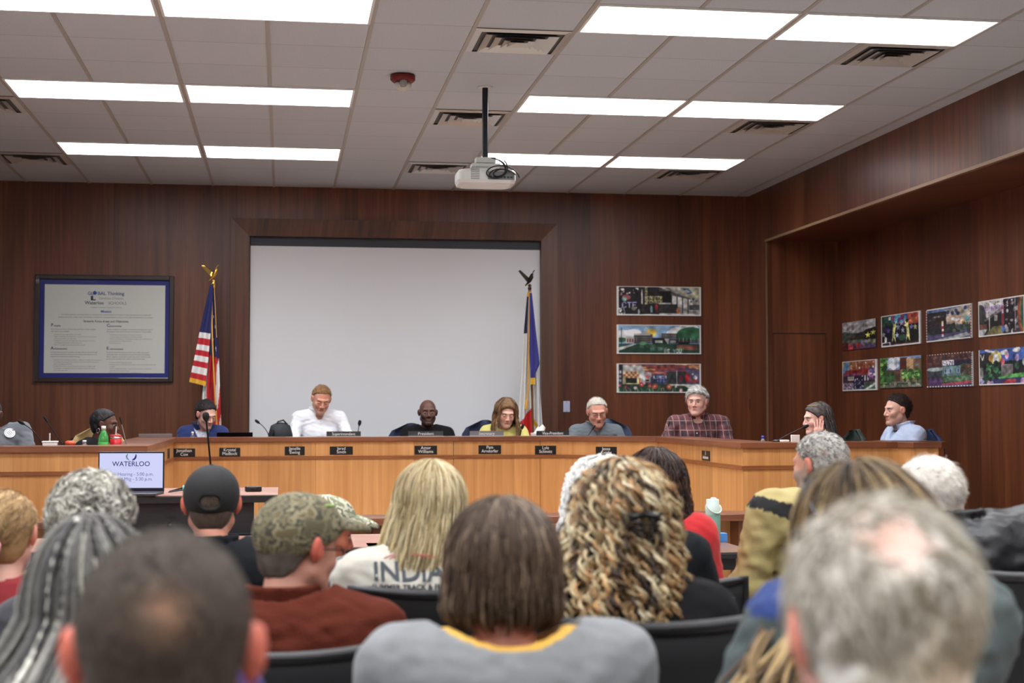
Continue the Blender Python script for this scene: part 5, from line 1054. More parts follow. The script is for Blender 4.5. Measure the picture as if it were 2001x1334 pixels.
class Person:
    """Built in local axes: +Y is where the chest faces, origin on the floor under the hips."""
    def __init__(s, head, yaw, seat=.46, floor=0., lean=(0., .02), hyaw=0., hpitch=0., hroll=0., sw=.20, girth=1., hs=1., tone=(206, 156, 134), face=None, arms='lap', res=.0042, label='', seed=0, legs=True, shl=0., name='person', hand=None, elbow=None, wrist=None):
        s.seed = seed; s.hs = hs; s.o = face or {}; s.tone = tone; s.girth = girth; s.sw = sw; s.res = res; s.floor = floor
        s.t = empty(name, (0, 0, 0), 0, label, 'person')
        lx, ly = lean; Rb = Matrix.Rotation(yaw, 3, 'Z'); off = Rb @ Vector((lx, ly, 0))
        s.t.location = (head[0]-off.x, head[1]-off.y, floor); s.t.rotation_euler = (0, 0, yaw); s.Rb = Rb
        s.H = np.array([lx, ly, head[2]-floor]); s.HR = rotm(hyaw, hpitch, hroll); R = np.array(s.HR)
        seat -= floor
        s.P = np.array([0, 0, seat+.10]); nb = s.H+R @ np.array([0, -.035, -.10])*hs; s.NB = np.array([nb[0]*.85, nb[1]*.85-.02, nb[2]-.036*hs])
        s.S = np.array([s.NB[0]*.9, s.NB[1]-.015, s.NB[2]-.042+shl]); s.C = (s.S*.62+s.P*.38)+np.array([0, .0, .03])
        s.sh = [s.S+np.array([sd*(sw-.02), 0, -.012]) for sd in (-1, 1)]
        z0 = s.S[2]
        if arms == 'lap': el = [(sd*(sw+.025), s.S[1]+.06, z0-.27) for sd in (-1, 1)]; wr = [(sd*.09, s.S[1]+.27, max(seat+.16, z0-.42)) for sd in (-1, 1)]
        elif arms == 'desk': el = [(sd*(sw+.06), s.S[1]+.13, z0-.24) for sd in (-1, 1)]; wr = [(sd*.12, s.S[1]+.36, 1.065-floor) for sd in (-1, 1)]
        elif arms == 'down': el = [(sd*(sw+.03), s.S[1]+.0, z0-.28) for sd in (-1, 1)]; wr = [(sd*(sw+.0), s.S[1]+.22, z0-.40) for sd in (-1, 1)]
        s.el = [np.array(e) for e in el]; s.wr = [np.array(e) for e in wr]
        if elbow:
            for k, v in elbow.items(): s.el[k] = np.array(v, float)
        if wrist:
            for k, v in wrist.items(): s.wr[k] = np.array(v, float)
        s.handdir = hand or {}; s.legs = legs; s.seat = seat; s.body()
    def torso(s, P, e=0., g=None):
        g = g or s.girth; sc = (1.28, .92, 1)
        f = cap(P, s.P, s.C*.5+s.P*.5, .115*g+e, .118*g+e, sc); f = smin(f, cap(P, s.C*.5+s.P*.5, s.C+np.array([0, 0, .04]), .118*g+e, .128*g**.5+e, sc), .05)
        f = smin(f, cap(P, s.sh[0]*.72+s.S*.28+np.array([0, 0, -.03]), s.sh[1]*.72+s.S*.28+np.array([0, 0, -.03]), .072+e), .06)
        for k in (0, 1): f = smin(f, cap(P, s.NB+np.array([0, -.01, -.01]), s.sh[k]+np.array([0, 0, .0]), .046+e, .050+e), .045)
        return f
    def arm(s, P, k, e=0., fore=True):
        f = cap(P, s.sh[k], s.el[k], .050*s.girth**.5+e, .040+e)
        return smin(f, cap(P, s.el[k], s.wr[k], .040+e, .028+e), .02) if fore else f
    def leg(s, P, k, e=0.):
        sd = -1 if k == 0 else 1; kn = (sd*.11, .43, s.seat+.06); f = cap(P, (sd*.09, 0, s.seat+.075), kn, .078+e, .056+e)
        return smin(f, cap(P, kn, (sd*.12, .33, .10), .054+e, .040+e), .03)
    def body(s):
        R = np.array(s.HR); parts = []; h = s.res
        # head and neck on a fine grid
        c = s.H; r = .165*s.hs
        lo = np.minimum(c-r, s.NB-.07); hi = np.maximum(c+r, s.NB+.07); lo[2] = s.NB[2]-.09
        xs, ys, zs = (np.arange(lo[i], hi[i]+h, h) for i in range(3)); X, Y, Z = np.meshgrid(xs, ys, zs, indexing='ij'); P = [X, Y, Z]
        q = [a/s.hs for a in tolocal(P, s.H, s.HR)]; f = head_sdf(q, s.o)*s.hs
        n0 = s.H+R @ np.array([0, -.022, -.055])*s.hs
        f = smin(f, cap(P, n0, s.NB+np.array([0, 0, -.03]), .052*s.hs*s.o.get('neck', 1), .060*s.hs*s.o.get('neck', 1)), .022)
        f = smin(f, cap(P, s.NB+np.array([-.07, 0, -.075]), s.NB+np.array([.07, 0, -.075]), .045), .03)
        v, fq = snets(f.astype(np.float32), xs, ys, zs); ql = [a/s.hs for a in tolocal(v.T, s.H, s.HR)]
        parts.append((v, fq, skin_colors(ql, s.o, s.tone)))
        # torso, arms and legs under the clothes
        h = .016; lo = np.array([-s.sw-.22, -.25, .0]); hi = np.array([s.sw+.22, .62, s.S[2]+.02]); lo[1] = min(lo[1], s.S[1]-.2)
        xs, ys, zs = (np.arange(lo[i], hi[i]+h, h) for i in range(3)); X, Y, Z = np.meshgrid(xs, ys, zs, indexing='ij'); P = [X, Y, Z]
        f = s.torso(P, -.014)
        for k in (0, 1):
            f = smin(f, s.arm(P, k, -.006), .02)
            if s.legs: f = smin(f, s.leg(P, k, -.012), .03)
        v, fq = snets(f.astype(np.float32), xs, ys, zs); parts.append((v, fq, np.tile(s2l(s.tone), (len(v), 1))))
        for k in (0, 1):
            hv, hf = HAND[.7 if k not in s.handdir else s.handdir[k][2]]; fa = s.wr[k]-s.el[k]; d = fa/np.linalg.norm(fa)
            if k in s.handdir: dd, nn = s.handdir[k][:2]
            else: dd = d*.8+np.array([0, .3, -.25]); nn = (0, .15, 1)
            v = place_hand(hv, s.wr[k]+np.array(dd)/np.linalg.norm(dd)*.03, dd, nn, k == 1); fq = hf if k == 0 else hf[:, ::-1]
            parts.append((v, fq, np.tile(s2l(s.tone), (len(v), 1))*np.array([1.02, .93, .92])))
        V, F, C_ = mesh_join(parts); s.bodyobj = grid_mesh('body', V, F, SKINM, s.t, col=C_)
    def cloth(s, name, m, e=.014, neck=.072, nz=-.02, vneck=0., wr=.006, wf=9, h=.0095, sleeve=1., collar=None, hood=False, ext=0., colf=None, g=None, seed=None, nback=.0, low=None):
        """garment: volume round torso and arms, opened at the neck"""
        sd = s.seed if seed is None else seed
        lo = np.array([-s.sw-.24, -.30, s.P[2]-.13]); hi = np.array([s.sw+.24, .55, s.NB[2]+.12]); lo[1] = min(lo[1], s.S[1]-.22)
        for k in (0, 1): hi[2] = max(hi[2], s.wr[k][2]*sleeve+.05 if s.wr[k][2] > s.S[2] else 0); hi[0] = max(hi[0], s.el[k][0]+.08, s.wr[k][0]+.08); lo[0] = min(lo[0], s.el[k][0]-.08, s.wr[k][0]-.08); hi[1] = max(hi[1], s.el[k][1]+.08, min(s.wr[k][1]+.06, 1)); lo[2] = min(lo[2], s.wr[k][2]-.06)
        xs, ys, zs = (np.arange(lo[i], hi[i]+h, h) for i in range(3)); X, Y, Z = np.meshgrid(xs, ys, zs, indexing='ij'); P = [X, Y, Z]
        f = s.torso(P, e+ext, g)
        for k in (0, 1):
            L = s.wr[k]-s.el[k]; end = s.el[k]+L*sleeve
            if sleeve <= 0: a = cap(P, s.sh[k], s.sh[k]+(s.el[k]-s.sh[k])*(1+sleeve), .052*s.girth**.5+e+ext, .046+e+ext)
            else: a = smin(cap(P, s.sh[k], s.el[k], .052*s.girth**.5+e+ext, .043+e+ext), cap(P, s.el[k], end, .042+e+ext, .030+e+ext*.6), .02)
            f = smin(f, a, .022)
        f = f+wr*noise3([X, Y, Z*.8], wf, sd)*np.clip((s.NB[2]+.02-Z)/.08, .25, 1)+wr*.5*noise3([X*.7, Y*.7, Z*1.4], wf*2.2, sd+7)
        # neckline: remove a tilted cone round the neck
        z0 = s.NB[2]+nz; zz = Z-z0-vneck*np.clip(0-(Y-s.NB[1]), -.09, 0)*0; fr_ = np.clip((Y-s.NB[1])/.07, -1, 1)
        cut = np.sqrt((X-s.NB[0])**2+((Y-s.NB[1]-.004)*1.0)**2)-(neck+np.clip(Z-z0, -.1, .1)*.55); plane = z0-(vneck*np.clip(fr_, 0, 1)*(1-np.clip(np.abs(X-s.NB[0])/.07, 0, 1))+.02*np.clip(fr_, 0, 1))+nback*np.clip(-fr_, 0, 1)-Z
        f = smax(f, -smax(cut, plane, .006), .006)
        if vneck:
            zb_ = z0-vneck-.02; ti = s.torso(P, e-.020, g); reg = np.maximum.reduce([np.abs(X-s.NB[0])-(.006+.48*np.clip(Z-zb_, 0, .3)), zb_-Z, s.NB[1]+.01-Y, -ti]); f = np.maximum(f, -reg)
        if collar:
            ch, cr, cs = collar   # height, radius, spread
            t = np.sqrt((X-s.NB[0])**2+(Y-s.NB[1]-.004)**2); zc = Z-(s.NB[2]+nz+.028)
            sh_ = np.maximum(np.abs(t-(cr+cs*zc))-.0105, np.maximum(-zc-.03, zc-ch*(1-.55*np.clip(fr_, 0, 1))))
            if vneck or True: gap = np.abs(X-s.NB[0])-(.012+.35*np.clip(zc+.03, 0, .1)); sh_ = np.maximum(sh_, np.where(Y > s.NB[1], -gap, -1))
            f = smin(f, sh_, .008)
        if low is not None: f = np.maximum(f, low-Z)
        v, fq = snets(f.astype(np.float32), xs, ys, zs); col = None
        if colf: col = colf(v, s)
        o = grid_mesh(name, v, fq, m, s.t, col=col); s.shirt = o; return o
    def trousers(s, rgb=(40, 42, 52)):
        if not s.legs: return
        h = .016; lo = np.array([-.27, -.22, .04]); hi = np.array([.27, .56, s.seat+.26]); xs, ys, zs = (np.arange(lo[i], hi[i]+h, h) for i in range(3)); X, Y, Z = np.meshgrid(xs, ys, zs, indexing='ij'); P = [X, Y, Z]
        f = np.maximum(s.torso(P, .002), Z-s.seat-.22)
        for k in (0, 1): f = smin(f, s.leg(P, k, .006), .03)
        v, fq = snets(f.astype(np.float32), xs, ys, zs); grid_mesh('trousers', v, fq, mat('trouser_cloth', rgb, .85, bump=.2), s.t)
        for k in (0, 1):
            sd = -1 if k == 0 else 1; h = .012; xs = np.arange(sd*.12-.07, sd*.12+.07, h); ys = np.arange(.23, .59, h); zs = np.arange(-.01, .13, h); X, Y, Z = np.meshgrid(xs, ys, zs, indexing='ij'); P = [X, Y, Z]
            f = smin(cap(P, (sd*.12, .32, .05), (sd*.12, .49, .035), .046, .04, (1, 1, .9)), cap(P, (sd*.12, .32, .05), (sd*.12, .32, .1), .045), .03); f = np.maximum(f, .003-Z); v, fq = snets(f.astype(np.float32), xs, ys, zs); grid_mesh('shoe', v, fq, mat('shoe_leather', (28, 24, 22), .4), s.t)
    # ---- hair
    def cap_hair(s, m, t=.016, front=.066, side=.0, back=-.075, noise=.004, nf=22, colf=None, h=.0045, name='hair', vol=(1, 1, 1), dz=0., slope=.016, temple=.0, ear=True, extra=None, sf=.04):
        front += .016; c = s.H; r = .19*s.hs; xs, ys, zs = (np.arange(c[i]-r, c[i]+r, h) for i in range(3)); X, Y, Z = np.meshgrid(xs, ys, zs, indexing='ij')
        q = [a/s.hs for a in tolocal([X, Y, Z], s.H, s.HR)]; x, y, z = q; ax = np.abs(x); w = s.o.get('fw', 1.)
        f = ell(q, (0, -.014, .034+dz), ((.077*w+t)*vol[0], (.097+t)*vol[1], (.086+t)*vol[2]))
        f = smin(f, ell(q, (0, -.045, -.035), ((.060+t*.8)*vol[0], (.045+t*.8)*vol[1], .06)), .03)
        hl = np.where(y > sf, side+.045+(front-side-.045)*np.clip((y-sf)/.045, 0, 1), np.where(y > -.01, side+.045*np.clip((y+.01)/(sf+.01), 0, 1), side+(back-side)*np.clip((-.01-y)/.06, 0, 1)))
        hl = hl+.006*noise3([x, y*.3, z*.3], 40, s.seed+3)+.010*np.cos(np.clip(ax/.05, 0, 1)*PI/2)*np.clip((y-.03)/.04, 0, 1)*0+temple*np.clip((ax-.03)/.03, 0, 1)*np.clip((y-.02)/.04, 0, 1)
        f = f+noise*noise3([x, y, z], nf, s.seed)+noise*.5*noise3([x, y, z], nf*2.3, s.seed+5)
        f = smax(f, (hl-z)*.8, slope)
        if ear: f = smax(f, -ell([ax, y, z], (.088*w, -.004, -.004), (.022, .023, .034)), .006)
        if extra is not None: f = extra(f, q)
        v, fq = snets((f*s.hs).astype(np.float32), xs, ys, zs); ql = np.array([a/s.hs for a in tolocal(v.T, s.H, s.HR)])
        o = grid_mesh(name, v, fq, m, s.t, col=colf(ql) if colf else None); s.hair = o; return o
    def W(s, p): return np.array(s.HR) @ (np.array(p)*s.hs)+s.H     # head-local to body-local
    def Wn(s, P): return (np.asarray(P)*s.hs) @ np.array(s.HR).T+s.H
def tubes(paths, rad, cols, sides=4, name='hair', m=None, parent=None, taper=.35):
    """paths (n, k, 3); rad (n,) or (n, k); cols (n, 3) or (n,k,3)"""
    paths = np.asarray(paths, float); n, k, _ = paths.shape; rad = np.asarray(rad, float)
    if rad.ndim == 1: rad = rad[:, None]*np.ones((1, k))
    tp = np.ones(k); tp[-1] = taper*.4; tp[-2] = (1+taper)/2; rad = rad*tp
    T = np.gradient(paths, axis=1); T /= np.linalg.norm(T, axis=2, keepdims=True)+1e-9
    A = np.zeros_like(T); a = np.cross(T[:, 0], np.where(np.abs(T[:, 0, 2:3]) > .9, np.array([[1., 0, 0]]), np.array([[0, 0, 1.]])))
    for j in range(k): a = a-T[:, j]*(a*T[:, j]).sum(1, keepdims=True); a /= np.linalg.norm(a, axis=1, keepdims=True)+1e-9; A[:, j] = a
    B = np.cross(T, A)
    an = np.arange(sides)*2*PI/sides
    V = paths[:, :, None, :]+rad[:, :, None, None]*(np.cos(an)[None, None, :, None]*A[:, :, None, :]+np.sin(an)[None, None, :, None]*B[:, :, None, :])
    V = V.reshape(-1, 3); ii = np.arange(n)[:, None, None]*k*sides+np.arange(k-1)[None, :, None]*sides; s0 = np.arange(sides)[None, None, :]; s1 = (s0+1) % sides
    F = np.stack([ii+s0, ii+s1, ii+sides+s1, ii+sides+s0], -1).reshape(-1, 4)
    cols = np.asarray(cols); C_ = np.repeat(cols[:, None, :] if cols.ndim == 2 else cols, 1, axis=1)
    C_ = np.broadcast_to(C_[:, :, None, :], (n, k, sides, 3)).reshape(-1, 3)
    return grid_mesh(name, V, F, m, parent, col=C_)
HAIRM = mat('hair_strands', (120, 90, 60), .5, attr='Col', spec=.35, sheen=.0)
def hcol(r, n, pal, jit=.12, ws=None):
    P = s2l(np.array(pal, float)); i = r.choice(len(pal), n, p=ws); return np.clip(P[i]*(1+r.normal(0, jit, (n, 1))), 0, 1)
def scalp_point(az, el_, t, w=1.):
    """azimuth from the face (0 = front, pi = back), elevation; on the skull offset by t"""
    return np.stack([(.077*w+t)*np.cos(el_)*np.sin(az), -.014+(.097+t)*np.cos(el_)*np.cos(az), .034+(.086+t)*np.sin(el_)], -1)
def short_strands(p, n, pal, L=.02, rad=.0011, t=.012, region=None, comb=(0, -.6, -.3), seed=0, lift=.6, ws=None, wav=0., name='hair_strands', k=5, jit=.12, w=1.):
    r = np.random.RandomState(seed+11); out = []; az = r.uniform(-PI, PI, n*3); se = r.uniform(-.75, 1, n*3); el_ = np.arcsin(se); P0 = scalp_point(az, el_, t, w)
    keep = region(P0) if region else np.ones(len(P0), bool); P0 = P0[keep][:n]; nrm = (P0-np.array([0, -.014, .034]))/np.array([.077, .097, .086])**2; nrm /= np.linalg.norm(nrm, axis=1, keepdims=True)
    c = np.array(comb)+r.normal(0, .35, P0.shape); c -= nrm*(c*nrm).sum(1, keepdims=True); c /= np.linalg.norm(c, axis=1, keepdims=True)+1e-6
    s = np.linspace(0, 1, k)[None, :, None]; LL = (L*r.uniform(.6, 1.3, len(P0)))[:, None, None]
    path = P0[:, None, :]-nrm[:, None, :]*.004+(nrm[:, None, :]*lift*s*(1-.4*s)+c[:, None, :]*s*s*(1.2))*LL
    if wav: path += wav*np.sin(s*9+r.uniform(0, 6, (len(P0), 1, 1)))*np.cross(nrm, c)[:, None, :]
    return tubes(p.Wn(path.reshape(-1, 3)).reshape(path.shape), np.full(len(P0), rad), hcol(r, len(P0), pal, .12, ws), 3, name, HAIRM, p.t)
def falling(p, n, pal, L, rad=.0016, t=.01, k=26, wave=.004, wfreq=3., curl=0., cfreq=8., out=.03, spread=0., azr=(50, 180), elr=(.0, 1.45), part=None, seed=0, ws=None, ctr=0., back=.0, name='hair', lenj=.12, sides=4, jit=.12, endin=0., drift=(0, 0), beads=0., face=62, grad=None, clampb=None):
    """locks that leave the scalp, follow the skull down and then hang"""
    r = np.random.RandomState(seed+23); az = np.radians(r.uniform(azr[0], azr[1], n))*np.where(r.rand(n) < .5, -1, 1); el0 = r.uniform(elr[0], elr[1], n)
    LL = L*(1+r.normal(0, lenj, n)); S = np.linspace(0, 1, k); path = np.zeros((n, k, 3)); tt = t+r.uniform(0, out, n)*.5
    equ = -.15
    for j, s in enumerate(S):
        d = s*(LL+.12); a1 = (el0-equ)*.1; e = np.where(d < a1, el0-d/.1, equ); hang = np.maximum(d-a1, 0)
        azz = np.sign(az)*np.maximum(np.abs(az), np.radians(face)*np.clip((el0-e)/.6, 0, 1)); P = scalp_point(azz, e, tt)
        f = np.clip((d-a1+.06)/.26, 0, 1); f = f*f*(3-2*f); P[:, 0] += np.sin(azz)*f*out+ (r.rand()*0)+drift[0]*hang; P[:, 1] += np.cos(azz)*f*out*.6-back*f+drift[1]*hang; P[:, 2] -= hang; P[:, 0] *= 1+spread*hang
        if endin: P[:, :2] *= (1-endin*np.clip((s-.7)/.3, 0, 1)**2)
        path[:, j] = P
    ph = r.uniform(0, 6.28, (n, 1)); S_ = S[None, :]; amp = wave*np.clip(S_*4, 0, 1); ramp = np.clip(S_*5, 0, 1)
    wd = r.uniform(0, 6.28, (n, 1)); wv = amp*np.sin(S_*6.28*wfreq*r.uniform(.8, 1.25, (n, 1))+ph); path[:, :, 0] += wv*np.cos(wd); path[:, :, 1] += wv*np.sin(wd)*.7
    if curl:
        cf = cfreq*r.uniform(.75, 1.3, (n, 1)); cr = curl*r.uniform(.6, 1.3, (n, 1))*ramp; path[:, :, 0] += cr*np.cos(S_*6.28*cf+ph); path[:, :, 1] += cr*np.sin(S_*6.28*cf+ph); path[:, :, 2] += cr*.5*np.sin(S_*6.28*cf*.5+ph)
    path[:, :, 0] += ctr; col = hcol(r, n, pal, jit, ws); R_ = np.full((n, k), rad)*r.uniform(.7, 1.25, (n, 1))
    if beads: R_ = R_*(1+.28*np.sin(S_*6.28*beads+ph))
    # hang straight down in the body frame below the head, whatever the head's tilt
    W_ = p.Wn(path.reshape(-1, 3)).reshape(path.shape); zl = path[:, :, 2]; below = np.clip((-.02-zl)/.05, 0, 1)[:, :, None]
    piv = scalp_point(np.array([0.]), np.array([0.]), 0)[0]*0; B_ = (path-np.array([0, 0, -.02]))*p.hs+p.W((0, 0, -.02)); W_ = W_*(1-below*.8)+B_*below*.8
    if clampb is not None: W_[:, :, 1] = np.where(W_[:, :, 2] < p.S[2]+.02, np.minimum(W_[:, :, 1], clampb(W_)), W_[:, :, 1])
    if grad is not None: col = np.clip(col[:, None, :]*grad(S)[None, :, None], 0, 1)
    return tubes(W_, R_, col, sides, name, HAIRM, p.t)
def glasses(p, rgb=(20, 20, 22), rim=.0016, half=False, metal=0):
    q = MB(); w = p.o.get('fw', 1.)
    for sd in (-1, 1):
        ring_ = [p.W((sd*(.033+.020*math.cos(a)), .0965-.004*abs(math.cos(a)), -.001+.0145*math.sin(a))) for a in np.linspace(0, 2*PI, 22)]
        q.tube(ring_ if not half else ring_[:11], rim, 6, False); q.tube([p.W((sd*.053, .093, .004)), p.W((sd*.074*w, .07, .006)), p.W((sd*.083*w, .0, .006)), p.W((sd*.083*w, -.02, -.006))], rim, 6)
    q.tube([p.W((-.013, .0965, .002)), p.W((0, .1, .005)), p.W((.013, .0965, .002))], rim, 6)
    return q.obj('glasses', mat('glasses_frame', rgb, .3, metal), p.t)
def fab(name, rgb, rough=.85, **k):
    if sum(rgb) < 90: k.setdefault('sheen', 0); k.setdefault('spec', .2)
    k.setdefault('bump', .25); k.setdefault('bscale', 320); k.setdefault('sheen', .15); return mat(name, rgb, rough, **k)
def hpos(u, v, D, ht=.012, hs=1.):
    p = atD(u, v, D); return (float(p[0]), float(p[1]), float(p[2])-.12*hs-ht)
def region_above(front=.066, side=.0, back=-.07):
    front += .016
    def f(P):
        x, y, z = P.T; hl = np.where(y > .04, side+.045+(front-side-.045)*np.clip((y-.04)/.045, 0, 1), np.where(y > -.01, side+.045*np.clip((y+.01)/.05, 0, 1), side+(back-side)*np.clip((-.01-y)/.06, 0, 1)))
        return z > hl
    return f
def colnoise(pal, f=20, seed=1, ws=None):
    """patches of the hair's own colours"""
    P = s2l(np.array(pal, float))
    def g(q):
        n = noise3([q[0], q[1], q[2]], f, seed)*.5+.5+.15*noise3([q[0], q[1], q[2]], f*3, seed+2); n = np.clip(n, 0, .999)*(len(P)-1); i = n.astype(int); t = (n-i)[:, None]; return P[i]*(1-t)+P[np.minimum(i+1, len(P)-1)]*t
    return g
HC = mat('hair_mass', (120, 90, 60), .65, attr='Col', spec=.3, bump=.5, bscale=240)
def ballcap(p, m, front=.035, back=.0, visor=True, hole=False, h=.004, button=True, vl=.075, vis_m=None):
    c = p.H; r = .24*p.hs; xs, ys, zs = (np.arange(c[i]-r, c[i]+r, h) for i in range(3)); X, Y, Z = np.meshgrid(xs, ys, zs, indexing='ij')
    q = [a/p.hs for a in tolocal([X, Y, Z], p.H, p.HR)]; x, y, z = q; w = p.o.get('fw', 1.)
    out = ell(q, (0, -.012, .036), (.088*w, .110, .098)); f = smin(out, ell(q, (0, .035, .05), (.075*w, .065, .075)), .03)
    hl = back+(front-back)*np.clip((y+.08)/.16, 0, 1); f = smax(f, hl-z, .004)
    f = smax(f, -(ell(q, (0, -.012, .03), (.083*w, .104, .09))), .003) if False else f
    if hole: f = smax(f, -cap([x, y, z], (-.012, -.12, .016), (.012, -.12, .016), .022, .022), .004)
    f = smax(f, -(np.abs(x)-.0006)*0-1, .001)
    if visor:
        vf = ell(q, (0, .075, front+.012-.0), (.074*w, .075+vl*.75, .030)); vf = smax(vf, -ell(q, (0, .07, front-.006), (.078*w, .09+vl*.75, .030)), .002); vf = np.maximum(vf, .05-y); f = smin(f, vf, .004)
    v, fq = snets((f*p.hs).astype(np.float32), xs, ys, zs); o = grid_mesh('cap', v, fq, m, p.t)
    if button: MB().lathe([(0, .004), (.007, .002), (.008, 0), (0, -.002)], p.W((0, -.012, .1335)), 12).obj('cap_button', m, p.t)
    return o
def camo(name, cols, sc=22):
    m = mat(name, cols[0], .85, bump=.2, bscale=500); nt = m.node_tree; N = nt.nodes; L = nt.links; b = N['Principled BSDF']
    tc = N.new('ShaderNodeTexCoord'); n = N.new('ShaderNodeTexNoise'); n.inputs['Scale'].default_value = sc; n.inputs['Detail'].default_value = 2; n.inputs['Distortion'].default_value = .6; L.new(tc.outputs['Object'], n.inputs['Vector'])
    r = N.new('ShaderNodeValToRGB'); r.color_ramp.interpolation = 'CONSTANT'; L.new(n.outputs['Fac'], r.inputs[0]); pos = (0, .42, .48, .54, .60)
    r.color_ramp.elements[0].color = lin(cols[0]); r.color_ramp.elements[1].position = pos[1]; r.color_ramp.elements[1].color = lin(cols[1])
    for k in range(2, len(cols)): e = r.color_ramp.elements.new(pos[k]); e.color = lin(cols[k])
    L.new(r.outputs[0], b.inputs['Base Color']); return m

# ================================================================== the council, facing the room
CZ = dict(seat=.64, floor=.18)
TN = 'council'
# superintendent: white shirt, looking down at his papers
p = Person(hpos(628, 753, 14.3, .012, 1.05), PI, hs=1.05, lean=(0, .10), hpitch=.40, hyaw=.12, hroll=-.10, sw=.215, girth=1.0, tone=(212, 156, 132), arms='desk', res=.0036, seed=1, label='person in a white dress shirt with short reddish blond hair, looking down', face=dict(closed=True, jaw=1.05, flush=.15, forehead=True, brow=(130, 84, 54), beard=((176, 140, 118), .45, 'full')), **CZ)
p.cloth('shirt', fab('white_shirt', (232, 234, 240), .8), collar=(.05, .068, .5), vneck=.05, wr=.008, h=.0075, neck=.064); p.trousers()
p.cap_hair(HC, .009, .080, .028, -.06, colf=colnoise([(124, 90, 60), (150, 112, 76), (106, 76, 50)], 30)); short_strands(p, 900, [(158, 120, 82), (128, 94, 62), (184, 146, 104)], .020, .0011, .010, region_above(.07, .03, -.05), comb=(.3, -.5, .3), lift=.8)
PB4 = p
# bald man in black
p = Person(hpos(836, 781, 14.35, .0, 1.05), PI, hs=1.05, lean=(0, .05), hpitch=-.02, sw=.21, tone=(98, 66, 54), arms='desk', res=.0036, seed=2, label='bald person in a black crew-neck top with a short beard, facing the room', face=dict(fw=.98, jaw=1.02, flush=.1, brow=(34, 24, 20), lips=(120, 78, 72), beard=((34, 24, 20), .75, 'full')), **CZ)
p.cloth('sweater', fab('black_knit', (16, 16, 18)), neck=.064, nz=.0, wr=.006, h=.0075); p.trousers((20, 20, 24))
PB5 = p
# woman in yellow
p = Person(hpos(989, 779, 14.35, .016, 1.05), PI, hs=1.05, lean=(0, .10), hpitch=.30, hyaw=.06, hroll=-.05, sw=.185, girth=1.12, tone=(222, 176, 158), arms='desk', res=.0036, seed=3, label='person in a pale yellow top with long brown hair, reading with eyes lowered', face=dict(closed=True, fw=1.0, jaw=.95, brow=(110, 80, 60)), **CZ)
p.cloth('top', fab('yellow_knit', (216, 208, 122)), neck=.075, nz=-.02, wr=.006, h=.0075); p.trousers()
p.cap_hair(HC, .020, .07, -.03, -.09, colf=colnoise([(92, 66, 46), (120, 90, 62), (140, 108, 74)], 24), ear=False, vol=(1.05, 1, 1.02))
falling(p, 420, [(112, 84, 58), (140, 108, 76), (92, 66, 46), (158, 126, 92)], .26, .0022, .016, 22, .008, 2.5, out=.03, azr=(38, 180), elr=(.1, 1.4), face=72, seed=4, endin=.05, drift=(0, .1))
PB6 = p
# grey-haired man with glasses
p = Person(hpos(1167, 777, 14.2, .010, 1.08), PI, hs=1.08, lean=(0, .09), hpitch=.28, hyaw=-.05, hroll=.06, sw=.215, girth=1.08, tone=(216, 164, 144), arms='desk', res=.0036, seed=5, label='person with short grey hair and dark glasses in a grey button shirt, speaking', face=dict(closed=True, fw=1.02, jaw=1.03, flush=.15, forehead=True, mouth=.004, brow=(150, 130, 116)), **CZ)
p.cloth('shirt', fab('grey_shirt', (96, 104, 110)), collar=(.046, .068, .55), vneck=.05, wr=.009, h=.0075, neck=.066); p.trousers()
p.cap_hair(HC, .008, .082, .03, -.06, colf=colnoise([(168, 160, 148), (206, 200, 188), (186, 178, 164)], 30)); short_strands(p, 700, [(206, 202, 190), (180, 172, 158), (226, 222, 212)], .024, .0011, .010, region_above(.075, .03, -.05), comb=(.5, -.3, .2), lift=.5, seed=5); glasses(p, (16, 16, 18), .0018)
PB7 = p
# plaid shirt, looking to the left of the room
p = Person(hpos(1362, 754, 13.7, .022, 1.04), PI-.3, hs=1.04, lean=(-.0, .03), hyaw=-.22, hpitch=.02, sw=.235, girth=1.3, tone=(222, 178, 162), arms='desk', res=.0036, seed=6, label='person with wavy grey hair in a maroon plaid shirt behind the slanting dais section', face=dict(jaw=1.12, fw=1.04, flush=.2, brow=(70, 60, 56), neck=1.1), **CZ)
def plaid():
    m = fab('plaid_flannel', (74, 40, 46)); nt = m.node_tree; N = nt.nodes; L = nt.links; b = N['Principled BSDF']; tc = N.new('ShaderNodeTexCoord'); sp = N.new('ShaderNodeSeparateXYZ'); L.new(tc.outputs['Object'], sp.inputs[0])
    def M_(op, a, b_=None):
        n = N.new('ShaderNodeMath'); n.operation = op
        for k, q in enumerate((a, b_)):
            if q is None: continue
            if isinstance(q, (int, float)): n.inputs[k].default_value = q
            else: L.new(q, n.inputs[k])
        return n.outputs[0]
    def stripes(s, per, off, wd): return M_('LESS_THAN', M_('ABSOLUTE', M_('SUBTRACT', M_('FRACT', M_('ADD', M_('DIVIDE', s, per), off)), .5)), wd)
    x = M_('ADD', sp.outputs[0], M_('MULTIPLY', sp.outputs[1], .35)); z = M_('ADD', sp.outputs[2], 0)
    dark = M_('ADD', stripes(x, .10, .0, .22), stripes(z, .10, .25, .22)); light = M_('MAXIMUM', stripes(x, .055, .3, .045), stripes(z, .085, .1, .03))
    mix = N.new('ShaderNodeMix'); mix.data_type = 'RGBA'; L.new(M_('MULTIPLY', dark, .45), mix.inputs[0]); mix.inputs[6].default_value = lin((92, 46, 52)); mix.inputs[7].default_value = lin((36, 24, 34))
    m2 = N.new('ShaderNodeMix'); m2.data_type = 'RGBA'; L.new(M_('MULTIPLY', light, .6), m2.inputs[0]); L.new(mix.outputs[2], m2.inputs[6]); m2.inputs[7].default_value = lin((190, 150, 140)); L.new(m2.outputs[2], b.inputs['Base Color']); return m
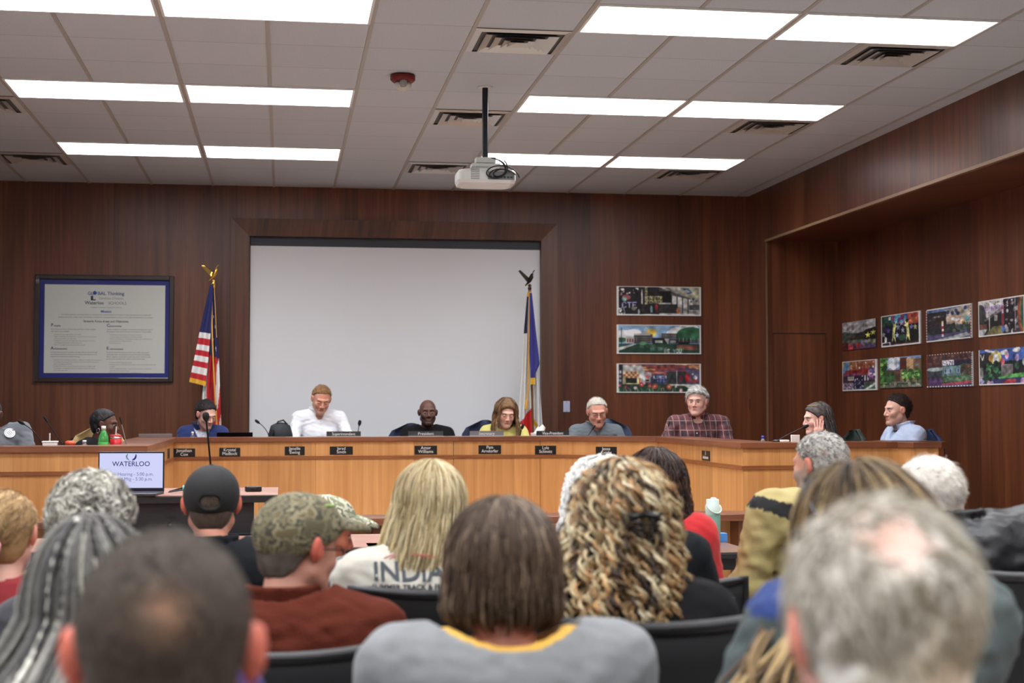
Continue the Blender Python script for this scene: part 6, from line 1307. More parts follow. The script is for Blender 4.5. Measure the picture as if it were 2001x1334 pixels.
p.cloth('shirt', plaid(), collar=(.034, .070, .5), vneck=.07, wr=.010, h=.0075, neck=.072); p.trousers()
for z in (-.10, -.2): MB().lathe([(0, .003), (.006, .002), (.006, -.001), (0, -.001)], (0, p.C[1]+.155, p.S[2]+z), 10, 'Y').obj('button', WHITEP, p.t)
p.cap_hair(HC, .020, .062, .02, -.07, noise=.007, nf=16, colf=colnoise([(110, 112, 110), (168, 166, 160), (206, 204, 198)], 18), temple=-.0)
short_strands(p, 900, [(196, 194, 188), (150, 150, 146), (110, 112, 110), (222, 220, 214)], .05, .0014, .018, region_above(.06, .02, -.06), comb=(.9, -.3, .0), lift=.12, wav=.004, seed=7, k=7)
PB8 = p
# woman in the blue blazer
p = Person(hpos(403, 781, 14.1, .018, 1.03), PI, hs=1.03, lean=(0, .08), hpitch=.38, hyaw=.62, hroll=.0, sw=.19, girth=1.05, tone=(224, 176, 160), arms='desk', res=.0036, seed=8, label='person in a bright blue blazer with dark hair gathered up, looking down', face=dict(closed=True, jaw=.95, flush=.2, brow=(50, 36, 30)), **CZ)
p.cloth('blazer', fab('blue_blazer', (24, 42, 96)), collar=(.05, .068, .4), vneck=.12, wr=.006, h=.0075, neck=.066); p.cloth('blouse', fab('patterned_blouse', (190, 194, 206), var=.3, vscale=60), e=.004, neck=.070, nz=-.03, vneck=.0, wr=.003, sleeve=-.6); p.trousers()
def bun(f, q): return smin(f, smin(ell(q, (-.01, -.115, .055), (.04, .042, .045)), ell(q, (-.03, -.07, .10), (.035, .035, .03)), .02), .02)
p.cap_hair(HC, .012, .082, .012, -.08, noise=.004, colf=colnoise([(22, 18, 20), (40, 32, 32)], 20), extra=bun); short_strands(p, 900, [(24, 20, 22), (44, 36, 36), (64, 54, 52)], .05, .0012, .012, region_above(.082, .012, -.06), comb=(-.2, -1.2, .5), lift=.06, seed=61, k=7)
PB3 = p
# woman in black at the left wing, profile to the right
p = Person(hpos(205, 797, 11.3, .014, .95), PI/2*0-PI/2-.35, lean=(0, .06), hyaw=.25, hpitch=.06, hs=.95, sw=.19, girth=1.15, tone=(92, 60, 48), arms='desk', res=.0036, seed=9, label='person in black with short dark hair and low glasses, in profile behind the green bottle', face=dict(fw=.98, jaw=.98, flush=.1, brow=(24, 18, 16), lips=(120, 66, 62)), **CZ)
p.cloth('jacket', fab('black_jacket', (18, 18, 20)), neck=.070, wr=.006, h=.0075, nz=.0); p.trousers((18, 18, 20))
p.cap_hair(HC, .010, .076, .012, -.075, noise=.004, colf=colnoise([(20, 17, 18), (34, 30, 32), (52, 48, 48)], 26)); q = glasses(p, (20, 18, 18), .0016)
MB().tube([p.W((.085, -.03+.012*math.cos(a), -.045+.018*math.sin(a))) for a in np.linspace(0, 2*PI, 14)], .0016, 6, False).obj('hoop_earring', CHROME, p.t)
PB2 = p
# man cut by the left edge, grey jacket with round badge
p = Person(hpos(-22, 776, 10.75, .010), PI+.10, shl=.07, lean=(0, .03), hyaw=-.2, sw=.235, girth=1.35, tone=(88, 60, 50), arms='desk', res=.0042, seed=10, label='person in a grey jacket with a round white badge, cut off by the photo edge', face=dict(fw=1.02, brow=(24, 20, 20), beard=((30, 24, 24), .6, 'full')), **CZ)
p.cloth('jacket', fab('grey_jacket', (96, 100, 106)), collar=(.035, .075, .3), wr=.010, h=.0085, vneck=.03); p.trousers()
p.cap_hair(HC, .006, .075, .02, -.06, colf=colnoise([(30, 28, 30), (60, 58, 60)], 30))
def on_cloth(p, wp, n_px, m, name):
    """a flat badge laid on the garment at the place seen at the given pixel"""
    from mathutils.bvhtree import BVHTree
    me = p.shirt.data; mw = Matrix.Translation(p.t.location) @ Matrix.Rotation(p.t.rotation_euler.z, 4, 'Z'); inv = mw.inverted()
    bv = BVHTree.FromPolygons([v.co[:] for v in me.vertices], [f.vertices[:] for f in me.polygons]); o = inv @ Vector(CAM); d = (inv.to_3x3() @ Vector(ray(*wp))).normalized(); h, nn, i, dist = bv.ray_cast(o, d)
    return h, nn, bv, inv
h, nn, bv, inv = on_cloth(p, (19, 846), 0, None, '')
if h is not None:
    a = nn.orthogonal().normalized(); b = nn.cross(a); q = MB(); r0 = 10.5*10.6/FPX; q.add([h+nn*.004]+[h+nn*.004+(a*math.cos(t)+b*math.sin(t))*r0 for t in np.linspace(0, 2*PI, 24, endpoint=False)], [(0, 1+k, 1+(k+1) % 24) for k in range(24)]); q.obj('badge', mat('badge_white', (226, 228, 230), .5), p.t)
    q = MB(); q.tube([h+nn*.005+(a*math.cos(t)+b*math.sin(t))*r0*.8 for t in np.linspace(0, 2*PI, 24)], .0012, 5, False)
    for s_ in (-.3, 0, .3): q.tube([h+nn*.005+a*(-r0*.45)+b*r0*s_, h+nn*.005+a*(r0*.45)+b*r0*s_], .0016, 5)
    q.obj('badge_print', mat('badge_grey', (130, 134, 140), .5), p.t)
PB1 = p
# woman resting her cheek on her hand, profile to the left
p = Person(hpos(1595, 786, 11.85, .014), PI/2+.05, lean=(0, .06), hyaw=.0, hpitch=.08, sw=.18, girth=1.0, tone=(226, 180, 164), res=.0036, seed=11, label='person with shoulder-length dark grey hair resting a cheek on one hand', face=dict(jaw=.93, flush=.15, brow=(90, 70, 60)), arms='desk',
           elbow={0: (-.15, .26, .86)}, wrist={0: (-.10, .085, .985)}, hand={0: ((.05, -.05, 1.), (-.95, .2, .1), .25)}, **CZ)
p.cloth('top', fab('dark_top', (40, 40, 48)), neck=.07, wr=.006, h=.0085, sleeve=.25); p.trousers()
p.cap_hair(HC, .016, .066, -.01, -.085, colf=colnoise([(52, 48, 48), (80, 74, 72), (100, 94, 90)], 22), ear=True)
falling(p, 380, [(56, 50, 50), (84, 78, 76), (110, 104, 100), (70, 60, 56)], .15, .0022, .014, 18, .008, 2.5, out=.02, azr=(95, 180), elr=(.1, 1.4), face=95, seed=12, back=.02)
MB().tube([p.W(scalp_point(np.array([a]), np.array([.85]), .019)[0]) for a in np.linspace(-1.6, 1.6, 20)], .0028, 8).obj('headband', mat('headband_gold', (190, 150, 90), .3, .6), p.t)
PB9 = p
# man in light blue, profile to the left
p = Person(hpos(1752, 770, 11.95, .012), PI/2+.12, lean=(0, .02), hyaw=.0, hpitch=.02, sw=.205, girth=1.1, tone=(220, 172, 152), arms='desk', res=.0036, seed=13, label='person with short dark brown hair in a pale blue polo, in profile facing left', face=dict(jaw=1.05, flush=.25, brow=(50, 36, 30), beard=((110, 76, 60), .3, 'full')), **CZ)
p.cloth('polo', fab('pale_blue_polo', (176, 190, 214)), collar=(.048, .068, .5), vneck=.06, wr=.007, h=.0075, neck=.066, sleeve=-.75); p.trousers()
p.cap_hair(HC, .010, .076, .022, -.065, colf=colnoise([(34, 26, 24), (56, 44, 38)], 26)); short_strands(p, 700, [(44, 34, 30), (66, 52, 44), (30, 24, 22)], .024, .0012, .014, region_above(.065, .03, -.055), comb=(0, .3, .6), lift=.8, seed=14)
MB().tube([p.NB+np.array([.068*math.cos(a), .004+.068*math.sin(a), -.006-.02*math.sin(a)]) for a in np.linspace(0, 2*PI, 24)], .006, 8, False).obj('lanyard', mat('navy_lanyard', (30, 34, 60), .7), p.t)
PB10 = p
# council chairs
def under(q, vtop, D, rgb, lab, w_=.46, dx=0., rz=None, dy=0.):
    rz = q.t.rotation_euler.z if rz is None else rz; z = float(atD(1000, vtop, D)[2]); office_chair(q.t.location[0]+dx, q.t.location[1]+dy, rz, rgb, lab, z, w_)
under(PB5, 826, 14.6, (34, 44, 70), 'navy office chair under the bald person in black', .5, -.13)
under(PB6, 820, 14.6, (36, 46, 74), 'navy office chair under the woman in yellow', .5, -.15)
under(PB7, 818, 14.4, (60, 76, 98), 'slate blue office chair under the grey-shirted person with glasses', .52, .17)
under(PB3, 848, 14.4, (50, 60, 90), 'navy office chair mostly hidden behind the blue blazer', .46, -.06)
under(PB4, 850, 14.6, (40, 50, 80), 'navy office chair hidden behind the white dress shirt', .44)
under(PB8, 850, 14., (40, 50, 70), 'navy office chair hidden behind the plaid shirt', .44)
under(PB9, 839, 11.9, (40, 54, 46), 'dark green office chair under the person resting a cheek on one hand', .46)
under(PB10, 839, 12.0, (38, 54, 92), 'blue office chair under the person in the pale blue polo', .46)
under(PB2, 831, 11.4, (196, 168, 116), 'tan office chair under the person in black at the green bottle', .44, -.02, PI, -.02)
under(PB1, 852, 10.9, (40, 46, 50), 'dark office chair under the person in the grey jacket', .44)
c = atD(146, 853, 12.6); office_chair(float(c[0]), float(c[1]), PI, (34, 40, 36), 'empty dark green office chair left of the person in black', float(c[2]), .40)
# ================================================================== the audience, seen from behind
def chair_behind(p, top, lab, dy=.0, w_=.48):
    stack_chair(p.t.location[0], p.t.location[1]+dy, p.t.rotation_euler.z, top, lab, w_)
BL = 'black stacking chair with a mesh back under the '
# front-most: buzz cut, very near
p = Person(hpos(325, 1032, 1.46, .004), .0, lean=(0, .03), sw=.23, girth=1.2, tone=(196, 140, 120), seed=21, face=dict(fw=1.04, flush=.45, neck=1.1), label='person with close-cropped brown hair seen from behind, largest head left of centre')
p.cloth('shirt', fab('black_tee', (16, 16, 18)), neck=.07, h=.012); p.trousers()
def crown(q):
    c = colnoise([(58, 50, 42), (72, 62, 52), (46, 40, 35)], 26, 3)(q); d = np.sqrt((q[0]-.0)**2+((q[2]-.055)*1.1)**2); sw_ = .5+.5*np.sin(np.arctan2(q[2]-.055, q[0])*1+d*70); m = (np.clip(1-d/.045, 0, 1)*(.12+.45*sw_)*(q[1] < -.02))[:, None]; return c*(1-m)+s2l((176, 128, 98))*m
p.cap_hair(HC, .004, .07, .01, -.09, noise=.0015, nf=40, colf=crown, h=.005)
short_strands(p, 5200, [(62, 54, 46), (82, 72, 60), (48, 42, 37), (100, 88, 74)], .011, .00055, .005, lambda P: region_above(.07, .01, -.09)(P) & (np.hypot(P[:, 0], (P[:, 2]-.055)) > .018), comb=(.2, -.2, -.6), lift=.8, seed=22, k=3)
MB().lathe([(0, -.005), (.004, -.003), (.005, 0), (.004, .003), (0, .005)], p.W((.094, -.012, .012)), 12).obj('ear_stud', mat('ear_stud', (235, 235, 240), .2, .6), p.t)
# big grey balding head, near right
p = Person(hpos(1712, 984, 1.46, .008), -.04, shl=-.09, lean=(0, .05), hpitch=.05, sw=.21, girth=1.2, tone=(222, 168, 150), seed=23, face=dict(fw=.98, flush=.3), label='person with fluffy grey hair round a pink bald crown, nearest head on the right')
p.cloth('shirt', fab('grey_green_shirt', (84, 92, 92)), neck=.07, h=.012); p.trousers()
def baldcrown(q):
    c = colnoise([(176, 170, 154), (216, 212, 200), (234, 231, 222), (146, 138, 122)], 13, 5)(q); d = np.sqrt(((q[0]+.014)/.038)**2+((q[2]-.098)/.030)**2); m = (np.clip(1.35-d, 0, 1)*(q[1] < .02))[:, None]*.7; return c*(1-m)+s2l((228, 168, 148))*m
p.cap_hair(HC, .012, .07, -.02, -.085, noise=.006, nf=18, colf=baldcrown, h=.005, vol=(.95, 1, 1.01))
def notcrown(P): return region_above(.07, -.02, -.085)(P) & ((((P[:, 0]+.014)/.028)**2+((P[:, 2]-.098)/.020)**2 > 1) | (P[:, 1] > .03))
short_strands(p, 4200, [(186, 178, 160), (222, 218, 204), (238, 235, 224), (122, 110, 92), (150, 138, 116)], .032, .0009, .012, notcrown, comb=(.3, -.3, -.9), lift=.35, wav=.004, seed=24, k=6, w=.93)
# braids
p = Person(hpos(192, 1034, 2.45, .016), .0, lean=(0, .04), hroll=-.08, shl=.05, sw=.22, girth=1.2, tone=(110, 74, 58), seed=25, label='person with long grey and black braids falling over a purple top', face=dict(fw=1.0))
def yoke(v, s_):
    c = np.tile(s2l((50, 34, 92)), (len(v), 1)); d = np.hypot(v[:, 0]-s_.NB[0], (v[:, 1]-s_.NB[1])*.8); m = (d < .135) & (v[:, 2] > s_.S[2]-.05); c[m] = s2l((226, 168, 84)); return c
p.cloth('sweatshirt', mat('purple_sweatshirt', (50, 34, 92), .85, attr='Col', bump=.3, bscale=300), neck=.085, colf=yoke, wr=.008); p.trousers()
GP = [(58, 56, 56), (96, 94, 90), (140, 138, 130), (178, 176, 164), (34, 32, 34), (206, 204, 192)]
p.cap_hair(HC, .008, .06, -.02, -.09, colf=colnoise([(40, 36, 36), (70, 60, 56)], 20), h=.006)
falling(p, 260, GP, .52, .0034, .012, 90, .008, 1.6, out=.05, azr=(40, 180), elr=(.2, 1.5), seed=26, drift=(-.30, -.06), beads=34, sides=6, back=.06, ws=[.28, .30, .22, .06, .12, .02], face=70, jit=.15)
falling(p, 70, GP, .45, .0038, .018, 84, .006, 1.6, out=.06, azr=(110, 180), elr=(.9, 1.5), seed=27, ws=[.28, .30, .22, .08, .08, .04], drift=(-.34, -.08), beads=32, sides=6, back=.09, face=70, jit=.15, name='hair_outer')
chair_behind(p, .90, BL+'person with long braids')
# bob
p = Person(hpos(980, 974, 2.72, .020), .0, lean=(0, .05), sw=.21, girth=1.15, tone=(206, 140, 120), seed=28, label='person with a brown bob in a grey sweater over a yellow collar, seen from behind', face=dict(fw=1.02, flush=.6, neck=1.0), shl=.038)
p.cloth('sweater', fab('grey_sweater', (128, 130, 132), var=.08, vscale=30), neck=.080, nz=-.03, wr=.006, h=.008, e=.022); p.trousers((60, 62, 70)); p.cloth('collar_shirt', fab('yellow_shirt', (222, 172, 66)), e=.006, neck=.064, nz=-.008, sleeve=-.5, wr=.002, low=p.S[2]-.14, h=.007)
BB = [(66, 52, 42), (92, 74, 60), (118, 98, 80), (80, 64, 52), (150, 130, 108)]
p.cap_hair(HC, .018, .066, -.035, -.10, noise=.003, colf=colnoise(BB[:3], 16, 2), ear=False, vol=(1.04, 1.0, 1.0), h=.005)
falling(p, 1500, BB, .022, .0015, .020, 16, .004, 1.3, out=.018, azr=(55, 180), elr=(.1, 1.5), seed=29, endin=.40, sides=3, face=75, lenj=.12, ws=[.25, .28, .18, .2, .09])
chair_behind(p, .86, 'black stacking chair mostly hidden behind the grey sweater')
# curly highlighted hair
p = Person(hpos(1216, 900, 3.35, .024), .0, lean=(0, .04), sw=.19, girth=1.05, tone=(198, 150, 124), seed=30, label='person with very long curly blond and brown hair over a black top', face=dict())
p.cloth('top', fab('black_top', (18, 18, 22)), neck=.075, wr=.006); p.trousers()
p.cap_hair(HC, .018, .062, -.03, -.10, noise=.007, nf=20, colf=colnoise([(40, 30, 26), (92, 68, 44), (128, 98, 64), (30, 24, 22)], 24, 2), ear=False, h=.006)
CP = [(206, 188, 148), (182, 158, 116), (228, 216, 184), (148, 114, 76), (110, 82, 56), (58, 44, 36), (180, 136, 88)]
cw = [.24, .2, .14, .14, .11, .08, .09]
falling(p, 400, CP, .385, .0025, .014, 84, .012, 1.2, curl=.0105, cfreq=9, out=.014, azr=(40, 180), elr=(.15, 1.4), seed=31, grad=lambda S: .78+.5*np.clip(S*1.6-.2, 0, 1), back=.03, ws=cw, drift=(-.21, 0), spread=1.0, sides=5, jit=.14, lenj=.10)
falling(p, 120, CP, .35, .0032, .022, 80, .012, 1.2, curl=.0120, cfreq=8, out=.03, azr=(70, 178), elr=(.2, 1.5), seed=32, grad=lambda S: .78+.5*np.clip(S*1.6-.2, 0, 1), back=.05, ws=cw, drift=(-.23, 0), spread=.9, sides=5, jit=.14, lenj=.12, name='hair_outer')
falling(p, 260, CP, .03, .0030, .020, 34, .006, 1.2, curl=.0110, cfreq=3.2, out=.03, azr=(20, 180), elr=(.2, 1.5), seed=33, ws=cw, sides=5, name='crown_curls', lenj=.6)
c = p.W((.012, -.145, .010)); q = MB()
for sx in (-1, 1):
    for k in range(5): q.tube([c+np.array([sx*(.008+.014*k*.5), -.006, .012*k-.02]), c+np.array([sx*(.02+.010*k*.5), -.018, .012*k-.022]), c+np.array([sx*.006, -.024, .012*k-.03])], .0035, 6)
q.tube([c+np.array([-.03, -.016, .02]), c+np.array([0, -.026, .026]), c+np.array([.03, -.016, .02])], .007, 8); q.obj('hair_claw', mat('hair_claw_black', (18, 16, 16), .2), p.t)
chair_behind(p, .985, BL+'curly blond hair', w_=.52)
# camouflage cap, rust jacket, turned right
CAMO1 = camo('camo_cap_olive', [(88, 84, 62), (116, 108, 80), (64, 62, 50), (136, 128, 100), (102, 92, 64)], 24)
CAMO2 = camo('camo_cap_pale', [(160, 164, 142), (120, 126, 100), (186, 184, 160), (96, 104, 84), (206, 200, 176)], 18)
p = Person(hpos(583, 962, 3.62, .014), -.15, lean=(0, .05), hyaw=-.80, hpitch=.12, sw=.235, girth=1.35, tone=(196, 142, 122), seed=34, label='person in an olive camouflage cap and rust fleece jacket, head turned right', face=dict(flush=.5, fw=1.06, brow=(120, 110, 100)), shl=-.01)
p.cloth('jacket', fab('rust_fleece', (84, 38, 27), .95, bump=.5, bscale=160, sheen=.0, spec=.1), collar=(.045, .078, .10), neck=.08, wr=.011, e=.024, h=.009); p.trousers()
p.cap_hair(HC, .006, .05, .0, -.085, noise=.002, colf=colnoise([(70, 62, 56), (104, 96, 86)], 30), h=.006); short_strands(p, 900, [(110, 102, 92), (78, 70, 62)], .012, .0009, .007, region_above(.05, .0, -.085), seed=35, comb=(0, -.2, -.8))
ballcap(p, CAMO1, front=.045, back=-.035); MB().lathe([(0, 0), (.022, .002), (.024, 0), (.02, -.003), (0, -.003)], p.W((.045, .03, .108)), 20).obj('bright_patch', mat('lime_patch', (150, 200, 90), .6), p.t)
q = MB(); q.tube([p.W((-.084, -.03, .004)), p.W((-.086, .02, .004)), p.W((-.07, .085, .004)), p.W((-.045, .1, .0))], .0022, 6); q.tube([p.W((.084, -.03, .004)), p.W((.086, .02, .004)), p.W((.07, .085, .004)), p.W((.045, .1, .0))], .0022, 6)
for sd in (-1, 1): q.tube([p.W((sd*(.033+.02*math.cos(a)), .0985, -.003+.015*math.sin(a))) for a in np.linspace(0, 2*PI, 20)], .0018, 6, False)
q.obj('glasses', mat('brown_glasses', (70, 34, 30), .3), p.t)
chair_behind(p, .885, BL+'rust fleece jacket', w_=.50)
# pale camouflage cap further on
p = Person(hpos(634, 968, 5.3, .012), -.3, lean=(0, .03), hyaw=-1.0, hpitch=.22, sw=.21, tone=(176, 104, 78), seed=36, label='person in a pale camouflage cap, turned right beyond the olive camouflage cap', face=dict(flush=.4))
p.cloth('shirt', fab('pale_shirt', (176, 176, 168))); p.trousers(); p.cap_hair(HC, .006, .05, .0, -.08, colf=colnoise([(60, 50, 44), (90, 78, 66)], 30), h=.006); ballcap(p, CAMO2, front=.045, back=-.03, vl=.06)
chair_behind(p, .84, 'black stacking chair under the person in the pale camouflage cap')
# long straight blond
p = Person(hpos(838, 902, 4.4, .018), .05, lean=(0.02, .05), hroll=.05, sw=.215, girth=1.15, tone=(216, 170, 150), seed=37, label='person with long straight blond hair and a pale printed sweatshirt', face=dict())
p.cloth('sweatshirt', fab('oatmeal_sweatshirt', (186, 182, 170)), neck=.08, wr=.009, e=.022, h=.008); p.trousers((90, 92, 100))
BP = [(196, 178, 136), (176, 156, 114), (214, 200, 164), (150, 130, 94), (126, 106, 78)]
p.cap_hair(HC, .018, .06, -.04, -.10, noise=.003, colf=colnoise([(150, 134, 106), (180, 162, 126), (124, 106, 82)], 14, 2), ear=False, h=.006)
falling(p, 1300, BP, .42, .0017, .020, 40, .008, 2.2, out=.018, azr=(45, 180), elr=(.1, 1.5), seed=38, drift=(-.22, -.03), back=.035, sides=3, face=75, lenj=.12, spread=.05, ws=[.3, .24, .2, .16, .1])
def back_text(p, body, size, x, z, m, sx=1., name='print', off=0.):
    o = text(body, size, (0, 0, 0), m, None, rot=(0, 0, 0), name=name, ext=0, sx=1, off=off); me = o.data; bm = bmesh.new(); bm.from_mesh(me); bmesh.ops.triangulate(bm, faces=bm.faces[:]); bmesh.ops.subdivide_edges(bm, edges=[e for e in bm.edges if e.calc_length() > .012], cuts=1); bm.to_mesh(me); bm.free()
    from mathutils.bvhtree import BVHTree
    sm = p.shirt.data; bv = BVHTree.FromPolygons([v.co[:] for v in sm.vertices], [f.vertices[:] for f in sm.polygons])
    for v in me.vertices:
        X, Z = x+v.co.x*sx, z+v.co.y; h, n, i, d = bv.ray_cast(Vector((X, -1, Z)), Vector((0, 1, 0))); v.co = Vector((X, (h.y if h else -.15)-.003, Z))
    o.parent = p.t; o.location = (0, 0, 0); return o
zt = float(atD(800, 1134, 4.25)[2]); PRD = mat('print_charcoal', (66, 72, 78), .8); PRR = mat('print_red', (196, 96, 88), .8); PRN = mat('print_navy', (26, 32, 46), .8)
back_text(p, 'INDIANA', .072, -.01, zt+.008, PRD, 1.02, off=.0015); back_text(p, 'SUMMER TRACK & FIELD', .020, -.055, zt-.016, PRN, 1.0, off=.0006)
q = []
for r0, z0 in ((.062, .0), (.050, .0)):
    for a in np.linspace(.4, 2.7, 14): q.append((-.055+r0*1.3*math.cos(a), zt+.058+r0*.35*math.sin(a)))
from mathutils.bvhtree import BVHTree as _B
sm = p.shirt.data; bv = _B.FromPolygons([v.co[:] for v in sm.vertices], [f.vertices[:] for f in sm.polygons]); pts = []
for x_, z_ in q:
    h, n_, i_, d_ = bv.ray_cast(Vector((x_, -1, z_)), Vector((0, 1, 0))); pts.append((x_, (h.y if h else -.15)-.002, z_))
mm = MB(); mm.tube(pts[:14], .0018, 5); mm.tube(pts[14:], .0018, 5); mm.obj('print_arcs', PRR, p.t)
chair_behind(p, .925, BL+'oatmeal sweatshirt', dy=.0, w_=.5)
# short grey curls
p = Person(hpos(184, 916, 3.75, .030), -.1, lean=(0, .04), hyaw=-.25, shl=-.04, sw=.165, girth=1.0, tone=(214, 160, 140), seed=39, label='person with short thick grey curls before the media desk', face=dict(flush=.4))
p.cloth('jacket', fab('charcoal_jacket', (44, 44, 50))); p.trousers()
GC = [(206, 202, 188), (176, 172, 160), (144, 140, 130), (222, 220, 208), (112, 106, 100)]
p.cap_hair(HC, .022, .055, -.03, -.10, noise=.009, nf=20, colf=colnoise([(96, 92, 90), (130, 126, 120), (176, 172, 160)], 14, 2), ear=True, h=.006)
short_strands(p, 1100, GC, .030, .0026, .020, region_above(.055, -.03, -.09), comb=(.2, -.4, .3), lift=.55, wav=.010, seed=40, k=9, w=1.02)
chair_behind(p, .84, 'black stacking chair under the person with grey curls')
# ponytail with a pink tie
p = Person(hpos(12, 957, 4.3, .010), .0, shl=.03, lean=(0, .03), hyaw=-.12, sw=.185, girth=1.0, tone=(222, 176, 156), seed=41, label='person in a red top with a blond ponytail in a pink tie', face=dict(flush=.3))
p.cloth('top', fab('red_knit', (128, 22, 28)), neck=.082, nz=-.01); p.trousers()
PP = [(150, 118, 78), (176, 144, 100), (118, 90, 60), (196, 168, 124)]
p.cap_hair(HC, .010, .066, .0, -.085, noise=.002, colf=colnoise(PP[:3], 18, 2), h=.006); short_strands(p, 1400, PP, .035, .0010, .012, region_above(.066, .0, -.085), comb=(0, -1.2, -.5), lift=.06, seed=42, k=8)
r_ = np.random.RandomState(5); n_ = 160; tie = p.W((-.0, -.128, -.022)); S_ = np.linspace(0, 1, 14); path = np.zeros((n_, 14, 3)); an = r_.uniform(0, 6.28, n_); rr = r_.uniform(0, 1, n_)**.5
for j, s in enumerate(S_):
    wd = .014+.03*math.sin(min(1, s*1.2)*PI*.6)*(1-.5*s); path[:, j, 0] = tie[0]+np.cos(an)*rr*wd-.02*s; path[:, j, 1] = tie[1]-.03*s*(1-s)*4*.6-.01+np.sin(an)*rr*wd; path[:, j, 2] = tie[2]-.20*s**1.2
tubes(path, np.full(n_, .0022), hcol(r_, n_, PP), 4, 'ponytail', HAIRM, p.t); MB().tube([tie+np.array([.018*math.cos(a), -.004, .02*math.sin(a)]) for a in np.linspace(0, 2*PI, 18)], .009, 8, False).obj('hair_tie', mat('pink_tie', (236, 164, 172), .7), p.t)
chair_behind(p, .82, 'black stacking chair under the person with the ponytail')
# black cap worn with the strap at the back
p = Person(hpos(414, 908, 4.95, .014), .0, lean=(0, .03), sw=.225, girth=1.15, tone=(206, 142, 118), seed=43, label='person in a black strapback cap and black jacket beside the media desk', face=dict(flush=.4, fw=1.05))
p.cloth('jacket', fab('black_fleece', (22, 24, 28)), collar=(.04, .078, .15), neck=.08, e=.02); p.trousers(); p.cap_hair(HC, .004, .05, .0, -.085, noise=.001, colf=colnoise([(66, 54, 46), (96, 82, 70)], 40), h=.006); short_strands(p, 900, [(70, 58, 50), (110, 96, 82)], .010, .0009, .005, region_above(.05, .0, -.085), seed=44, comb=(0, 0, -1))
ballcap(p, mat('black_cap_cloth', (26, 26, 27), .8, bump=.3, bscale=500), front=.03, back=-.045, hole=True)
chair_behind(p, .84, 'black stacking chair under the person in the black cap')
# white curls, black jacket
p = Person(hpos(1178, 893, 4.55, .030), .0, shl=.04, lean=(-.07, .03), hyaw=.1, sw=.24, girth=1.3, tone=(222, 176, 158), seed=45, label='person with bright white curls in a black jacket, beyond the curly blond hair', face=dict(), hand={1: ((.1, .5, -.6), (1, .2, .2), .25)}, elbow={1: (.27, .02, .72)}, wrist={1: (.20, .12, .62)})
p.cloth('jacket', fab('black_jacket_2', (20, 22, 26)), wr=.009, e=.02); p.trousers()
WC = [(246, 245, 242), (236, 234, 230), (222, 220, 214)]
p.cap_hair(HC, .026, .055, -.04, -.10, noise=.009, nf=22, colf=colnoise(WC, 14, 2), ear=False, h=.006); falling(p, 520, WC, .05, .0022, .026, 30, .006, 1.2, curl=.008, cfreq=3.5, out=.03, azr=(20, 180), elr=(-.1, 1.5), seed=46, sides=4, lenj=.5, jit=.06)
chair_behind(p, .86, BL+'white-curled person in black')
# dark hair, red top
p = Person(hpos(1280, 880, 5.3, .018), -.1, shl=.04, lean=(-0.02, .03), sw=.15, girth=1.1, tone=(210, 160, 140), seed=47, label='person with dark brown shoulder-length hair in a bright red top', face=dict())
p.cloth('top', fab('bright_red_top', (192, 24, 30)), neck=.075); p.trousers()
DP2 = [(46, 32, 28), (66, 46, 38), (34, 26, 24), (86, 60, 46)]
p.cap_hair(HC, .020, .06, -.035, -.10, colf=colnoise(DP2[:3], 20), ear=False, h=.006); falling(p, 700, DP2, .16, .0018, .020, 24, .010, 2.5, out=.03, azr=(45, 180), elr=(.1, 1.5), seed=48, sides=3)
chair_behind(p, .84, 'black stacking chair under the person in the red top')
# grey man turned left, tan jacket
p = Person(hpos(1600, 840, 5.4, .012), .15, lean=(-.0, .03), hyaw=.45, hpitch=.08, hroll=.03, shl=.03, sw=.265, girth=1.2, tone=(212, 156, 136), seed=49, label='person with short grey hair and beard in a tan jacket with a black yoke', face=dict(flush=.4, fw=.97, beard=((150, 142, 134), .8, 'full'), brow=(60, 54, 50)))
def tan(v, s_):
    c = np.tile(s2l((178, 162, 108)), (len(v), 1)); m = (v[:, 2] > s_.S[2]-.04-.42*(v[:, 0]+.19)) & (v[:, 2] < s_.S[2]+.02-.30*(v[:, 0]+.19)) & (v[:, 0] < .1); c[m] = s2l((30, 28, 30)); return c
p.cloth('jacket', mat('tan_jacket', (178, 162, 108), .85, attr='Col', bump=.3, bscale=260), colf=tan, collar=(.05, .078, .25), neck=.08, wr=.012, e=.026); p.trousers((60, 66, 80))
p.cap_hair(HC, .006, .066, .005, -.085, noise=.004, nf=26, colf=colnoise([(120, 116, 112), (168, 164, 158), (196, 192, 184), (150, 112, 96)], 18, 4), h=.006); short_strands(p, 1500, [(176, 172, 164), (136, 130, 126), (206, 204, 196), (98, 92, 90)], .014, .0013, .006, region_above(.066, .005, -.085), comb=(.2, -.4, -.4), lift=.6, seed=50)
chair_behind(p, .84, BL+'tan jacket')
# long tan streaked hair with sunglasses pushed up
p = Person(hpos(1688, 924, 2.6, .020), .12, shl=.07, lean=(.10, .06), hroll=-.12, hpitch=.15, sw=.18, girth=1.2, tone=(206, 150, 126), seed=51, label='person with long streaked hair and sunglasses on top, in a blue and grey-green jacket', face=dict())
def bg(v, s_):
    c = np.tile(s2l((74, 84, 84)), (len(v), 1)); m = (v[:, 2] > s_.S[2]+.025+.015*noise3(list(v.T), 5, 4)-.8*np.clip(-.17-v[:, 0], 0, 1)) & (v[:, 0] < -.05); c[m] = s2l((30, 54, 112)); c *= (1+.25*noise3(list(v.T), 12, 2))[:, None]; return np.clip(c, 0, 1)
p.cloth('jacket', mat('two_tone_jacket', (74, 84, 84), .8, attr='Col', bump=.4, bscale=200), colf=bg, wr=.014, e=.028, neck=.08); p.trousers()
TP = [(150, 122, 82), (112, 88, 58), (176, 150, 104), (84, 64, 46), (62, 48, 38)]
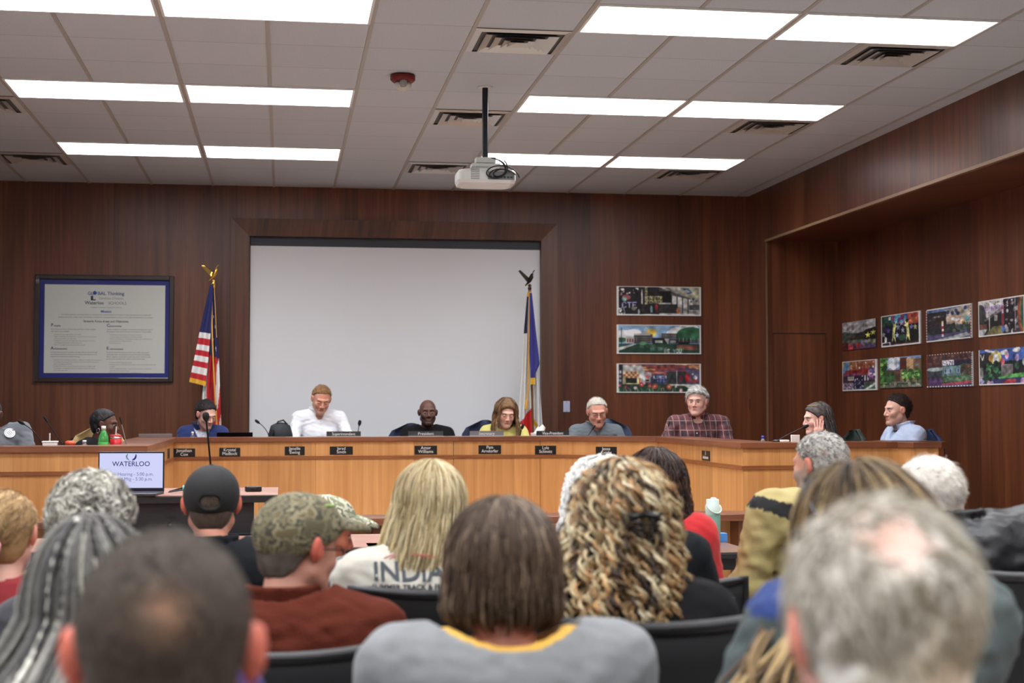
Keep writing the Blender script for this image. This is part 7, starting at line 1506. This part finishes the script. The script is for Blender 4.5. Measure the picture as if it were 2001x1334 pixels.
p.cap_hair(HC, .020, .06, -.035, -.10, noise=.005, colf=colnoise([(58, 46, 36), (74, 58, 44), (96, 76, 54)], 18, 2), ear=False, h=.006)
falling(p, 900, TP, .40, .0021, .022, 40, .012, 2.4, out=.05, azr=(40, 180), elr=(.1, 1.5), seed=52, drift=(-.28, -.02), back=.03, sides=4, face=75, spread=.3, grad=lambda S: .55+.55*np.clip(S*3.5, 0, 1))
falling(p, 44, TP[:4], .44, .0045, .03, 44, .014, 2.2, curl=.008, cfreq=4, out=.06, azr=(100, 150), elr=(-.14, .1), seed=60, drift=(-.76, -.10), back=.06, sides=5, face=90, name='loose_locks')
q = MB()
for sd in (-1, 1): q.tube([p.W((sd*.104, -.10, .045)), p.W((sd*.106, -.05, .085)), p.W((sd*.09, .0, .125)), p.W((sd*.07, .03, .14))], .0035, 8)
q.tube([p.W((-.07, .03, .14)), p.W((-.03, .04, .158)), p.W((0, .042, .156)), p.W((.03, .04, .158)), p.W((.07, .03, .14))], .007, 8); q.obj('sunglasses', mat('sunglasses_black', (34, 30, 28), .25), p.t)
chair_behind(p, .86, 'black stacking chair under the person with sunglasses in long streaked hair')
# white hair, leather jacket
p = Person(hpos(1812, 888, 4.3, .010), -.05, lean=(-.15, .06), hyaw=.50, hroll=-.08, hpitch=.1, shl=.085, sw=.25, girth=1.3, tone=(222, 162, 144), seed=53, label='person with neat white hair in a black leather jacket on the far right', face=dict(flush=.4, fw=1.0))
p.cloth('jacket', mat('black_leather', (12, 13, 16), .42, bump=.3, bscale=90, spec=.35), collar=(.05, .072, .25), nz=.035, neck=.066, wr=.014, wf=7, e=.026); p.trousers()
def whitecrown(q):
    c = colnoise([(190, 180, 166), (226, 220, 210), (206, 198, 186)], 16, 5)(q); d = np.sqrt(((q[0]-.0)/.04)**2+((q[1]+.04)/.05)**2); m = (np.clip(1.1-d, 0, 1)*(q[2] > .05))[:, None]*.6; return c*(1-m)+s2l((232, 176, 160))*m
p.cap_hair(HC, .008, .07, .0, -.09, noise=.003, colf=whitecrown, h=.006)
short_strands(p, 1500, [(228, 224, 216), (206, 200, 190), (238, 235, 228), (184, 174, 160)], .034, .0011, .006, lambda P: region_above(.07, .0, -.09)(P) & (((P[:, 0]/.03)**2+((P[:, 1]+.04)/.04)**2 > 1) | (P[:, 2] < .05)), comb=(.5, -.5, -.6), lift=.10, seed=54, k=7, wav=.003)
chair_behind(p, .98, BL+'black leather jacket', w_=.54)
# yellow shoulder at the corner; teal hat glimpse
p = Person(hpos(2500, 960, 1.3, .014), .0, shl=.06, lean=(0, .03), sw=.22, girth=1.15, tone=(206, 150, 130), seed=55, label='person in a mustard yellow top, only a shoulder inside the lower right corner', face=dict())
p.cloth('top', fab('mustard_top', (206, 160, 58)), neck=.075, h=.012); p.trousers(); p.cap_hair(HC, .014, .066, .0, -.085, colf=colnoise([(70, 52, 40), (96, 74, 56)], 20), h=.007); short_strands(p, 700, [(70, 52, 40), (96, 74, 56)], .03, .0012, .014, region_above(), seed=56)
p = Person(hpos(905, 998, 6.1, .014), .0, lean=(0, .03), hpitch=.2, sw=.20, tone=(206, 150, 130), seed=57, label='person in a teal cap glimpsed between the blond hair and the brown bob', face=dict())
p.cloth('top', fab('slate_top', (90, 100, 110))); p.trousers(); p.cap_hair(HC, .006, .05, .0, -.08, colf=colnoise([(70, 52, 40), (96, 74, 56)], 20), h=.006); ballcap(p, mat('teal_cap_cloth', (90, 170, 140), .8), front=.04, back=-.03)
chair_behind(p, .82, 'black stacking chair under the person in the teal cap')
# ------------------------------------------------------------------ pieces of a part go under that part
NEST = {'lettering': ('plate', 'face', 'screen', 'sheet'), 'emblem': ('screen',), 'globe_emblem': ('sheet',), 'figure_emblem': ('sheet',), 'back_rim': ('backrest',), 'keyboard': ('base',), 'cap_button': ('cap',), 'bright_patch': ('cap',),
        'windscreen': ('gooseneck',), 'badge_print': ('jacket',), 'badge': ('jacket',), 'eagle_finial': ('pole',), 'screw': ('plate',), 'button': ('plate', 'shirt'), 'connectors': ('port_panel',), 'lens': ('body',), 'speaker_grille': ('body',),
        'hair_claw': ('hair',), 'hair_tie': ('ponytail',), 'print': ('sweatshirt',), 'print_arcs': ('sweatshirt',), 'straw': ('lid',), 'spout_cover': ('lid',), 'carry_loop': ('lid',), 'back_bracket': ('stem',), 'strobe_lens': ('sensor_head',), 'latch': ('modesty_panel',), 'seam_strip': ('modesty_panel',), 'cord': ('brick',)}
def base_name(o): return o.name.split('.')[0]
for top in [o for o in bpy.data.objects if o.parent is None]:
    kids = list(top.children)
    for ch in kids:
        want = NEST.get(base_name(ch))
        if base_name(ch) == 'caster':
            legs_ = [k for k in kids if base_name(k) == 'leg']; cs = [k for k in kids if base_name(k) == 'caster']; ch.parent = legs_[cs.index(ch)]; continue
        if not want: continue
        for w_ in want:
            m_ = [k for k in kids if base_name(k) == w_ and k is not ch and k.parent is top]
            if m_: ch.parent = m_[0]; break
